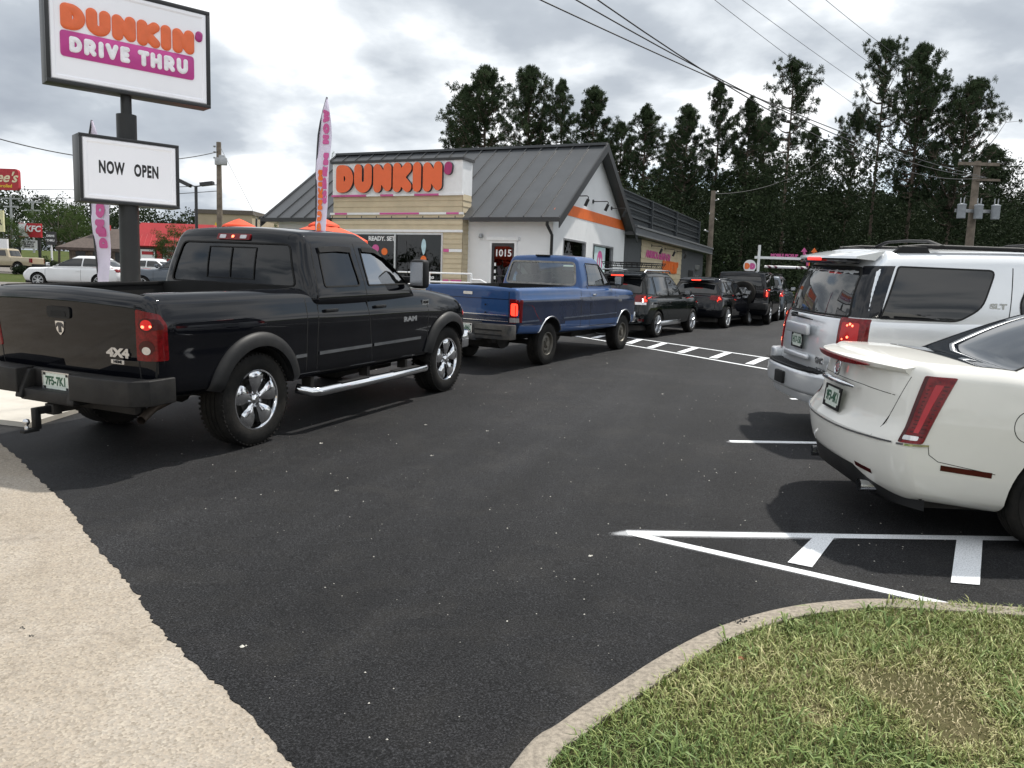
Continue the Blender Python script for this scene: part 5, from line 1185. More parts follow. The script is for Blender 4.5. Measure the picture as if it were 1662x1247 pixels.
# ------------------------------------------------------------------ body assembly
def cutter(lo_y,xs,Ra,zc,extra=None):
    q=M(); q.m=1
    for x in xs:
        for s in(-1,1):
            n=40; V=[(x+Ra*math.cos(2*math.pi*i/n),s*yy,zc+Ra*math.sin(2*math.pi*i/n)) for yy in(lo_y,1.6) for i in range(n)]
            q.add(V,[tuple(range(n)),tuple(range(2*n-1,n-1,-1))]+[(i,(i+1)%n,n+(i+1)%n,n+i) for i in range(n)])
    for e in(extra or []): q.bx(*e)
    return q
class Car:
    def __init__(s,name,label,cat,paintm,lower,cab,group=None):
        s.t=thing(name,label,cat,group=group); s.p=paintm
        s.lv,s.lf=shell(lower,lower.get('n',(40,10,12))); s.cv,s.cf=shell(cab,cab.get('n',(26,8,10)))
        nl=len(s.lv); s.bvh=BVHTree.FromPolygons([tuple(v) for v in s.lv]+[tuple(v) for v in s.cv],[tuple(f) for f in s.lf]+[tuple(i+nl for i in f) for f in s.cf])
        s.lbvh=BVHTree.FromPolygons([tuple(v) for v in s.lv],[tuple(f) for f in s.lf]); s.cbvh=BVHTree.FromPolygons([tuple(v) for v in s.cv],[tuple(f) for f in s.cf])
        s.cabc=cab
    def body(s,axles,Ra,zc,lo_y=.62,extra=None,two=None,cabcut=None,name='body'):
        q=M(); q.add(s.lv,s.lf); mats=[s.p,WELL]
        if two: 
            mats=[s.p,WELL,two[1]]
            q.mi=[2 if two[0](Vector(sum(s.lv[i] for i in f)/len(f))) else 0 for f in s.lf]
        me=q.mesh(mats); r=boolean(me,cutter(lo_y,axles,Ra,zc,extra).mesh(mats))
        r.shade_smooth(); r.set_sharp_from_angle(angle=R(38)); o=bpy.data.objects.new(name,r); COL.objects.link(o); o.parent=s.t
        q=M(); q.add(s.cv,s.cf); 
        if cabcut:
            r=boolean(q.mesh([s.p,IVORY]),cabcut)
            r.shade_smooth(); r.set_sharp_from_angle(angle=R(38)); c=bpy.data.objects.new('cab',r); COL.objects.link(c); c.parent=s.t
        else: q.build('cab',s.p,s.t,smooth=38)
        return o
    def cabhollow(s,inset,wins,endwins,zf):
        """interior volume plus window prisms, as one cutter"""
        c=dict(s.cabc); q=M(); q.m=1
        V=np.array(s.cv); cx=(V[:,0].min()+V[:,0].max())/2; hx=(V[:,0].max()-V[:,0].min())/2; hz=V[:,2].max()
        I=V.copy(); I[:,0]=cx+(V[:,0]-cx)*(1-inset/hx); I[:,1]=V[:,1]*(1-inset/np.abs(V[:,1]).max()); z0=V[:,2].min(); I[:,2]=np.where(V[:,2]>zf,zf+(V[:,2]-zf)*(1-inset/(hz-zf)),V[:,2]+.0)
        q.add(I,s.cf)
        cut=q.mesh([s.p,IVORY])
        def uni(m2): 
            nonlocal cut; cut=boolean(cut,m2,'UNION')
        for w in wins: q=M(); q.m=1; q.prism(w,(0,-1.3,0),(1,0,0),(0,0,1),(0,2.6,0)); uni(q.mesh([s.p,IVORY]))
        for w,x0,x1 in endwins: q=M(); q.m=1; q.prism(w,(x0,0,0),(0,1,0),(0,0,1),(x1-x0,0,0)); uni(q.mesh([s.p,IVORY]))
        return cut
    def win(s,outline,ax,m=None,off=.004,name='window',trim=.016,par=None,tm=None):
        o=patch(s.cbvh if m in(CLEARG,TINTG,SIDEG) else s.bvh,name,outline,ax,off,m or GLASS,par or s.t,skirt=0 if m in(CLEARG,TINTG,SIDEG) else .012)
        if trim: strip(s.cbvh,'window_seal',[outline],trim,ax,.008,tm or SEAM,o,True)
        return o
    def sides(s,outline,m=None,**k):
        for ax in('R','L'): s.win(outline,ax,m,**k)
    def seams(s,paths,axs=('R','L'),w=.009):
        for ax in axs: strip(s.bvh,'panel_gap',paths,w,ax,.0012,SEAM,s.t)
    def ring(s,x,zc,r0,r1,proud,m,name='wheel_arch_trim',a0=-12,a1=192,n=36,inn=.07,bothy=(-1,1)):
        for sd in bothy:
            q=M(); V=[]
            for i in range(n+1):
                a=R(a0+(a1-a0)*i/n); c,z=math.cos(a),math.sin(a)
                yo=abs(side_ray(s.lbvh,x+c*r1,max(zc+z*r1,.0),sd)); ym=yo+proud*.85; 
                V+=[(x+c*r1,sd*(yo+.001),zc+z*r1),(x+c*(r1*.92+r0*.08),sd*(yo+proud*.55),zc+z*(r1*.92+r0*.08)),(x+c*(r1+r0)/2,sd*(ym+.004),zc+z*(r1+r0)/2),(x+c*r0,sd*(yo+proud*.9),zc+z*r0),(x+c*(r0-.004),sd*(yo-inn),zc+z*(r0-.004))]
            F=[(i*5+j,i*5+j+1,(i+1)*5+j+1,(i+1)*5+j) for i in range(n) for j in range(4)]
            q.add(V,F); q.build(name,m,s.t,smooth=60)
    def place(s,contact,head,near_half,scale=1.,side=-1,zs=1.,ys=1.):
        """contact: ground point under the rear wheel on the given side"""
        f=Vector((math.cos(R(head)),math.sin(R(head)),0)); l=Vector((-f.y,f.x,0))
        o=Vector((contact[0],contact[1],0))-l*(side*near_half*scale*ys); up=gn(o.y+f.y*1.5*scale); 
        x0=f-up*f.dot(up); x0.normalize(); y0=up.cross(x0); o.z=gz(o.y)
        o.z=(gz((o+x0*2.8).y)-gz(o.y))*.0+gz(o.y)
        s.t.matrix_world=Matrix(((x0.x,y0.x,up.x,o.x),(x0.y,y0.y,up.y,o.y),(x0.z,y0.z,up.z,o.z),(0,0,0,1)))@Matrix.Diagonal((scale,scale*ys,scale*zs,1))
def plate(par,T,txt,dark=False,small=None):
    c=thing('licence_plate',None,None); c.parent=par
    q=M(T); q.prism(rpoly([(-.155,-.078),(.155,-.078),(.155,.078),(-.155,.078)],.012,3),(0,0,0),(1,0,0),(0,1,0),(0,0,.006)); q.build('plate',PLATEM,c)
    q=M(T); w,h=.158,.081
    fm=TRIM if dark else BADGE
    for b in((-w,w,h-.012,h),(-w,w,-h,-h+.018),(-w,-w+.012,-h+.018,h-.012),(w-.012,w,-h+.018,h-.012)): q.bx(*b,-.002,.010)
    q.build('plate_frame',fm,c)
    text_obj('plate_lettering',txt,T@Matrix.Translation((0,0,.007)),PLATET,c,.098,.0035,.0008,sx=.72)
    if small: text_obj('frame_lettering',small,T@Matrix.Translation((0,-h+.009,.011)),BADGE if dark else SEAM,c,.022,.0008,.0004)
    q=M(T); 
    for a,b in((-.13,.06),(.13,.06),(-.13,-.055),(.13,-.055)): q.bx(a-.012,a+.012,b-.012,b+.012,.006,.009)
    q.build('sticker',TRIM,c); return c
def bsx(c,y,z,off=.002): return proj_pt(c.bvh,'B',y,z,off).x
BK=lambda x,y,z,tilt=0: frame((x,y,z),(0,-1,0),(math.sin(R(tilt)),0,math.cos(R(tilt))),(-math.cos(R(tilt)),0,math.sin(R(tilt))))
RS=lambda x,y,z: frame((x,y,z),(1,0,0),(0,0,1),(0,-1,0))
def mirror(c,x,y,z,sz=(.12,.2,.26),m=None,arm=.18,both=True):
    for s in((-1,1) if both else(-1,)):
        q=M(); q.box((x,s*(y+arm+sz[1]/2),z+.03),sz); o=q.build('mirror',m or TRIM,c.t,bevel=min(sz)*.32,seg=3)
        q=M(); q.box((x-.0+.02,s*(y+arm/2),z-.04),(.07,arm+.1,.07)); q.build('mirror_arm',TRIM,o,bevel=.015)
        q=M(); q.box((x-sz[0]/2-.001,s*(y+arm+sz[1]/2),z+.03),(.004,sz[1]*.8,sz[2]*.8)); q.build('mirror_glass',DCHR,o,bevel=.0)
def handles(c,pts,m,w=.17):
    for x,z in pts:
        for s in(-1,1):
            y=side_ray(c.bvh,x,z,s); q=M(); q.box((x,y+s*.022,z),(w,.022,.034)); 
            q.box((x-w*.4,y+s*.008,z),(.03,.03,.03)); q.box((x+w*.4,y+s*.008,z),(.03,.03,.03)); q.build('door_handle',m,c.t,bevel=.008)
# ------------------------------------------------------------------ black crew pickup, nearest on the left
def black_pickup():
    lower=dict(W=2.0,H=.9,n=(44,12,14),r=(.10,.10,.085),xr=[(0,-1.02),(.25,-1.05),(.9,-1.08),(1,-1.06)],xf=[(0,4.40),(.4,4.50),(.8,4.46),(1,4.2)],
        top=[(-1.1,1.425),(.9,1.415),(1.1,1.40),(2.9,1.36),(3.2,1.345),(3.6,1.30),(4.1,1.22),(4.5,1.10)],bot=[(-1.1,.60),(.3,.52),(3.2,.50),(4.5,.52)],
        plan=[(-1.1,.985),(0,1),(1,.985),(2.5,.985),(3.3,.99),(3.9,.97),(4.5,.86)],side=[(0,.94),(.12,.975),(.3,.985),(.5,.99),(.68,1.0),(.8,.985),(.93,.955),(1,.93)],bowr=.05,bowf=.30,be=7,crown=.03)
    cab=dict(W=2.0,H=.7,n=(30,10,12),r=(.14,.10,.10),xr=[(0,.82),(.5,.85),(1,.94)],xf=[(0,3.12),(.35,2.88),(.75,2.44),(1,2.10)],
        top=[(.7,1.94),(1.2,1.98),(1.8,1.985),(2.4,1.96),(3.4,1.9)],bot=[(0,1.22),(5,1.22)],plan=[(.7,.985),(1.4,1),(3.4,.95)],side=[(0,.99),(.2,.98),(.6,.89),(1,.79)],bowr=.04,bowf=.16,be=5,crown=.045)
    c=Car('pickup_truck','black crew cab pickup truck with big chrome wheels, nearest the camera on the left','pickup truck',P_BLACK,lower,cab); t=c.t
    sw1=[(1.10,1.44),(1.70,1.44),(1.67,1.825),(1.15,1.825)]; sw2=[(1.86,1.44),(2.72,1.44),(2.50,1.63),(2.30,1.77),(2.12,1.83),(1.87,1.83)]
    sw1=rpoly(sw1,.04,3); sw2=rpoly(sw2,[.03,.02,.08,.1,.1,.03],3)
    rw=rpoly([(-.80,1.44),(.80,1.44),(.68,1.855),(-.68,1.855)],.06,3); ww=rpoly([(-.80,1.42),(.80,1.42),(.66,1.86),(-.66,1.86)],.05,3)
    cut=c.cabhollow(.06,[sw1,sw2],[(rw,.5,1.3),(ww,2.2,3.6)],1.36)
    c.body([.10,3.65],.475,.45,.60,extra=[(-.99,.74,-.80,.80,.92,2.)],cabcut=cut)
    for ax in('R','L'):
        c.win(sw1,ax,TINTG,off=-.004); c.win(sw2,ax,SIDEG,off=-.004)
    c.win(ww,'F',CLEARG,off=-.006,name='windscreen'); r=c.win(rw,'B',TINTG,off=-.006,name='rear_window')
    strip(c.cbvh,'sliding_pane_frame',[[(-.30,1.49),(-.30,1.81),(.30,1.81),(.30,1.49)]],.010,'B',.004,SEAM,r,True)
    strip(c.cbvh,'sliding_pane_frame',[[(0,1.50),(0,1.80)]],.010,'B',.004,SEAM,r)
    # visors over the side glass
    for ax in('R','L'):
        strip(c.bvh,'rain_visor',[[(1.14,1.81),(1.42,1.825),(1.68,1.815)]],.055,ax,.022,TRIM,t); strip(c.bvh,'rain_visor',[[(1.88,1.825),(2.12,1.815),(2.34,1.74),(2.54,1.60)]],.05,ax,.022,TRIM,t)
    # gaps: doors, bed to cab, tailgate
    c.seams([[(.80,.55),(.80,1.40)],[(.97,.56),(.97,1.0),(.98,1.40),(1.06,1.88)],[(1.95,.53),(1.88,1.0),(1.80,1.40),(1.77,1.88)],[(3.12,.53),(3.12,1.1),(3.02,1.38)],[(.97,.58),(3.12,.555)]],w=.011)
    strip(c.bvh,'panel_gap',[[(-.985,.62),(-.985,1.38)],],.010,'R',.0012,SEAM,t)
    strip(c.bvh,'panel_gap',[[(-.80,.66),(-.80,1.40)],[(.80,.66),(.80,1.40)],[(-.80,.745),(.80,.745)]],.011,'B',.0015,SEAM,t)
    # side moulding
    for ax in('R','L'): strip(c.bvh,'side_moulding',[[(.62,.775),(.79,.775)],[(.99,.775),(1.91,.775)],[(1.95,.775),(2.95,.775)]],.032,ax,.012,mat('moulding_grey',(.10,.105,.11),.25,coat=1.),t)
    FL=mat('flare_black',(.010,.0105,.0115),.5,var=.15,vs=6,dust=.05,spec=.3)
    c.ring(.10,.46,.475,.60,.055,FL,a0=10,a1=167); c.ring(3.65,.46,.475,.60,.055,FL,a0=10,a1=168)
    # tailgate: cap, spoiler lip, handle, lamps, badges
    q=M(); q.bx(-.99,.74,.79,.83,1.385,1.424); q.build('bed_rail_cap',TRIM,t,bevel=.006); q=M(); q.bx(-.99,.74,-.83,-.79,1.385,1.424); q.build('bed_rail_cap',TRIM,t,bevel=.006)
    hd=patch(c.bvh,'tailgate_handle',rpoly([(-.13,1.19),(.13,1.19),(.135,1.285),(-.135,1.285)],.03,3),'B',.014,TRIM,t); patch(c.bvh,'handle_recess',rpoly([(-.09,1.205),(.09,1.205),(.08,1.25),(-.08,1.25)],.01,2),'B',.0165,SEAM,hd)
    sh=[(0,1.07),(.045,1.12),(.05,1.165),(-.05,1.165),(-.045,1.12)]; sh=[(-.0,1.045),(.04,1.085),(.052,1.165),(-.052,1.165),(-.04,1.085)]
    bd=patch(c.bvh,'shield_badge',rpoly(sh,.01,2),'B',.010,CHROME,t,cell=.03)
    q=M(BK(bsx(c,0,1.11,.010),0,1.11)); q.prism([(-.012,-.04),(.012,-.04),(.018,.02),(.04,.0),(.042,.03),(.02,.045),(-.02,.045),(-.042,.03),(-.04,.0),(-.018,.02)],(0,0,0),(1,0,0),(0,1,0),(0,0,.003)); q.build('ram_head_emblem',mat('emblem_dark',(.08,.08,.085),.3,metal=.8),bd)
    text_obj('badge_lettering','4X4',BK(bsx(c,-.66,.945,.007),-.60,.945),BADGE,t,.095,.006,.004,sx=1.45)
    q=M(BK(-1.097,-.655,.885)); q.prism(rpoly([(-.07,-.016),(.07,-.016),(.07,.016),(-.07,.016)],.004,2),(0,0,0),(1,0,0),(0,1,0),(0,0,.006)); b_=q.build('small_badge',BADGE,t); text_obj('badge_lettering','HEMI',BK(-1.104,-.655,.885),SEAM,b_,.03,.0015,.001,sx=1.3)
    for s in(-1,1):   # tail lamp wraps the corner: rear face + side face
        ax='DR' if s<0 else 'DL'
        L_=patch(c.bvh,'tail_lamp',rpoly([(-.175,.90),(.055,.905),(.05,1.19),(.0,1.275),(-.175,1.31)],.015,2),ax,.012,LENS,t,cell=.035,skirt=.02)
        cir=lambda a0,z,r_,n=18: [(a0+r_*math.cos(2*math.pi*k/n),z+r_*math.sin(2*math.pi*k/n)) for k in range(n)]
        for a0,z,rad in((-.10,1.19,.056),(-.10,1.01,.058)): patch(c.bvh,'lamp_reflector',cir(a0,z,rad),ax,.016,LENSD,L_,cell=.03)
        patch(c.bvh,'lamp_reflector',rpoly([(-.06,1.15),(.035,1.16),(.0,1.235),(-.08,1.24)],.02,3),ax,.016,LENSD,L_,cell=.03)
        patch(c.bvh,'lit_bulb',cir(-.125,1.175,.012),ax,.020,LITS,L_,cell=.03); patch(c.bvh,'lit_bulb',cir(-.07,1.18,.010),ax,.020,LITS,L_,cell=.03)
        patch(c.bvh,'lit_panel',cir(-.10,1.19,.042),ax,.018,mat('lens_halo',(.6,.01,.01),.2,emit=(1,.02,.02),es=.15),L_,cell=.03)
        patch(c.bvh,'reverse_lens',cir(-.105,.985,.032),ax,.019,CLEAR,L_,cell=.03)
    # bumper: dark textured, lowered centre step
    BMP=mat('bumper_black',(.010,.010,.0105),.55,var=.35,vs=7,bump=.35,bs=160,dust=.10,spec=.3)
    q=M()
    for s in(-1,1):
        ys=[(s*.30,-1.27),(s*.60,-1.27),(s*.90,-1.23),(s*1.0,-1.12),(s*1.0,-.86)]
        inner=[(s*.93,-.86),(s*.93,-1.05),(s*.60,-1.10),(s*.30,-1.10)]
        poly=[(x,y) for y,x in ys+inner]
        q.prism(poly,(0,0,.56),(1,0,0),(0,1,0),(0,0,.205))
    q.bx(-1.105,-1.085,-.32,.32,.62,.74); q.build('rear_bumper',BMP,t,bevel=.022,seg=3)
    q=M(); q.bx(-1.24,-1.08,-.31,.31,.50,.60); q.prism([(-1.27,.52),(-1.10,.52),(-1.10,.75),(-1.18,.75),(-1.25,.60)],(0,-.34,0),(1,0,0),(0,0,1),(0,.08,0)); q.prism([(-1.27,.52),(-1.10,.52),(-1.10,.75),(-1.18,.75),(-1.25,.60)],(0,.26,0),(1,0,0),(0,0,1),(0,.08,0)); q.bx(-1.13,-1.08,-.3,.3,.58,.76); q.build('bumper_step',BMP,t,bevel=.012)
    plate(t,BK(-1.14,0,.665),'7F5-7K1',small='Local 760')
    for s in(-1,1): q=M(); q.box((-1.2,s*.33,.70),(.04,.05,.05)); q.build('plate_lamp',CLEAR,t,bevel=.008)
    q=M(); q.bx(-1.20,-.6,-.035,.035,.41,.48); q.bx(-1.22,-1.14,-.05,.05,.40,.49); q.bx(-1.0,-.94,-.7,.7,.44,.50); q.build('hitch_receiver',UNDERM,t,bevel=.006)
    q=M(); q.bx(-1.34,-1.20,-.028,.028,.42,.475); q.bx(-1.36,-1.31,-.028,.028,.30,.475); q.bx(-1.46,-1.33,-.03,.03,.285,.31); b_=q.build('ball_mount',TRIM,t,bevel=.006)
    q=M(); q.lathe([(.016,.31),(.016,.335),(.012,.345),(.024,.36),(.027,.375),(.022,.392),(0,.40)],16,'z',(-1.42,0,0)); q.build('hitch_ball',DCHR,b_,smooth=60)
    q=M(); q.tube([(-.55,-.62,.50),(-.78,-.66,.46),(-.93,-.72,.42),(-.99,-.75,.40)],.036,12,cap=False); q.build('exhaust_pipe',mat('rusty_pipe',(.10,.08,.065),.5,metal=.7,var=.4),t,smooth=60)
    q=M(); q.bx(-.9,4.2,-.46,-.36,.45,.58); q.bx(-.9,4.2,.36,.46,.45,.58); q.bx(-.5,.3,-.3,.3,.50,.68); q.bx(.6,2.0,.1,.42,.34,.6); q.bx(2.2,3.4,-.3,.3,.3,.55); q.build('chassis',UNDERM,t,bevel=.02)
    # brake light above rear glass
    o=patch(c.bvh,'high_brake_lamp',rpoly([(-.21,1.885),(.21,1.885),(.205,1.945),(-.205,1.945)],.012,2),'B',.022,LENS,t,cell=.04,skirt=.05)
    for y in(-.13,.13): patch(c.bvh,'cargo_lens',rpoly([(y-.04,1.898),(y+.04,1.898),(y+.04,1.935),(y-.04,1.935)],.008,2),'B',.026,CLEAR,o,cell=.03)
    patch(c.bvh,'lit_bulb',rpoly([(-.012,1.905),(.016,1.905),(.016,1.93),(-.012,1.93)],.008,2),'B',.027,LITS,o,cell=.03)
    # running boards
    for s in(-1,1):
        q=M(); q.tube([(.78,s*.86,.43),(.84,s*1.0,.40),(.92,s*1.03,.395),(2.95,s*1.03,.395),(3.03,s*1.0,.40),(3.09,s*.86,.43)],.050,14); o=q.build('running_board',CHROME,t,smooth=60)
        for x0,x1 in((1.25,1.75),(2.25,2.8)): q=M(); q.bx(x0,x1,s*1.03-.035,s*1.03+.035,.438,.452); q.build('step_pad',TRIM,o,bevel=.005)
        q=M(); [q.bx(x,x+.05,s*.98-.15*s-.03,s*.98-.15*s+.08,.40,.56) for x in(1.0,2.0,2.8)]; q.build('bracket',UNDERM,o)
    handles(c,[(1.17,1.20),(2.06,1.20)],TRIM,.20)
    mirror(c,2.70,.90,1.53,(.15,.20,.34),arm=.10)
    text_obj('badge_lettering','RAM',RS(2.70,side_ray(c.bvh,2.70,1.02,-1)-.001,1.02),BADGE,t,.075,.005,.004,sx=1.9)
    q=M(RS(3.06,side_ray(c.bvh,3.06,1.2,-1)-.002,1.205)); q.prism([(-.075,-.03),(.075,-.03),(.075,.03),(-.075,.03)],(0,0,0),(1,0,0),(0,1,0),(0,0,.006)); b_=q.build('small_badge',BADGE,t); text_obj('badge_lettering','HEMI',RS(3.06,side_ray(c.bvh,3.06,1.2,-1)-.010,1.205),SEAM,b_,.045,.002,.001,sx=1.25)
    for s in(-1,1):
        patch(c.bvh,'head_lamp',rpoly([(s*.60,.98),(s*.93,.98),(s*.93,1.14),(s*.60,1.16)],.02,2),'F',.01,CLEAR,t,cell=.05)
        patch(c.bvh,'side_marker',rpoly([(4.20,.98),(4.36,.98),(4.34,1.12),(4.22,1.14)],.02,2),'R' if s<0 else 'L',.008,AMBER,t,cell=.05)
    patch(c.bvh,'grille',rpoly([(-.45,.85),(.45,.85),(.5,1.14),(-.5,1.14)],.03,2),'F',.01,TRIM,t); q=M(); q.prism([(4.40,.9),(4.60,.7),(4.66,0),(4.60,-.7),(4.40,-.9),(4.2,-.9),(4.2,.9)],(0,0,.52),(1,0,0),(0,1,0),(0,0,.24)); q.build('front_bumper',CHROME,t,bevel=.03)
    # interior
    q=M()
    for y in(-.42,.42):
        for x in(1.2,2.0): q.box((x,y,1.45),(.16,.46,.5),ry=R(-8)); q.box((x-.03,y,1.72),(.10,.26,.17))
    q.box((1.5,0,1.3),(.5,1.4,.14)); q.build('seat',IVORY,t,bevel=.04,seg=3)
    q=M(); q.bx(2.65,3.0,-.8,.8,1.25,1.42); q.lathe([(.17,0),(.19,.0),(.19,.02),(.17,.02)],24,'x',(2.55,.42,1.45),closed=True); q.build('dashboard',TRIM,t)
    wheels(t,[.10,3.65],.83,.435,.28,.275,'ram5',CHROME,48)
    q=M(); q.tube([(3.25,-.62,1.38),(3.2,-.62,1.95)],.004,4); q.build('aerial',TRIM,t)
    _g=gp(414,722); c.place((_g[0]-.10*math.cos(R(65.5)),_g[1]-.10*math.sin(R(65.5))),65.5,.93,1.0,ys=1.05)
    return c
BP=black_pickup()
# ------------------------------------------------------------------ old blue pickup with a single cab
def blue_pickup():
    lower=dict(W=1.96,H=.8,n=(44,12,14),r=(.07,.07,.06),xr=[(0,-1.16),(1,-1.18)],xf=[(0,4.10),(.5,4.14),(1,3.98)],
        top=[(-1.2,1.345),(1.2,1.34),(1.3,1.32),(2.6,1.30),(3.0,1.285),(3.9,1.235),(4.15,1.20)],bot=[(-1.2,.60),(0,.55),(3,.50),(4.1,.55)],
        plan=[(-1.2,.985),(0,1),(2,.995),(3.5,.985),(4.1,.94)],side=[(0,.965),(.2,.985),(.5,.99),(.66,.992),(.69,1.0),(.74,1.0),(.8,.978),(.97,.955),(1,.94)],bowr=.03,bowf=.10,crown=.02)
    cab=dict(W=1.80,H=.65,n=(24,10,12),r=(.10,.10,.08),xr=[(0,1.26),(1,1.40)],xf=[(0,3.02),(.5,2.74),(1,2.36)],
        top=[(1.2,1.86),(1.8,1.895),(2.4,1.88),(3,1.86)],bot=[(0,1.20),(5,1.20)],plan=[(1.2,.98),(3,.98)],side=[(0,1.0),(.25,.98),(1,.80)],bowr=.05,bowf=.12,be=5,crown=.03)
    c=Car('pickup_truck','old faded blue two tone single cab pickup truck behind the black one','pickup truck',P_BLUE,lower,cab); t=c.t
    sw=rpoly([(1.66,1.36),(2.70,1.36),(2.36,1.76),(1.72,1.78)],.03,3)
    rw=rpoly([(-.76,1.37),(.76,1.37),(.68,1.785),(-.68,1.785)],.08,4); ww=rpoly([(-.76,1.36),(.76,1.36),(.66,1.79),(-.66,1.79)],.05,3)
    cut=c.cabhollow(.045,[sw],[(rw,1.0,1.62),(ww,2.2,3.3)],1.27)
    dk=lambda p: p.z<1.155 and abs(p.y)>.5 and p.z>.72 and p.x>-1.1 or (p.z<.86 and p.x<-1.1 and p.z>.6)
    c.body([0,3.38],.43,.40,.60,extra=[(-1.12,1.14,-.80,.80,.86,2.)],cabcut=cut,two=(dk,P_DBLUE))
    for ax in('R','L'): c.win(sw,ax,CLEARG,off=-.004)
    c.win(rw,'B',CLEARG,off=-.006,name='rear_window',trim=.035,tm=mat('pale_worn_seal',(.23,.22,.20),.8,var=.3,vs=10)); c.win(ww,'F',CLEARG,off=-.006,name='windscreen')
    c.seams([[(1.20,.6),(1.20,1.33)],[(1.62,.60),(1.60,1.3),(1.66,1.74)],[(2.86,.58),(2.86,1.30)],[(1.62,.60),(2.86,.59)]],w=.012)
    strip(c.bvh,'vent_window_bar',[[(2.42,1.36),(2.34,1.76)]],.03,'R',.006,TRIM,t)
    strip(c.bvh,'panel_gap',[[(-.78,.62),(-.78,1.34)],[(.78,.62),(.78,1.34)]],.012,'B',.0015,SEAM,t)
    for ax in('R','L'): strip(c.bvh,'side_moulding',[[(-.45+0,.80),(-1.1,.80)],[(.46,.80),(2.92,.80)]],.022,ax,.008,mat('moulding_blue',(.03,.05,.09),.4,dust=.3),t); strip(c.bvh,'swage_highlight',[[(-1.08,1.165),(4.0,1.165)]],.022,ax,.004,P_BLUE,t)
    c.ring(0,.41,.43,.45,.012,DCHR,a0=24,a1=157,inn=.02); c.ring(3.38,.41,.43,.45,.012,DCHR,a0=24,a1=157,inn=.02)
    patch(c.bvh,'tailgate_handle',rpoly([(-.09,1.215),(.09,1.215),(.09,1.262),(-.09,1.262)],.008,2),'B',.014,DCHR,t)
    strip(c.bvh,'tailgate_trim',[[(-.77,.90),(.77,.90)],[(-.77,.80),(.77,.80)]],.012,'B',.008,DCHR,t)
    strip(c.bvh,'tailgate_crease',[[(-.77,1.16),(.77,1.16)]],.012,'B',.003,P_DBLUE,t)
    q=M(); [q.lathe([(0,-.003),(.016,-.002),(.016,.004)],10,'x',(-1.19,y,z)) for y,z in((.25,1.06),(-.35,1.06),(.25,.98-.05),(-.35,.93))]; q.build('tailgate_plug',SEAM,t)
    for s in(-1,1):
        L_=patch(c.bvh,'tail_lamp',[(s*.80,.78),(s*.965,.78),(s*.965,1.17),(s*.80,1.17)],'B',.014,LENS,t,cell=.05,skirt=.02)
        patch(c.bvh,'side_lens',[(-1.14,.79),(-1.03,.79),(-1.03,1.16),(-1.14,1.16)],'R' if s<0 else 'L',.012,LENS,L_,cell=.05,skirt=.02)
        patch(c.bvh,'lit_bulb',rpoly([(s*.825,.90),(s*.935,.90),(s*.935,1.10),(s*.825,1.10)],.03,3),'B',.017,LIT,L_,cell=.05)
        patch(c.bvh,'reverse_lens',[(s*.805,.79),(s*.95,.79),(s*.95,.865),(s*.805,.865)],'B',.018,CLEAR,L_,cell=.05)
    q=M(); q.prism([(-1.42,.3),(-1.42,.80),(-1.36,.94),(-1.20,.96),(-1.20,.3)],(0,0,.52),(1,0,0),(0,1,0),(0,0,.24)); q.prism([(-1.42,-.3),(-1.42,-.80),(-1.36,-.94),(-1.20,-.96),(-1.20,-.3)],(0,0,.52),(1,0,0),(0,1,0),(0,0,.24)); q.bx(-1.40,-1.2,-.31,.31,.48,.58); q.bx(-1.26,-1.2,-.31,.31,.5,.78)
    q.build('rear_bumper',mat('bumper_worn',(.03,.032,.035),.6,var=.5,vs=4,dust=.5),t,bevel=.012); q=M()
    for z in(.58,.66): q.bx(-1.428,-1.42,-.82,-.3,z,z+.02); q.bx(-1.428,-1.42,.3,.82,z,z+.02)
    q.build('bumper_rib',TRIM,t)
    plate(t,BK(-1.275,0,.66),'LD5-06L')
    q=M(); q.bx(-1.1,4.0,-.44,-.36,.42,.55); q.bx(-1.1,4.0,.36,.44,.42,.55); q.bx(2.2,3.4,-.3,.3,.3,.5); q.lathe([(0,-.5),(.22,-.45),(.22,.45),(0,.5)],14,'y',(-.75,0,.52)); q.build('chassis',UNDERM,t)
    q=M(); q.tube([(-1.3,.3,.5),(-1.3,.2,.36),(-1.3,.05,.34),(-1.28,-.05,.45)],.008,6); q.build('trailer_cable',TRIM,t,smooth=60)
    q=M(); q.box((1.46,0,1.905),(.16,.30,.03)); q.build('cargo_lamp',TRIM,t,bevel=.01)
    handles(c,[(1.78,1.19)],DCHR,.12); mirror(c,2.72,.90,1.43,(.08,.17,.19),arm=.07)
    q=M(); q.box((1.62,0,1.38),(.18,1.35,.30),ry=R(-8)); q.box((1.55,.3,1.44),(.2,.5,.14),rz=.3); q.build('bench_seat',mat('bench_fabric',(.12,.125,.12),.95,var=.2),t,bevel=.06,seg=3)
    q=M(); q.box((1.60,.05,1.47),(.30,.42,.18),rz=.4); q.box((1.5,-.1,1.42),(.3,.3,.12)); q.build('dark_bag',mat('bag_black',(.015,.015,.016),.9),t,bevel=.05,seg=3)
    q=M(); q.bx(2.6,2.95,-.78,.78,1.2,1.36); q.lathe([(.18,0),(.20,.0),(.20,.02),(.18,.02)],24,'x',(2.45,.38,1.38),closed=True); q.build('dashboard',TRIM,t)
    q=M(); q.box((2.55,0,1.66),(.03,.26,.07)); q.build('inside_mirror',WHITEP,t)
    wheels(t,[0,3.38],.80,.372,.235,.20,'steel',mat('steel_rim',(.12,.115,.10),.5,metal=.6,dust=.6),40)
    text_obj('badge_lettering','F150',RS(3.05,side_ray(c.bvh,3.05,1.05,-1)-.001,1.05),BADGE,t,.06,.003,.002,sx=1.3)
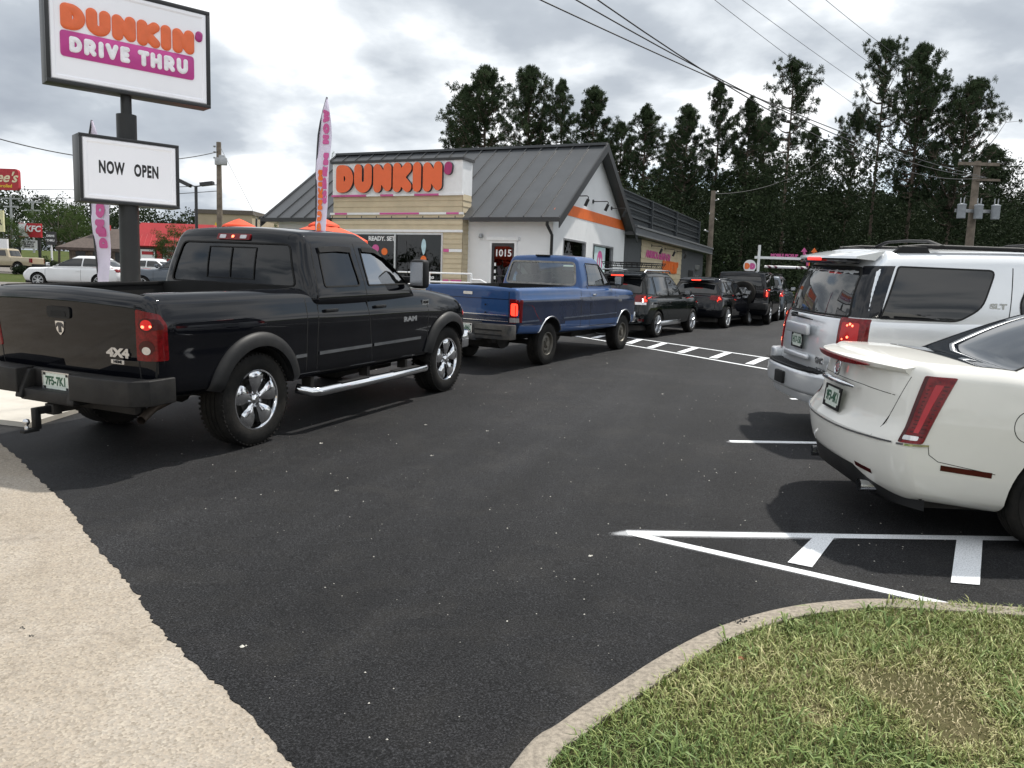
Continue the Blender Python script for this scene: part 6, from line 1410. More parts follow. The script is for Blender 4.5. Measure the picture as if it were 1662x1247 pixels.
    for s in(-1,1): patch(c.bvh,'head_lamp',rpoly([(s*.62,.95),(s*.90,.95),(s*.90,1.12),(s*.62,1.12)],.02,2),'F',.01,CLEAR,t,cell=.05)
    patch(c.bvh,'corner_lamp',rpoly([(3.98,.93),(4.08,.93),(4.07,1.13),(3.98,1.13)],.01,2),'R',.008,AMBER,t,cell=.05)
    q=M(); q.prism([(4.14,.90),(4.26,.82),(4.30,0),(4.26,-.82),(4.14,-.90),(4.0,-.9),(4.0,.9)],(0,0,.55),(1,0,0),(0,1,0),(0,0,.22)); q.build('front_bumper',DCHR,t,bevel=.03)
    c.place(gp(888,592),60.0,.92,.965)
    return c
blue_pickup()
# ------------------------------------------------------------------ silver long estate on the right
def silver_suv():
    lower=dict(W=2.0,H=1.0,n=(44,12,16),r=(.11,.16,.07),xr=[(0,-1.20),(.3,-1.22),(.75,-1.20),(1,-1.16)],xf=[(0,4.2),(.5,4.28),(1,4.1)],
        top=[(-1.25,1.28),(2.6,1.26),(3.0,1.22),(4.3,1.12)],bot=[(-1.25,.50),(0,.42),(3,.40),(4.3,.42)],
        plan=[(-1.25,.955),(-.6,.99),(1,1),(3.6,.99),(4.3,.93)],side=[(0,.93),(.2,.985),(.55,1.0),(.8,.995),(1,.975)],bowr=.16,bowf=.2,be=9,crown=.0)
    cab=dict(W=1.94,H=.8,n=(36,10,14),r=(.10,.12,.11),xr=[(0,-1.17),(.35,-1.13),(.7,-1.04),(1,-.84)],xf=[(0,3.1),(.5,2.78),(1,2.3)],
        top=[(-1.2,1.88),(-.6,1.915),(1,1.94),(2.4,1.90),(3,1.9)],bot=[(-2,1.12),(5,1.12)],plan=[(-1.2,.95),(-.6,.99),(3,.97)],side=[(0,1.0),(.22,.995),(.75,.90),(1,.815)],bowr=.17,bowf=.14,be=9,crown=.04)
    c=Car('suv','long silver sport utility vehicle with roof rails parked beyond the white sedan','SUV',P_SILVER,lower,cab); t=c.t
    c.body([0,3.3],.44,.42,.62)
    rg=rpoly([(-.80,1.27),(.80,1.27),(.71,1.76),(-.71,1.76)],[.05,.05,.12,.12],4)
    c.win(rg,'B',mat('rear_glass_smoke',(.02,.022,.023),.02,spec=1.,var=.05),name='rear_window',trim=.02)
    # black corner pillars between rear glass and side glass
    PIL=paint('pillar_gloss_black',(.008,.009,.012),0,.15)
    for s in(-1,1):
        ax='R' if s<0 else 'L'; dx='DR' if s<0 else 'DL'
        patch(c.bvh,'rear_pillar',[(-.235,1.27),(.118,1.27),(.15,1.785),(-.155,1.775)],dx,.004,PIL,t,cell=.05)
        c.win(rpoly([(-.79,1.275),(.02,1.265),(.26,1.40),(.41,1.77),(-.60,1.78)],[.01,.08,.10,.07,.03],4),ax,off=.006)
        c.win(rpoly([(.70,1.26),(1.80,1.26),(1.78,1.76),(.80,1.76),(.66,1.45)],.06,4),ax); c.win(rpoly([(1.95,1.26),(2.80,1.26),(2.42,1.74),(1.93,1.76)],.05,4),ax)
        L_=patch(c.bvh,'tail_lamp',rpoly([(-.275,.80),(.05,.80),(.055,1.262),(-.265,1.262)],.012,2),dx,.014,LENS,t,cell=.04,skirt=.03)
        patch(c.bvh,'lit_panel',rpoly([(-.24,.88),(-.03,.88),(-.03,1.22),(-.23,1.22)],.02,2),dx,.016,mat('lens_inner',(.35,.006,.006),.2,emit=(1,.02,.02),es=.08),L_,cell=.05)
        for a0,z,r_ in((-.13,1.205,.012),(-.16,1.19,.010),(-.10,1.19,.011),(-.14,1.075,.013),(-.20,1.05,.009),(-.17,.885,.022),(-.12,.875,.014)): patch(c.bvh,'lit_bulb',[(a0+r_*math.cos(R(a)),z+r_*math.sin(R(a))) for a in range(0,360,30)],dx,.019,LITS,L_,cell=.03)
        patch(c.bvh,'reverse_lens',rpoly([(-.25,.812),(-.02,.812),(-.02,.85),(-.25,.85)],.01,2),dx,.018,mat('lens_pinkish',(.35,.05,.05),.1,metal=.3,coat=1),L_,cell=.05)
    strip(c.bvh,'panel_gap',[[(-.795,.62),(-.795,1.25)],[(.795,.62),(.795,1.25)],[(-.795,1.25),(.795,1.25)]],.010,'B',.0015,SEAM,t)
    c.seams([[(.54,.5),(.54,1.2),(.60,1.80)],[(1.87,.5),(1.87,1.80)],[(2.9,.5),(2.9,1.2)],[(.4,.68),(2.9,.66)]],w=.010)
    q=M(); q.box((-1.255,0,1.09),(.05,.62,.12)); q.build('plate_garnish',P_SILVER,t,bevel=.02,seg=3)
    plate(t,BK(-1.245,.0,.955),'H17-15K',dark=True)
    q=M(); q.box((-1.25,0,.80),(.05,.66,.06)); q.build('tailgate_pull',P_SILVER,t,bevel=.02,seg=3)
    q=M(); q.tube([(-1.22,.18,1.235),(-1.26,.18,1.23),(-1.27,-.05,1.215),(-1.25,-.38,1.205)],[.012,.016,.012,.006],6); q.box((-1.235,.17,1.225),(.05,.07,.05)); q.build('rear_wiper',TRIM,t,smooth=50)
    text_obj('badge_lettering','GMC',BK(-1.235,-.62,.80),BADGE,t,.085,.006,.004,sx=1.1); text_obj('badge_lettering','FLEX FUEL',BK(-1.235,-.64,.715),BADGE,t,.035,.002,.003)
    text_obj('badge_lettering','SLT',RS(.43,side_ray(c.bvh,.43,1.44,-1)-.003,1.42),BADGE,t,.075,.004,.004,sx=1.5)
    # bumper with black step
    q=M()
    def plan_(x0,dy,bow,n=12): return [(x0+bow*abs(2*i/n-1)**3,dy*(1-2*i/n)) for i in range(n+1)]
    q.prism(plan_(-1.40,1.0,.26)+[(-.86,-1.0),(-.86,1.0)],(0,0,.44),(1,0,0),(0,1,0),(0,0,.24)); q.build('rear_bumper',P_SILVER,t,bevel=.045,seg=4)
    for s in(-1,1): q=M(); q.prism([(-1.22,s*.74),(-1.20,s*.96),(-1.08,s*1.0),(-.86,s*1.0),(-.86,s*.9),(-1.1,s*.74)],(0,0,.62),(1,0,0),(0,1,0),(0,0,.17)); q.build('bumper_corner',P_SILVER,t,bevel=.03,seg=3)
    q=M(); q.prism(plan_(-1.385,.72,.10)+[(-1.1,-.72),(-1.1,.72)],(0,0,.672),(1,0,0),(0,1,0),(0,0,.022)); st=q.build('bumper_step',TRIM,t,bevel=.006)
    q=M(); [q.bx(-1.35+i*.035,-1.335+i*.035,-.66,.66,.694,.700) for i in range(6)]; q.build('step_tread',TRIM,st)
    q=M(); q.box((-1.41,0,.55),(.05,.24,.13)); q.build('hitch_cover',SEAM,t,bevel=.01)
    q=M(); q.prism(plan_(-1.33,.93,.26)+[(-.86,-.93),(-.86,.93)],(0,0,.34),(1,0,0),(0,1,0),(0,0,.12)); q.build('lower_valance',P_SILVER,t,bevel=.03)
    # spoiler with brake lamp
    q=M(); n=12; V=[]
    for i in range(n+1):
        y=.76*(1-2*i/n); b=.13*abs(2*i/n-1)**2.5
        V+=[(-1.14+b,y,1.845),(-1.13+b,y,1.868),(-.70,y*.98,1.925+.02*(1-(y/.8)**2)),(-.80,y*.98,1.83)]
    q.add(V,[(i*4+j,i*4+(j+1)%4,(i+1)*4+(j+1)%4,(i+1)*4+j) for i in range(n) for j in range(4)]+[(0,1,2,3),(n*4+3,n*4+2,n*4+1,n*4)]); sp=q.build('roof_spoiler',P_SILVER,t,smooth=40)
    q=M(); q.prism([(-1.05,.62),(-1.10,.3),(-1.10,-.3),(-1.05,-.62),(-.9,-.62),(-.9,.62)],(0,0,1.79),(1,0,0),(0,1,0),(0,0,.045)); q.build('spoiler_underside',PIL,t,bevel=.01)
    q=M(); q.box((-1.135,0,1.835),(.03,.34,.034)); q.build('high_brake_lamp',mat('brake_red',(.7,.03,.03),.2,emit=(1,.05,.04),es=.9),sp,bevel=.008)
    for s in(-1,1):
        q=M(); q.tube([(-.55,s*.70,1.96),(-.3,s*.70,1.985),(2.1,s*.70,1.975),(2.3,s*.70,1.94)],.024,8); rl=q.build('roof_rail',TRIM,t,smooth=60)
        for x in(-.42,1.0,2.15): q=M(); q.prism([(-.22,-.03),(.22,-.03),(.16,.06),(-.10,.06)],(x,s*.70-.03,1.925),(1,0,0),(0,0,1),(0,.06,0)); q.build('rail_foot',TRIM,rl,bevel=.012)
    for x in(-.1,1.35): q=M(); q.tube([(x,-.72,1.99),(x,-.45,2.045),(x,0,2.055),(x,.45,2.045),(x,.72,1.99)],.030,8,flat=.5); q.build('cross_bar',TRIM,t,smooth=60)
    q=M(); q.bx(-1.0,4.0,-.5,.5,.30,.5); q.build('chassis',UNDERM,t)
    wheels(t,[0,3.3],.84,.395,.26,.235,'six',DCHR,32); mirror(c,2.75,.93,1.25,(.10,.22,.2),m=P_SILVER,arm=.05)
    c.place((4.42,9.1),2.0,.0,.985,zs=1.045)
    t_=c.t
    return c
silver_suv()
# ------------------------------------------------------------------ pearl white sedan, nearest on the right
def white_sedan():
    lower=dict(W=1.86,H=.75,n=(48,14,16),nc=5,r=(.10,.12,.07),xr=[(0,-1.00),(.22,-1.10),(.45,-1.13),(.55,-1.05),(.8,-1.015),(1,-.99)],xf=[(0,3.6),(.5,3.78),(1,3.4)],
        top=[(-1.15,1.10),(-.85,1.135),(-.4,1.125),(.1,1.08),(2,1.0),(2.6,.98),(3.8,.78)],bot=[(-1.15,.30),(-.5,.24),(0,.20),(3,.20),(3.8,.24)],
        plan=[(-1.15,.90),(-.8,.955),(-.2,1.),(1.5,.985),(3,.985),(3.8,.86)],side=[(0,.88),(.12,.97),(.35,1.0),(.6,.992),(.8,.965),(1,.92)],bowr=.20,bowf=.35,be=8,bp=2.6,crown=.02)
    cab=dict(W=1.66,H=.5,n=(36,10,12),r=(.16,.10,.09),xr=[(0,-.52),(.3,-.22),(.7,.30),(1,.86)],xf=[(0,2.45),(.5,2.05),(1,1.5)],
        top=[(-.2,1.44),(.7,1.50),(1.1,1.51),(1.7,1.49),(2.4,1.44)],bot=[(-1,.98),(5,.98)],plan=[(-.6,.97),(.5,1),(2.4,.96)],side=[(0,1.03),(.2,.98),(.7,.83),(1,.70)],bowr=.12,bowf=.2,be=6,crown=.04)
    c=Car('sedan','pearl white sedan with tall red tail lamp and boot spoiler, nearest on the right','car',P_WHITE,lower,cab); t=c.t
    c.body([.13,3.0],.37,.335,.62)
    for s in(-1,1):
        ax='R' if s<0 else 'L'
        c.win(rpoly([(.42,1.075),(.90,1.07),(.92,1.38),(.80,1.38)],[.03,.03,.03,.1],3),ax); c.win(rpoly([(1.0,1.06),(2.1,1.04),(1.6,1.37),(1.02,1.40)],[.03,.06,.1,.03],3),ax)
    # rear glass laid back
    c.win(rpoly([(-.42,-.70),(.80,-.58),(.80,.58),(-.42,.70)],[.06,.08,.08,.06],5),'T',mat('sedan_rear_glass',(.012,.016,.022),.015,spec=1.,var=.05),name='rear_window',trim=.012)
    # lamps
    for s in(-1,1):
        ax='R' if s<0 else 'L'
        dx='DR' if s<0 else 'DL'
        L_=patch(c.bvh,'tail_lamp',rpoly([(-.08,.665),(.06,.665),(.17,1.075),(.005,1.08)],.012,2),dx,.012,LENS,t,cell=.035,skirt=.02)
        patch(c.bvh,'lens_edge',[(-.078,.67),(-.055,.67),(.03,1.075),(.007,1.075)],dx,.0135,LENSD,L_,cell=.035)
        q=M()
        for k in range(14): z=.71+k*.024; ribbon(c.bvh,q,[(-.035+.085*(z-.67)/.4,z),(.045+.11*(z-.67)/.4,z)],.006,dx,.0165)
        q.build('lens_rib',LENSD,L_)
        patch(c.bvh,'lit_panel',[(.0,.73),(.03,.73),(.115,1.03),(.075,1.03)],dx,.0145,mat('lens_glow',(.30,.008,.015),.2,emit=(1,.02,.04),es=.05),L_,cell=.04)
        patch(c.bvh,'reverse_lens',rpoly([(-.055,.685),(.035,.685),(.04,.712),(-.05,.712)],.008,2),dx,.018,CLEAR,L_,cell=.04)
        strip(c.bvh,'chrome_edge',[[(-.95,.652),(-.77,.657)]],.012,ax,.012,CHROME,t)
        patch(c.bvh,'side_reflector',[(-.68,.505),(-.36,.475),(-.36,.51),(-.68,.54)],ax,.003,LENSD,t,cell=.06)
    strip(c.bvh,'chrome_edge',[[(-.80,.655),(-.4,.645),(0,.64),(.4,.645),(.80,.655)]],.012,'B',.010,CHROME,t)
    strip(c.bvh,'panel_gap',[[(-.635,.66),(-.66,.80),(-.735,1.06)],[(.635,.66),(.66,.80),(.735,1.06)],[(-.66,.93),(-.3,.945),(.3,.945),(.66,.93)]],.004,'B',.0012,SEAM,t)
    c.seams([[(-.77,.655),(-.76,.60),(-.70,.56),(-.34,.50)],[(.70,.3),(.72,1.0)],[(1.85,.3),(1.85,.98)]],w=.004)
    # spoiler lip with brake lamp
    q=M(); n=14; V=[]
    for i in range(n+1):
        s=1-2*i/n; y=.72*s; b=.20*abs(s)**2.4
        V+=[(-1.085+b,y,1.085),(-1.10+b,y,1.118-.012*abs(s)**3),(-1.03+b,y,1.138-.02*abs(s)**3),(-.80,y*.98,1.108),(-.85,y,1.06)]
    q.add(V,[(i*5+j,i*5+(j+1)%5,(i+1)*5+(j+1)%5,(i+1)*5+j) for i in range(n) for j in range(5)]+[tuple(range(5)),tuple(n*5+j for j in(4,3,2,1,0))]); sp=q.build('boot_spoiler',P_WHITE,t,smooth=50)
    q=M(); V=[]
    for i in range(n+1): s=1-2*i/n; b=.20*abs(s*.75)**2.4; y=.50*s; h=.019*(1-abs(s)**3)+.004; V+=[(-1.108+b*.6,y,1.098-h),(-1.114+b*.6,y,1.098+h*.5),(-1.04,y,1.098+h*.5),(-1.04,y,1.098-h)]
    q.add(V,[(i*4+j,i*4+(j+1)%4,(i+1)*4+(j+1)%4,(i+1)*4+j) for i in range(n) for j in range(4)]+[(0,1,2,3),(n*4+3,n*4+2,n*4+1,n*4)]); q.build('high_brake_lamp',LENS,sp,smooth=50)
    q=M(); q.tube([(-1.055,.32,.925),(-1.085,.20,.93),(-1.095,0,.932),(-1.085,-.20,.93),(-1.055,-.32,.925)],[.012,.026,.028,.026,.012],12,flat=.75); q.build('chrome_handle_bar',CHROME,t,smooth=60)
    q=M(BK(-1.062,0,1.015,8)); q.lathe([(.052,0),(.060,.004),(.060,.010),(.052,.012),(.048,.006)],28,'z'); q.prism([(0,-.04),(.028,-.022),(.034,.02),(-.034,.02),(-.028,-.022)],(0,.004,0),(1,0,0),(0,1,0),(0,0,.012)); 
    for k in range(-3,4): q.bx(k*.009-.002,k*.009+.002,-.02,.022,.012,.015)
    q.build('wreath_crest_badge',CHROME,t,smooth=40)
    plate(t,BK(-1.085,0,.80,6),'9F3-4K1',dark=True)
    # bumper underside
    LW=mat('lower_valance_black',(.02,.02,.021),.5,bump=.3,bs=150)
    q=M(); n=16; V=[]
    for i in range(n+1): s=1-2*i/n; b=.36*abs(s)**3; V+=[(-1.09+b,.80*s,.42-.14*abs(s)**4),(-1.06+b,.78*s,.30),(-.90+b*.6,.76*s,.20),(-.70,.74*s,.24)]
    q.add(V,[(i*4+j,i*4+j+1,(i+1)*4+j+1,(i+1)*4+j) for i in range(n) for j in range(3)]); q.build('lower_valance',LW,t,smooth=60)
    for s in(-1,1): q=M(); q.tube([(-.80,s*.48,.29),(-1.03,s*.50,.29)],.042,14,cap=False); q.build('exhaust_tip',DCHR,t,smooth=60); 
    strip(c.bvh,'low_reflector',[[(-.60,.41),(-.44,.425)],[(.60,.41),(.44,.425)]],.03,'B',.004,LENSD,t)
    strip(c.bvh,'fuel_door_gap',[[(-.16+.095*math.cos(R(a)),.80+.095*math.sin(R(a))) for a in range(0,360,15)]],.005,'R',.0012,SEAM,t,True)
    q=M(); q.bx(-.7,3.4,-.6,.6,.18,.3); q.build('chassis',UNDERM,t); q=M(); q.bx(3.74,3.8,-.4,.4,.4,.62); q.build('grille',CHROME,t,bevel=.01)
    wheels(t,[.13,3.0],.79,.335,.235,.235,'vee',DCHR,36); mirror(c,1.9,.86,1.06,(.1,.2,.14),m=P_WHITE,arm=.03)
    handles(c,[(.92,.86),(1.98,.84)],P_WHITE,.18)
    c.place((3.52,6.02),-2.,.0,1.0,zs=1.06)
    return c
white_sedan()
# ------------------------------------------------------------------ generic estates and sedans further away
def generic(name,label,cat,pm,L0,L1,wb,Wd,belt,H,roof0,roof1,base0,base1,Rr,rimr,style,place,nose=.85,boxy=0.,dark=False,extra=None,roofside=.78,rear_in=.10,wins=None,n=28,lamp=(.72,.98,.62,.90),lampm=None,rearwin=None,bumper=.62,rimm=None,facing='B',head=True):
    w=Wd/2
    lower=dict(W=Wd,H=belt-.3,n=(30,8,10),nc=3,r=(.12-.06*boxy,.15-.1*boxy,.08-.03*boxy),xr=[(0,-L0+.06),(.3,-L0),(.6,-L0+.03),(1,-L0+rear_in)],xf=[(0,wb+L1-.1),(.5,wb+L1),(1,wb+L1-.25)],
        top=[(-L0,belt),(base1-.2,belt-.03),(base1+.2,belt-.06),(wb+.3,(belt+nose)/2+.02),(wb+L1,nose)],bot=[(-L0,.36),(0,.26),(wb,.26),(wb+L1,.32)],plan=[(-L0,.93+.05*boxy),(0,1),(wb,1),(wb+L1,.86+.1*boxy)],side=[(0,.92),(.15,.975),(.4,1.0),(.8,.985),(1,.95)],bowr=.2*(1-boxy*.8),bowf=.3*(1-boxy*.7),be=7,crown=.02)
    cab=dict(W=Wd*.93,H=H-belt,n=(22,8,8),nc=3,r=(.12-.05*boxy,.12-.06*boxy,.09-.04*boxy),xr=[(0,base0),(.5,base0*.45+roof0*.55-.05),(1,roof0)],xf=[(0,base1),(.5,base1*.5+roof1*.5+.06),(1,roof1)],
        top=[(base0,H-.05),((roof0+roof1)/2,H),(base1,H-.05)],bot=[(-9,belt-.1),(9,belt-.1)],plan=[(base0,.95),((roof0+roof1)/2,1),(base1,.95)],side=[(0,1.02),(.25,.985),(1,roofside)],bowr=.12*(1-boxy*.6),bowf=.16*(1-boxy*.7),be=6,crown=.035)
    c=Car(name,label,cat,pm,lower,cab); t=c.t
    c.body([0,wb],Rr+.05,Rr,.55)
    for o in (wins or []): c.sides(rpoly(o,.04,3))
    rwz=rearwin or (belt+.05,H-.14,w*.80,w*.66)
    c.win(rpoly([(-rwz[2],rwz[0]),(rwz[2],rwz[0]),(rwz[3],rwz[1]),(-rwz[3],rwz[1])],.07,3),'B',name='rear_window')
    c.win(rpoly([(-w*.8,belt+.04),(w*.8,belt+.04),(w*.66,H-.12),(-w*.66,H-.12)],.06,3),'F',name='windscreen')
    z0,z1,y0,y1=lamp
    for s in(-1,1):
        L_=patch(c.bvh,'tail_lamp',[(s*y0,z0+.03),(s*y1,z0),(s*y1,z1),(s*y0,z1-.02)],'B',.012,LENS,t,cell=.06,skirt=.03)
        patch(c.bvh,'side_lens',[(-L0+.14,z0+.02),(-L0+.34,z0+.10),(-L0+.30,z1),(-L0+.14,z1)],'R' if s<0 else 'L',.012,LENS,L_,cell=.06,skirt=.03)
        patch(c.bvh,'lit_bulb',rpoly([(s*(y0+.6*(y1-y0)),z0+.06),(s*(y1-.01),z0+.05),(s*(y1-.01),z1-.05),(s*(y0+.6*(y1-y0)),z1-.05)],.02,2),'B',.018,lampm or LIT,L_,cell=.06)
        if head: patch(c.bvh,'head_lamp',rpoly([(s*w*.62,nose-.18),(s*w*.93,nose-.16),(s*w*.9,nose-.03),(s*w*.65,nose-.05)],.03,2),'F',.008,CLEAR,t,cell=.06)
        if head: patch(c.bvh,'head_lamp_side',rpoly([(wb+L1-.50,nose-.10),(wb+L1-.16,nose-.16),(wb+L1-.2,nose-.04),(wb+L1-.45,nose-.04)],.03,2),'R' if s<0 else 'L',.008,CLEAR,t,cell=.06)
    strip(c.bvh,'panel_gap',[[(-y0+.02,bumper),(y0-.02,bumper)],[(-w*.74,bumper),(-w*.74,z0)],[(w*.74,bumper),(w*.74,z0)]],.012,'B',.0015,SEAM,t)
    xm=(roof0+roof1)/2+.15
    c.seams([[(xm-.95,.40),(xm-.95,belt)],[(xm,.36),(xm,H-.1)],[(base1-.1,.36),(base1-.1,belt)]],w=.012)
    handles(c,[(xm-.8,belt-.16),(xm+.13,belt-.16)],pm,.16)
    mirror(c,base1-.28,w*.93,belt+.07,(.1,.19,.14),m=pm,arm=.03)
    q=M(); q.bx(-L0+.3,wb+L1-.3,-w*.75,w*.75,.20,.34); q.build('chassis',UNDERM,t)
    wheels(t,[0,wb],w-.115,Rr,.225,rimr,style,rimm or DCHR,n)
    return c
# black estate with a roof basket
c=generic('suv','black crossover with a roof basket waiting behind the blue pickup','SUV',P_GREEN,.95,1.0,2.67,1.82,1.06,1.68,-.42,1.35,-.86,2.25,.35,.235,'five',None,nose=.92,
    wins=[[(-.62,1.14),(-.15,1.10),(-.15,1.56),(-.42,1.55)],[(-.06,1.10),(.72,1.09),(.72,1.58),(-.06,1.57)],[(.82,1.09),(1.85,1.08),(1.35,1.55),(.82,1.58)]],lamp=(.90,1.12,.55,.90),rearwin=(1.14,1.52,.70,.58),lampm=LIT,rimm=DCHR)
t=c.t
q=M(); q.box((-.60,0,1.60),(.26,1.16,.05),ry=R(-6)); q.build('roof_spoiler',P_GREEN,t,bevel=.02)
q=M(); q.box((-.735,0,1.585),(.02,.34,.03)); q.build('high_brake_lamp',LIT,t)
for s in(-1,1): patch(c.bvh,'reverse_lens',[(s*.50,.86),(s*.88,.86),(s*.88,.915),(s*.50,.93)],'B',.02,CLEAR,t,cell=.06); patch(c.bvh,'low_reflector',[(s*.66,.44),(s*.86,.44),(s*.86,.50),(s*.66,.50)],'B',.012,LENSD,t,cell=.06)
for s in(-1,1): q=M(); q.tube([(-.45,s*.62,1.66),(-.35,s*.62,1.73),(1.3,s*.62,1.73),(1.4,s*.62,1.66)],.022,8); q.build('roof_rail',DCHR,t,smooth=60)
q=M()
for z in(1.80,1.87,1.92):
    e=.06*(z-1.80)/.12; P_=rpoly([(-.50-e,-.52-e),(1.15+e,-.52-e),(1.15+e,.52+e),(-.50-e,.52+e)],.10,4); q.tube([(a,b,z) for a,b in P_]+[(P_[0][0],P_[0][1],z)],.011,6)
for k in range(12): x=-.45+k*.14; q.tube([(x,-.58,1.92),(x,-.52,1.80),(x,.52,1.80),(x,.58,1.92)],.008,4)
for k in range(7): y=-.45+k*.15; q.tube([(-.56,y,1.92),(-.5,y,1.80),(1.15,y,1.80),(1.21,y,1.92)],.008,4)
q.build('roof_basket',TRIM,t,smooth=60)
q=M(); q.bx(-.8+.05,-.35,-.6,.6,.0,.01); q=M(); q.box((.9,-.9,.36),(1.5,.03,.12)); q.build('sill_trim',DCHR,t,bevel=.01)
plate(t,BK(-.975,0,.78),'BX7-44M'); text_obj('badge_lettering','FORESTER',BK(-.955,.55,.86),BADGE,t,.05,.002,.002)
q=M(); q.tube([(-.70,0,1.15),(-.80,0,1.18),(-.72,0,1.45)],.008,5); q.build('aerial',TRIM,t)
c.place(gp(1068,548),58.5,.92,.93)
# small black crossover
c=generic('suv','small black crossover with silver wheels behind the one with the roof basket','SUV',P_BLACK,.88,.85,2.65,1.84,1.02,1.57,-.30,1.3,-.80,2.2,.35,.25,'five',None,nose=.88,
    wins=[[(-.50,1.14),(-.12,1.10),(-.12,1.44),(-.35,1.42)],[(-.04,1.08),(.72,1.07),(.72,1.47),(-.04,1.45)],[(.82,1.07),(1.80,1.06),(1.30,1.44),(.82,1.47)]],lamp=(.86,1.04,.52,.91),rearwin=(1.08,1.40,.70,.56),rimm=ALU)
t=c.t; q=M(); q.box((-.50,0,1.50),(.24,1.12,.05),ry=R(-8)); q.build('roof_spoiler',P_BLACK,t,bevel=.02); q=M(); q.box((-.625,0,1.49),(.02,.30,.03)); q.build('high_brake_lamp',LIT,t)
plate(t,BK(-.905,0,.80),'B12-13A'); q=M(BK(-.885,0,.96)); q.lathe([(.055,0),(.065,.004),(.065,.01),(.055,.012)],24,'z'); q.bx(-.075,.075,-.012,.012,.004,.016); q.build('ring_badge',CHROME,t)
c.place(gp(1181,533),59,.92,.93)
# boxy black off-roader with rear spare wheel
c=generic('suv','boxy black off-roader with a spare wheel on its tailgate','SUV',P_BLACK,.95,.75,2.84,1.94,1.22,1.84,-.82,1.75,-.92,2.1,.42,.22,'six',None,nose=1.12,boxy=1.,roofside=.88,rear_in=.02,
    wins=[[(-.70,1.32),(.0,1.32),(.0,1.68),(-.68,1.68)],[(.1,1.32),(.85,1.32),(.85,1.68),(.1,1.68)],[(.95,1.32),(1.85,1.32),(1.70,1.68),(.95,1.68)]],lamp=(.95,1.28,.78,.93),rearwin=(1.34,1.68,.72,.66))
t=c.t; W_=thing('spare_wheel',None,None); W_.parent=t
q=M(); q.lathe(tyre_profile(.42,.22,.26),32); q.build('tyre',RUBBER,W_,smooth=35); q=M(); q.lathe([(0,-.125),(.06,-.12),(.20,-.115),(.215,-.125)],24)
for k in range(6): q.T=Matrix.Rotation(-math.pi*k/3,4,'Y'); q.box((.13,-.135,0),(.16,.03,.05))
q.build('rim',DCHR,W_,smooth=40); W_.location=(-1.12,-.12,1.10); W_.rotation_euler=(0,0,-math.pi/2)
q=M(); q.prism([(-1.12,.9),(-1.12,-.9),(-.9,-.97),(-.9,.97)],(0,0,.55),(1,0,0),(0,1,0),(0,0,.22)); q.build('rear_bumper',TRIM,t,bevel=.03)
c.place(gp(1250,527),66,.98,.92)
# next pickup, mostly hidden
c=generic('suv','dark vehicle farthest up the queue, mostly hidden by the boxy off-roader','SUV',P_DKGREY,.95,.9,2.9,1.9,1.12,1.72,-.5,1.5,-.85,2.2,.39,.22,'five',None,nose=1.0,boxy=.5,lamp=(.9,1.2,.72,.92),
    wins=[[(-.5,1.22),(.4,1.22),(.4,1.6),(-.35,1.6)],[(.5,1.22),(1.7,1.2),(1.3,1.58),(.5,1.6)]])
q=M(); [q.tube([(x,-.6,1.80),(x,.6,1.80)],.02,6) for x in(-.2,.9)]; [q.tube([(-.3,s*.6,1.76),(1.1,s*.6,1.78)],.02,6) for s in(-1,1)]; q.build('roof_rack',TRIM,c.t)
p=gp(1284,522); c.place((p[0]+.1,p[1]+1.0),66,.95,.92)
# cars on the street at left, facing left
def street_car(c,px,py,D,head,side,s=1.):
    p=at(px,py,D); half=.8; f=Vector((math.cos(R(head)),math.sin(R(head)),0)); l=Vector((-f.y,f.x,0)); o=Vector((p.x,D,0))-l*side*half*s; o.z=gz(o.y)
    c.t.location=o; c.t.rotation_euler=(0,0,R(head)); c.t.scale=(s,s,s)
c=generic('sedan','clean white sedan facing left on the street behind the pylon sign','car',P_WHT2,1.0,.98,2.74,1.83,.96,1.45,.12,1.22,-.80,2.5,.33,.235,'vee',None,nose=.78,rear_in=.12,roofside=.74,
    wins=[[(-.25,1.02),(.74,1.01),(.74,1.35),(.22,1.34)],[(.82,1.01),(2.05,.99),(1.32,1.33),(.82,1.35)]],lamp=(.78,.98,.5,.9),rearwin=(1.04,1.32,.62,.54),lampm=LENS,rimm=ALU)
street_car(c,163,460,36.0,180,1)
c=generic('suv','grey crossover facing left behind the pylon pole','SUV',P_DKGREY,.9,.95,2.7,1.84,1.06,1.68,-.35,1.35,-.8,2.3,.35,.25,'multi',None,nose=.95,
    wins=[[(-.55,1.15),(-.1,1.12),(-.1,1.5),(-.38,1.5)],[(0,1.12),(.75,1.10),(.75,1.55),(0,1.54)],[(.85,1.10),(2.0,1.09),(1.4,1.52),(.85,1.55)]],lampm=LENS,rimm=ALU,lamp=(.9,1.1,.6,.9))
street_car(c,334,460,34.0,178,1)
c=generic('sedan','low white car roof showing between the pylon pole and the grey crossover','car',P_WHT2,1.0,.95,2.7,1.8,.95,1.42,.3,1.3,-.5,2.2,.32,.22,'multi',None,nose=.76,lampm=LENS,wins=[[(-.10,1.0),(.78,1.0),(.78,1.30),(.30,1.29)],[(.86,1.0),(2.0,.98),(1.36,1.29),(.86,1.31)]])
street_car(c,262,450,44.0,180,1)
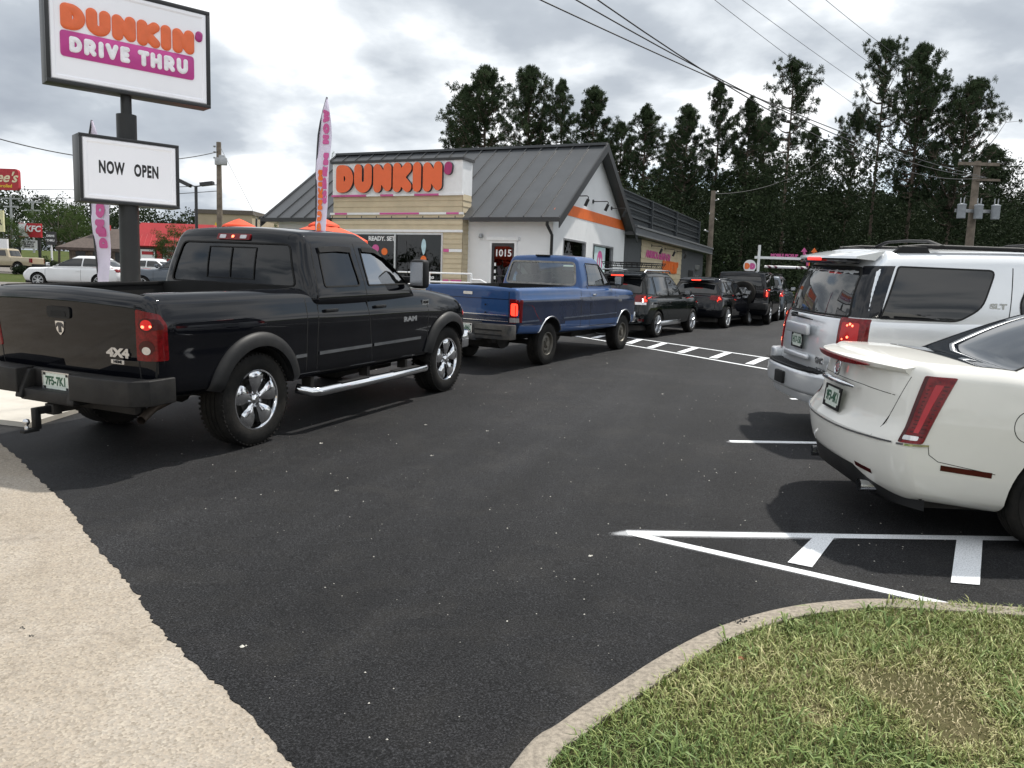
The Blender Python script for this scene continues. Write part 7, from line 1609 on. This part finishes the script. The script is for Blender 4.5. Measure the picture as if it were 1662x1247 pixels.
# tan pickup
lower=dict(W=1.82,H=.75,n=(30,8,10),nc=3,r=(.08,.08,.06),xr=[(0,-1.05),(1,-1.05)],xf=[(0,4.0),(1,3.9)],top=[(-1.1,1.12),(2.4,1.14),(3.2,1.08),(4,1.0)],bot=[(-1.1,.5),(4,.45)],plan=[(-1.1,.98),(4,.94)],side=[(0,.96),(.5,1),(1,.96)],bowr=.04,bowf=.15,crown=.02)
cab=dict(W=1.72,H=.65,n=(22,8,8),nc=3,r=(.1,.1,.08),xr=[(0,.55),(1,.78)],xf=[(0,3.0),(1,2.2)],top=[(.5,1.72),(3,1.72)],bot=[(0,1.05),(5,1.05)],plan=[(0,1),(3,1)],side=[(0,1.),(1,.8)],bowr=.05,bowf=.1,crown=.03)
c=Car('pickup_truck','tan pickup truck with a short bed cut by the left edge of the picture','pickup truck',P_TAN,lower,cab); t=c.t
c.body([0,3.2],.43,.40,.55,extra=[(-.98,.48,-.74,.74,.8,2)])
c.sides(rpoly([(.85,1.2),(1.65,1.2),(1.65,1.6),(.98,1.6)],.04,3)); c.sides(rpoly([(1.75,1.2),(2.7,1.2),(2.2,1.6),(1.75,1.62)],.04,3)); c.win(rpoly([(-.65,1.2),(.65,1.2),(.58,1.6),(-.58,1.6)],.05,3),'B',name='rear_window')
c.seams([[(.5,.6),(.5,1.1)],[(1.7,.5),(1.7,1.6)]]); c.ring(0,.4,.43,.47,.01,mat('flare_tan',(.25,.21,.15),.6)); c.ring(3.2,.4,.43,.47,.01,MT['flare_tan'])
for s in(-1,1): patch(c.bvh,'tail_lamp',[(s*.74,.75),(s*.9,.75),(s*.9,1.08),(s*.74,1.08)],'B',.012,LENS,t,cell=.06); patch(c.bvh,'side_lens',[(-1.0,.76),(-.86,.76),(-.86,1.06),(-1.0,1.06)],'R' if s<0 else 'L',.012,LENS,t,cell=.06)
q=M(); q.bx(-1.2,-1.05,-.88,.88,.48,.66); q.build('rear_bumper',TRIM,t,bevel=.02)
q=M(); q.bx(-.8,3.6,-.5,.5,.35,.5); q.build('chassis',UNDERM,t)
wheels(t,[0,3.2],.78,.37,.23,.21,'five',ALU,28)
street_car(c,30,440,60.0,180,1)
bpy.data.scenes.remove(TMP)
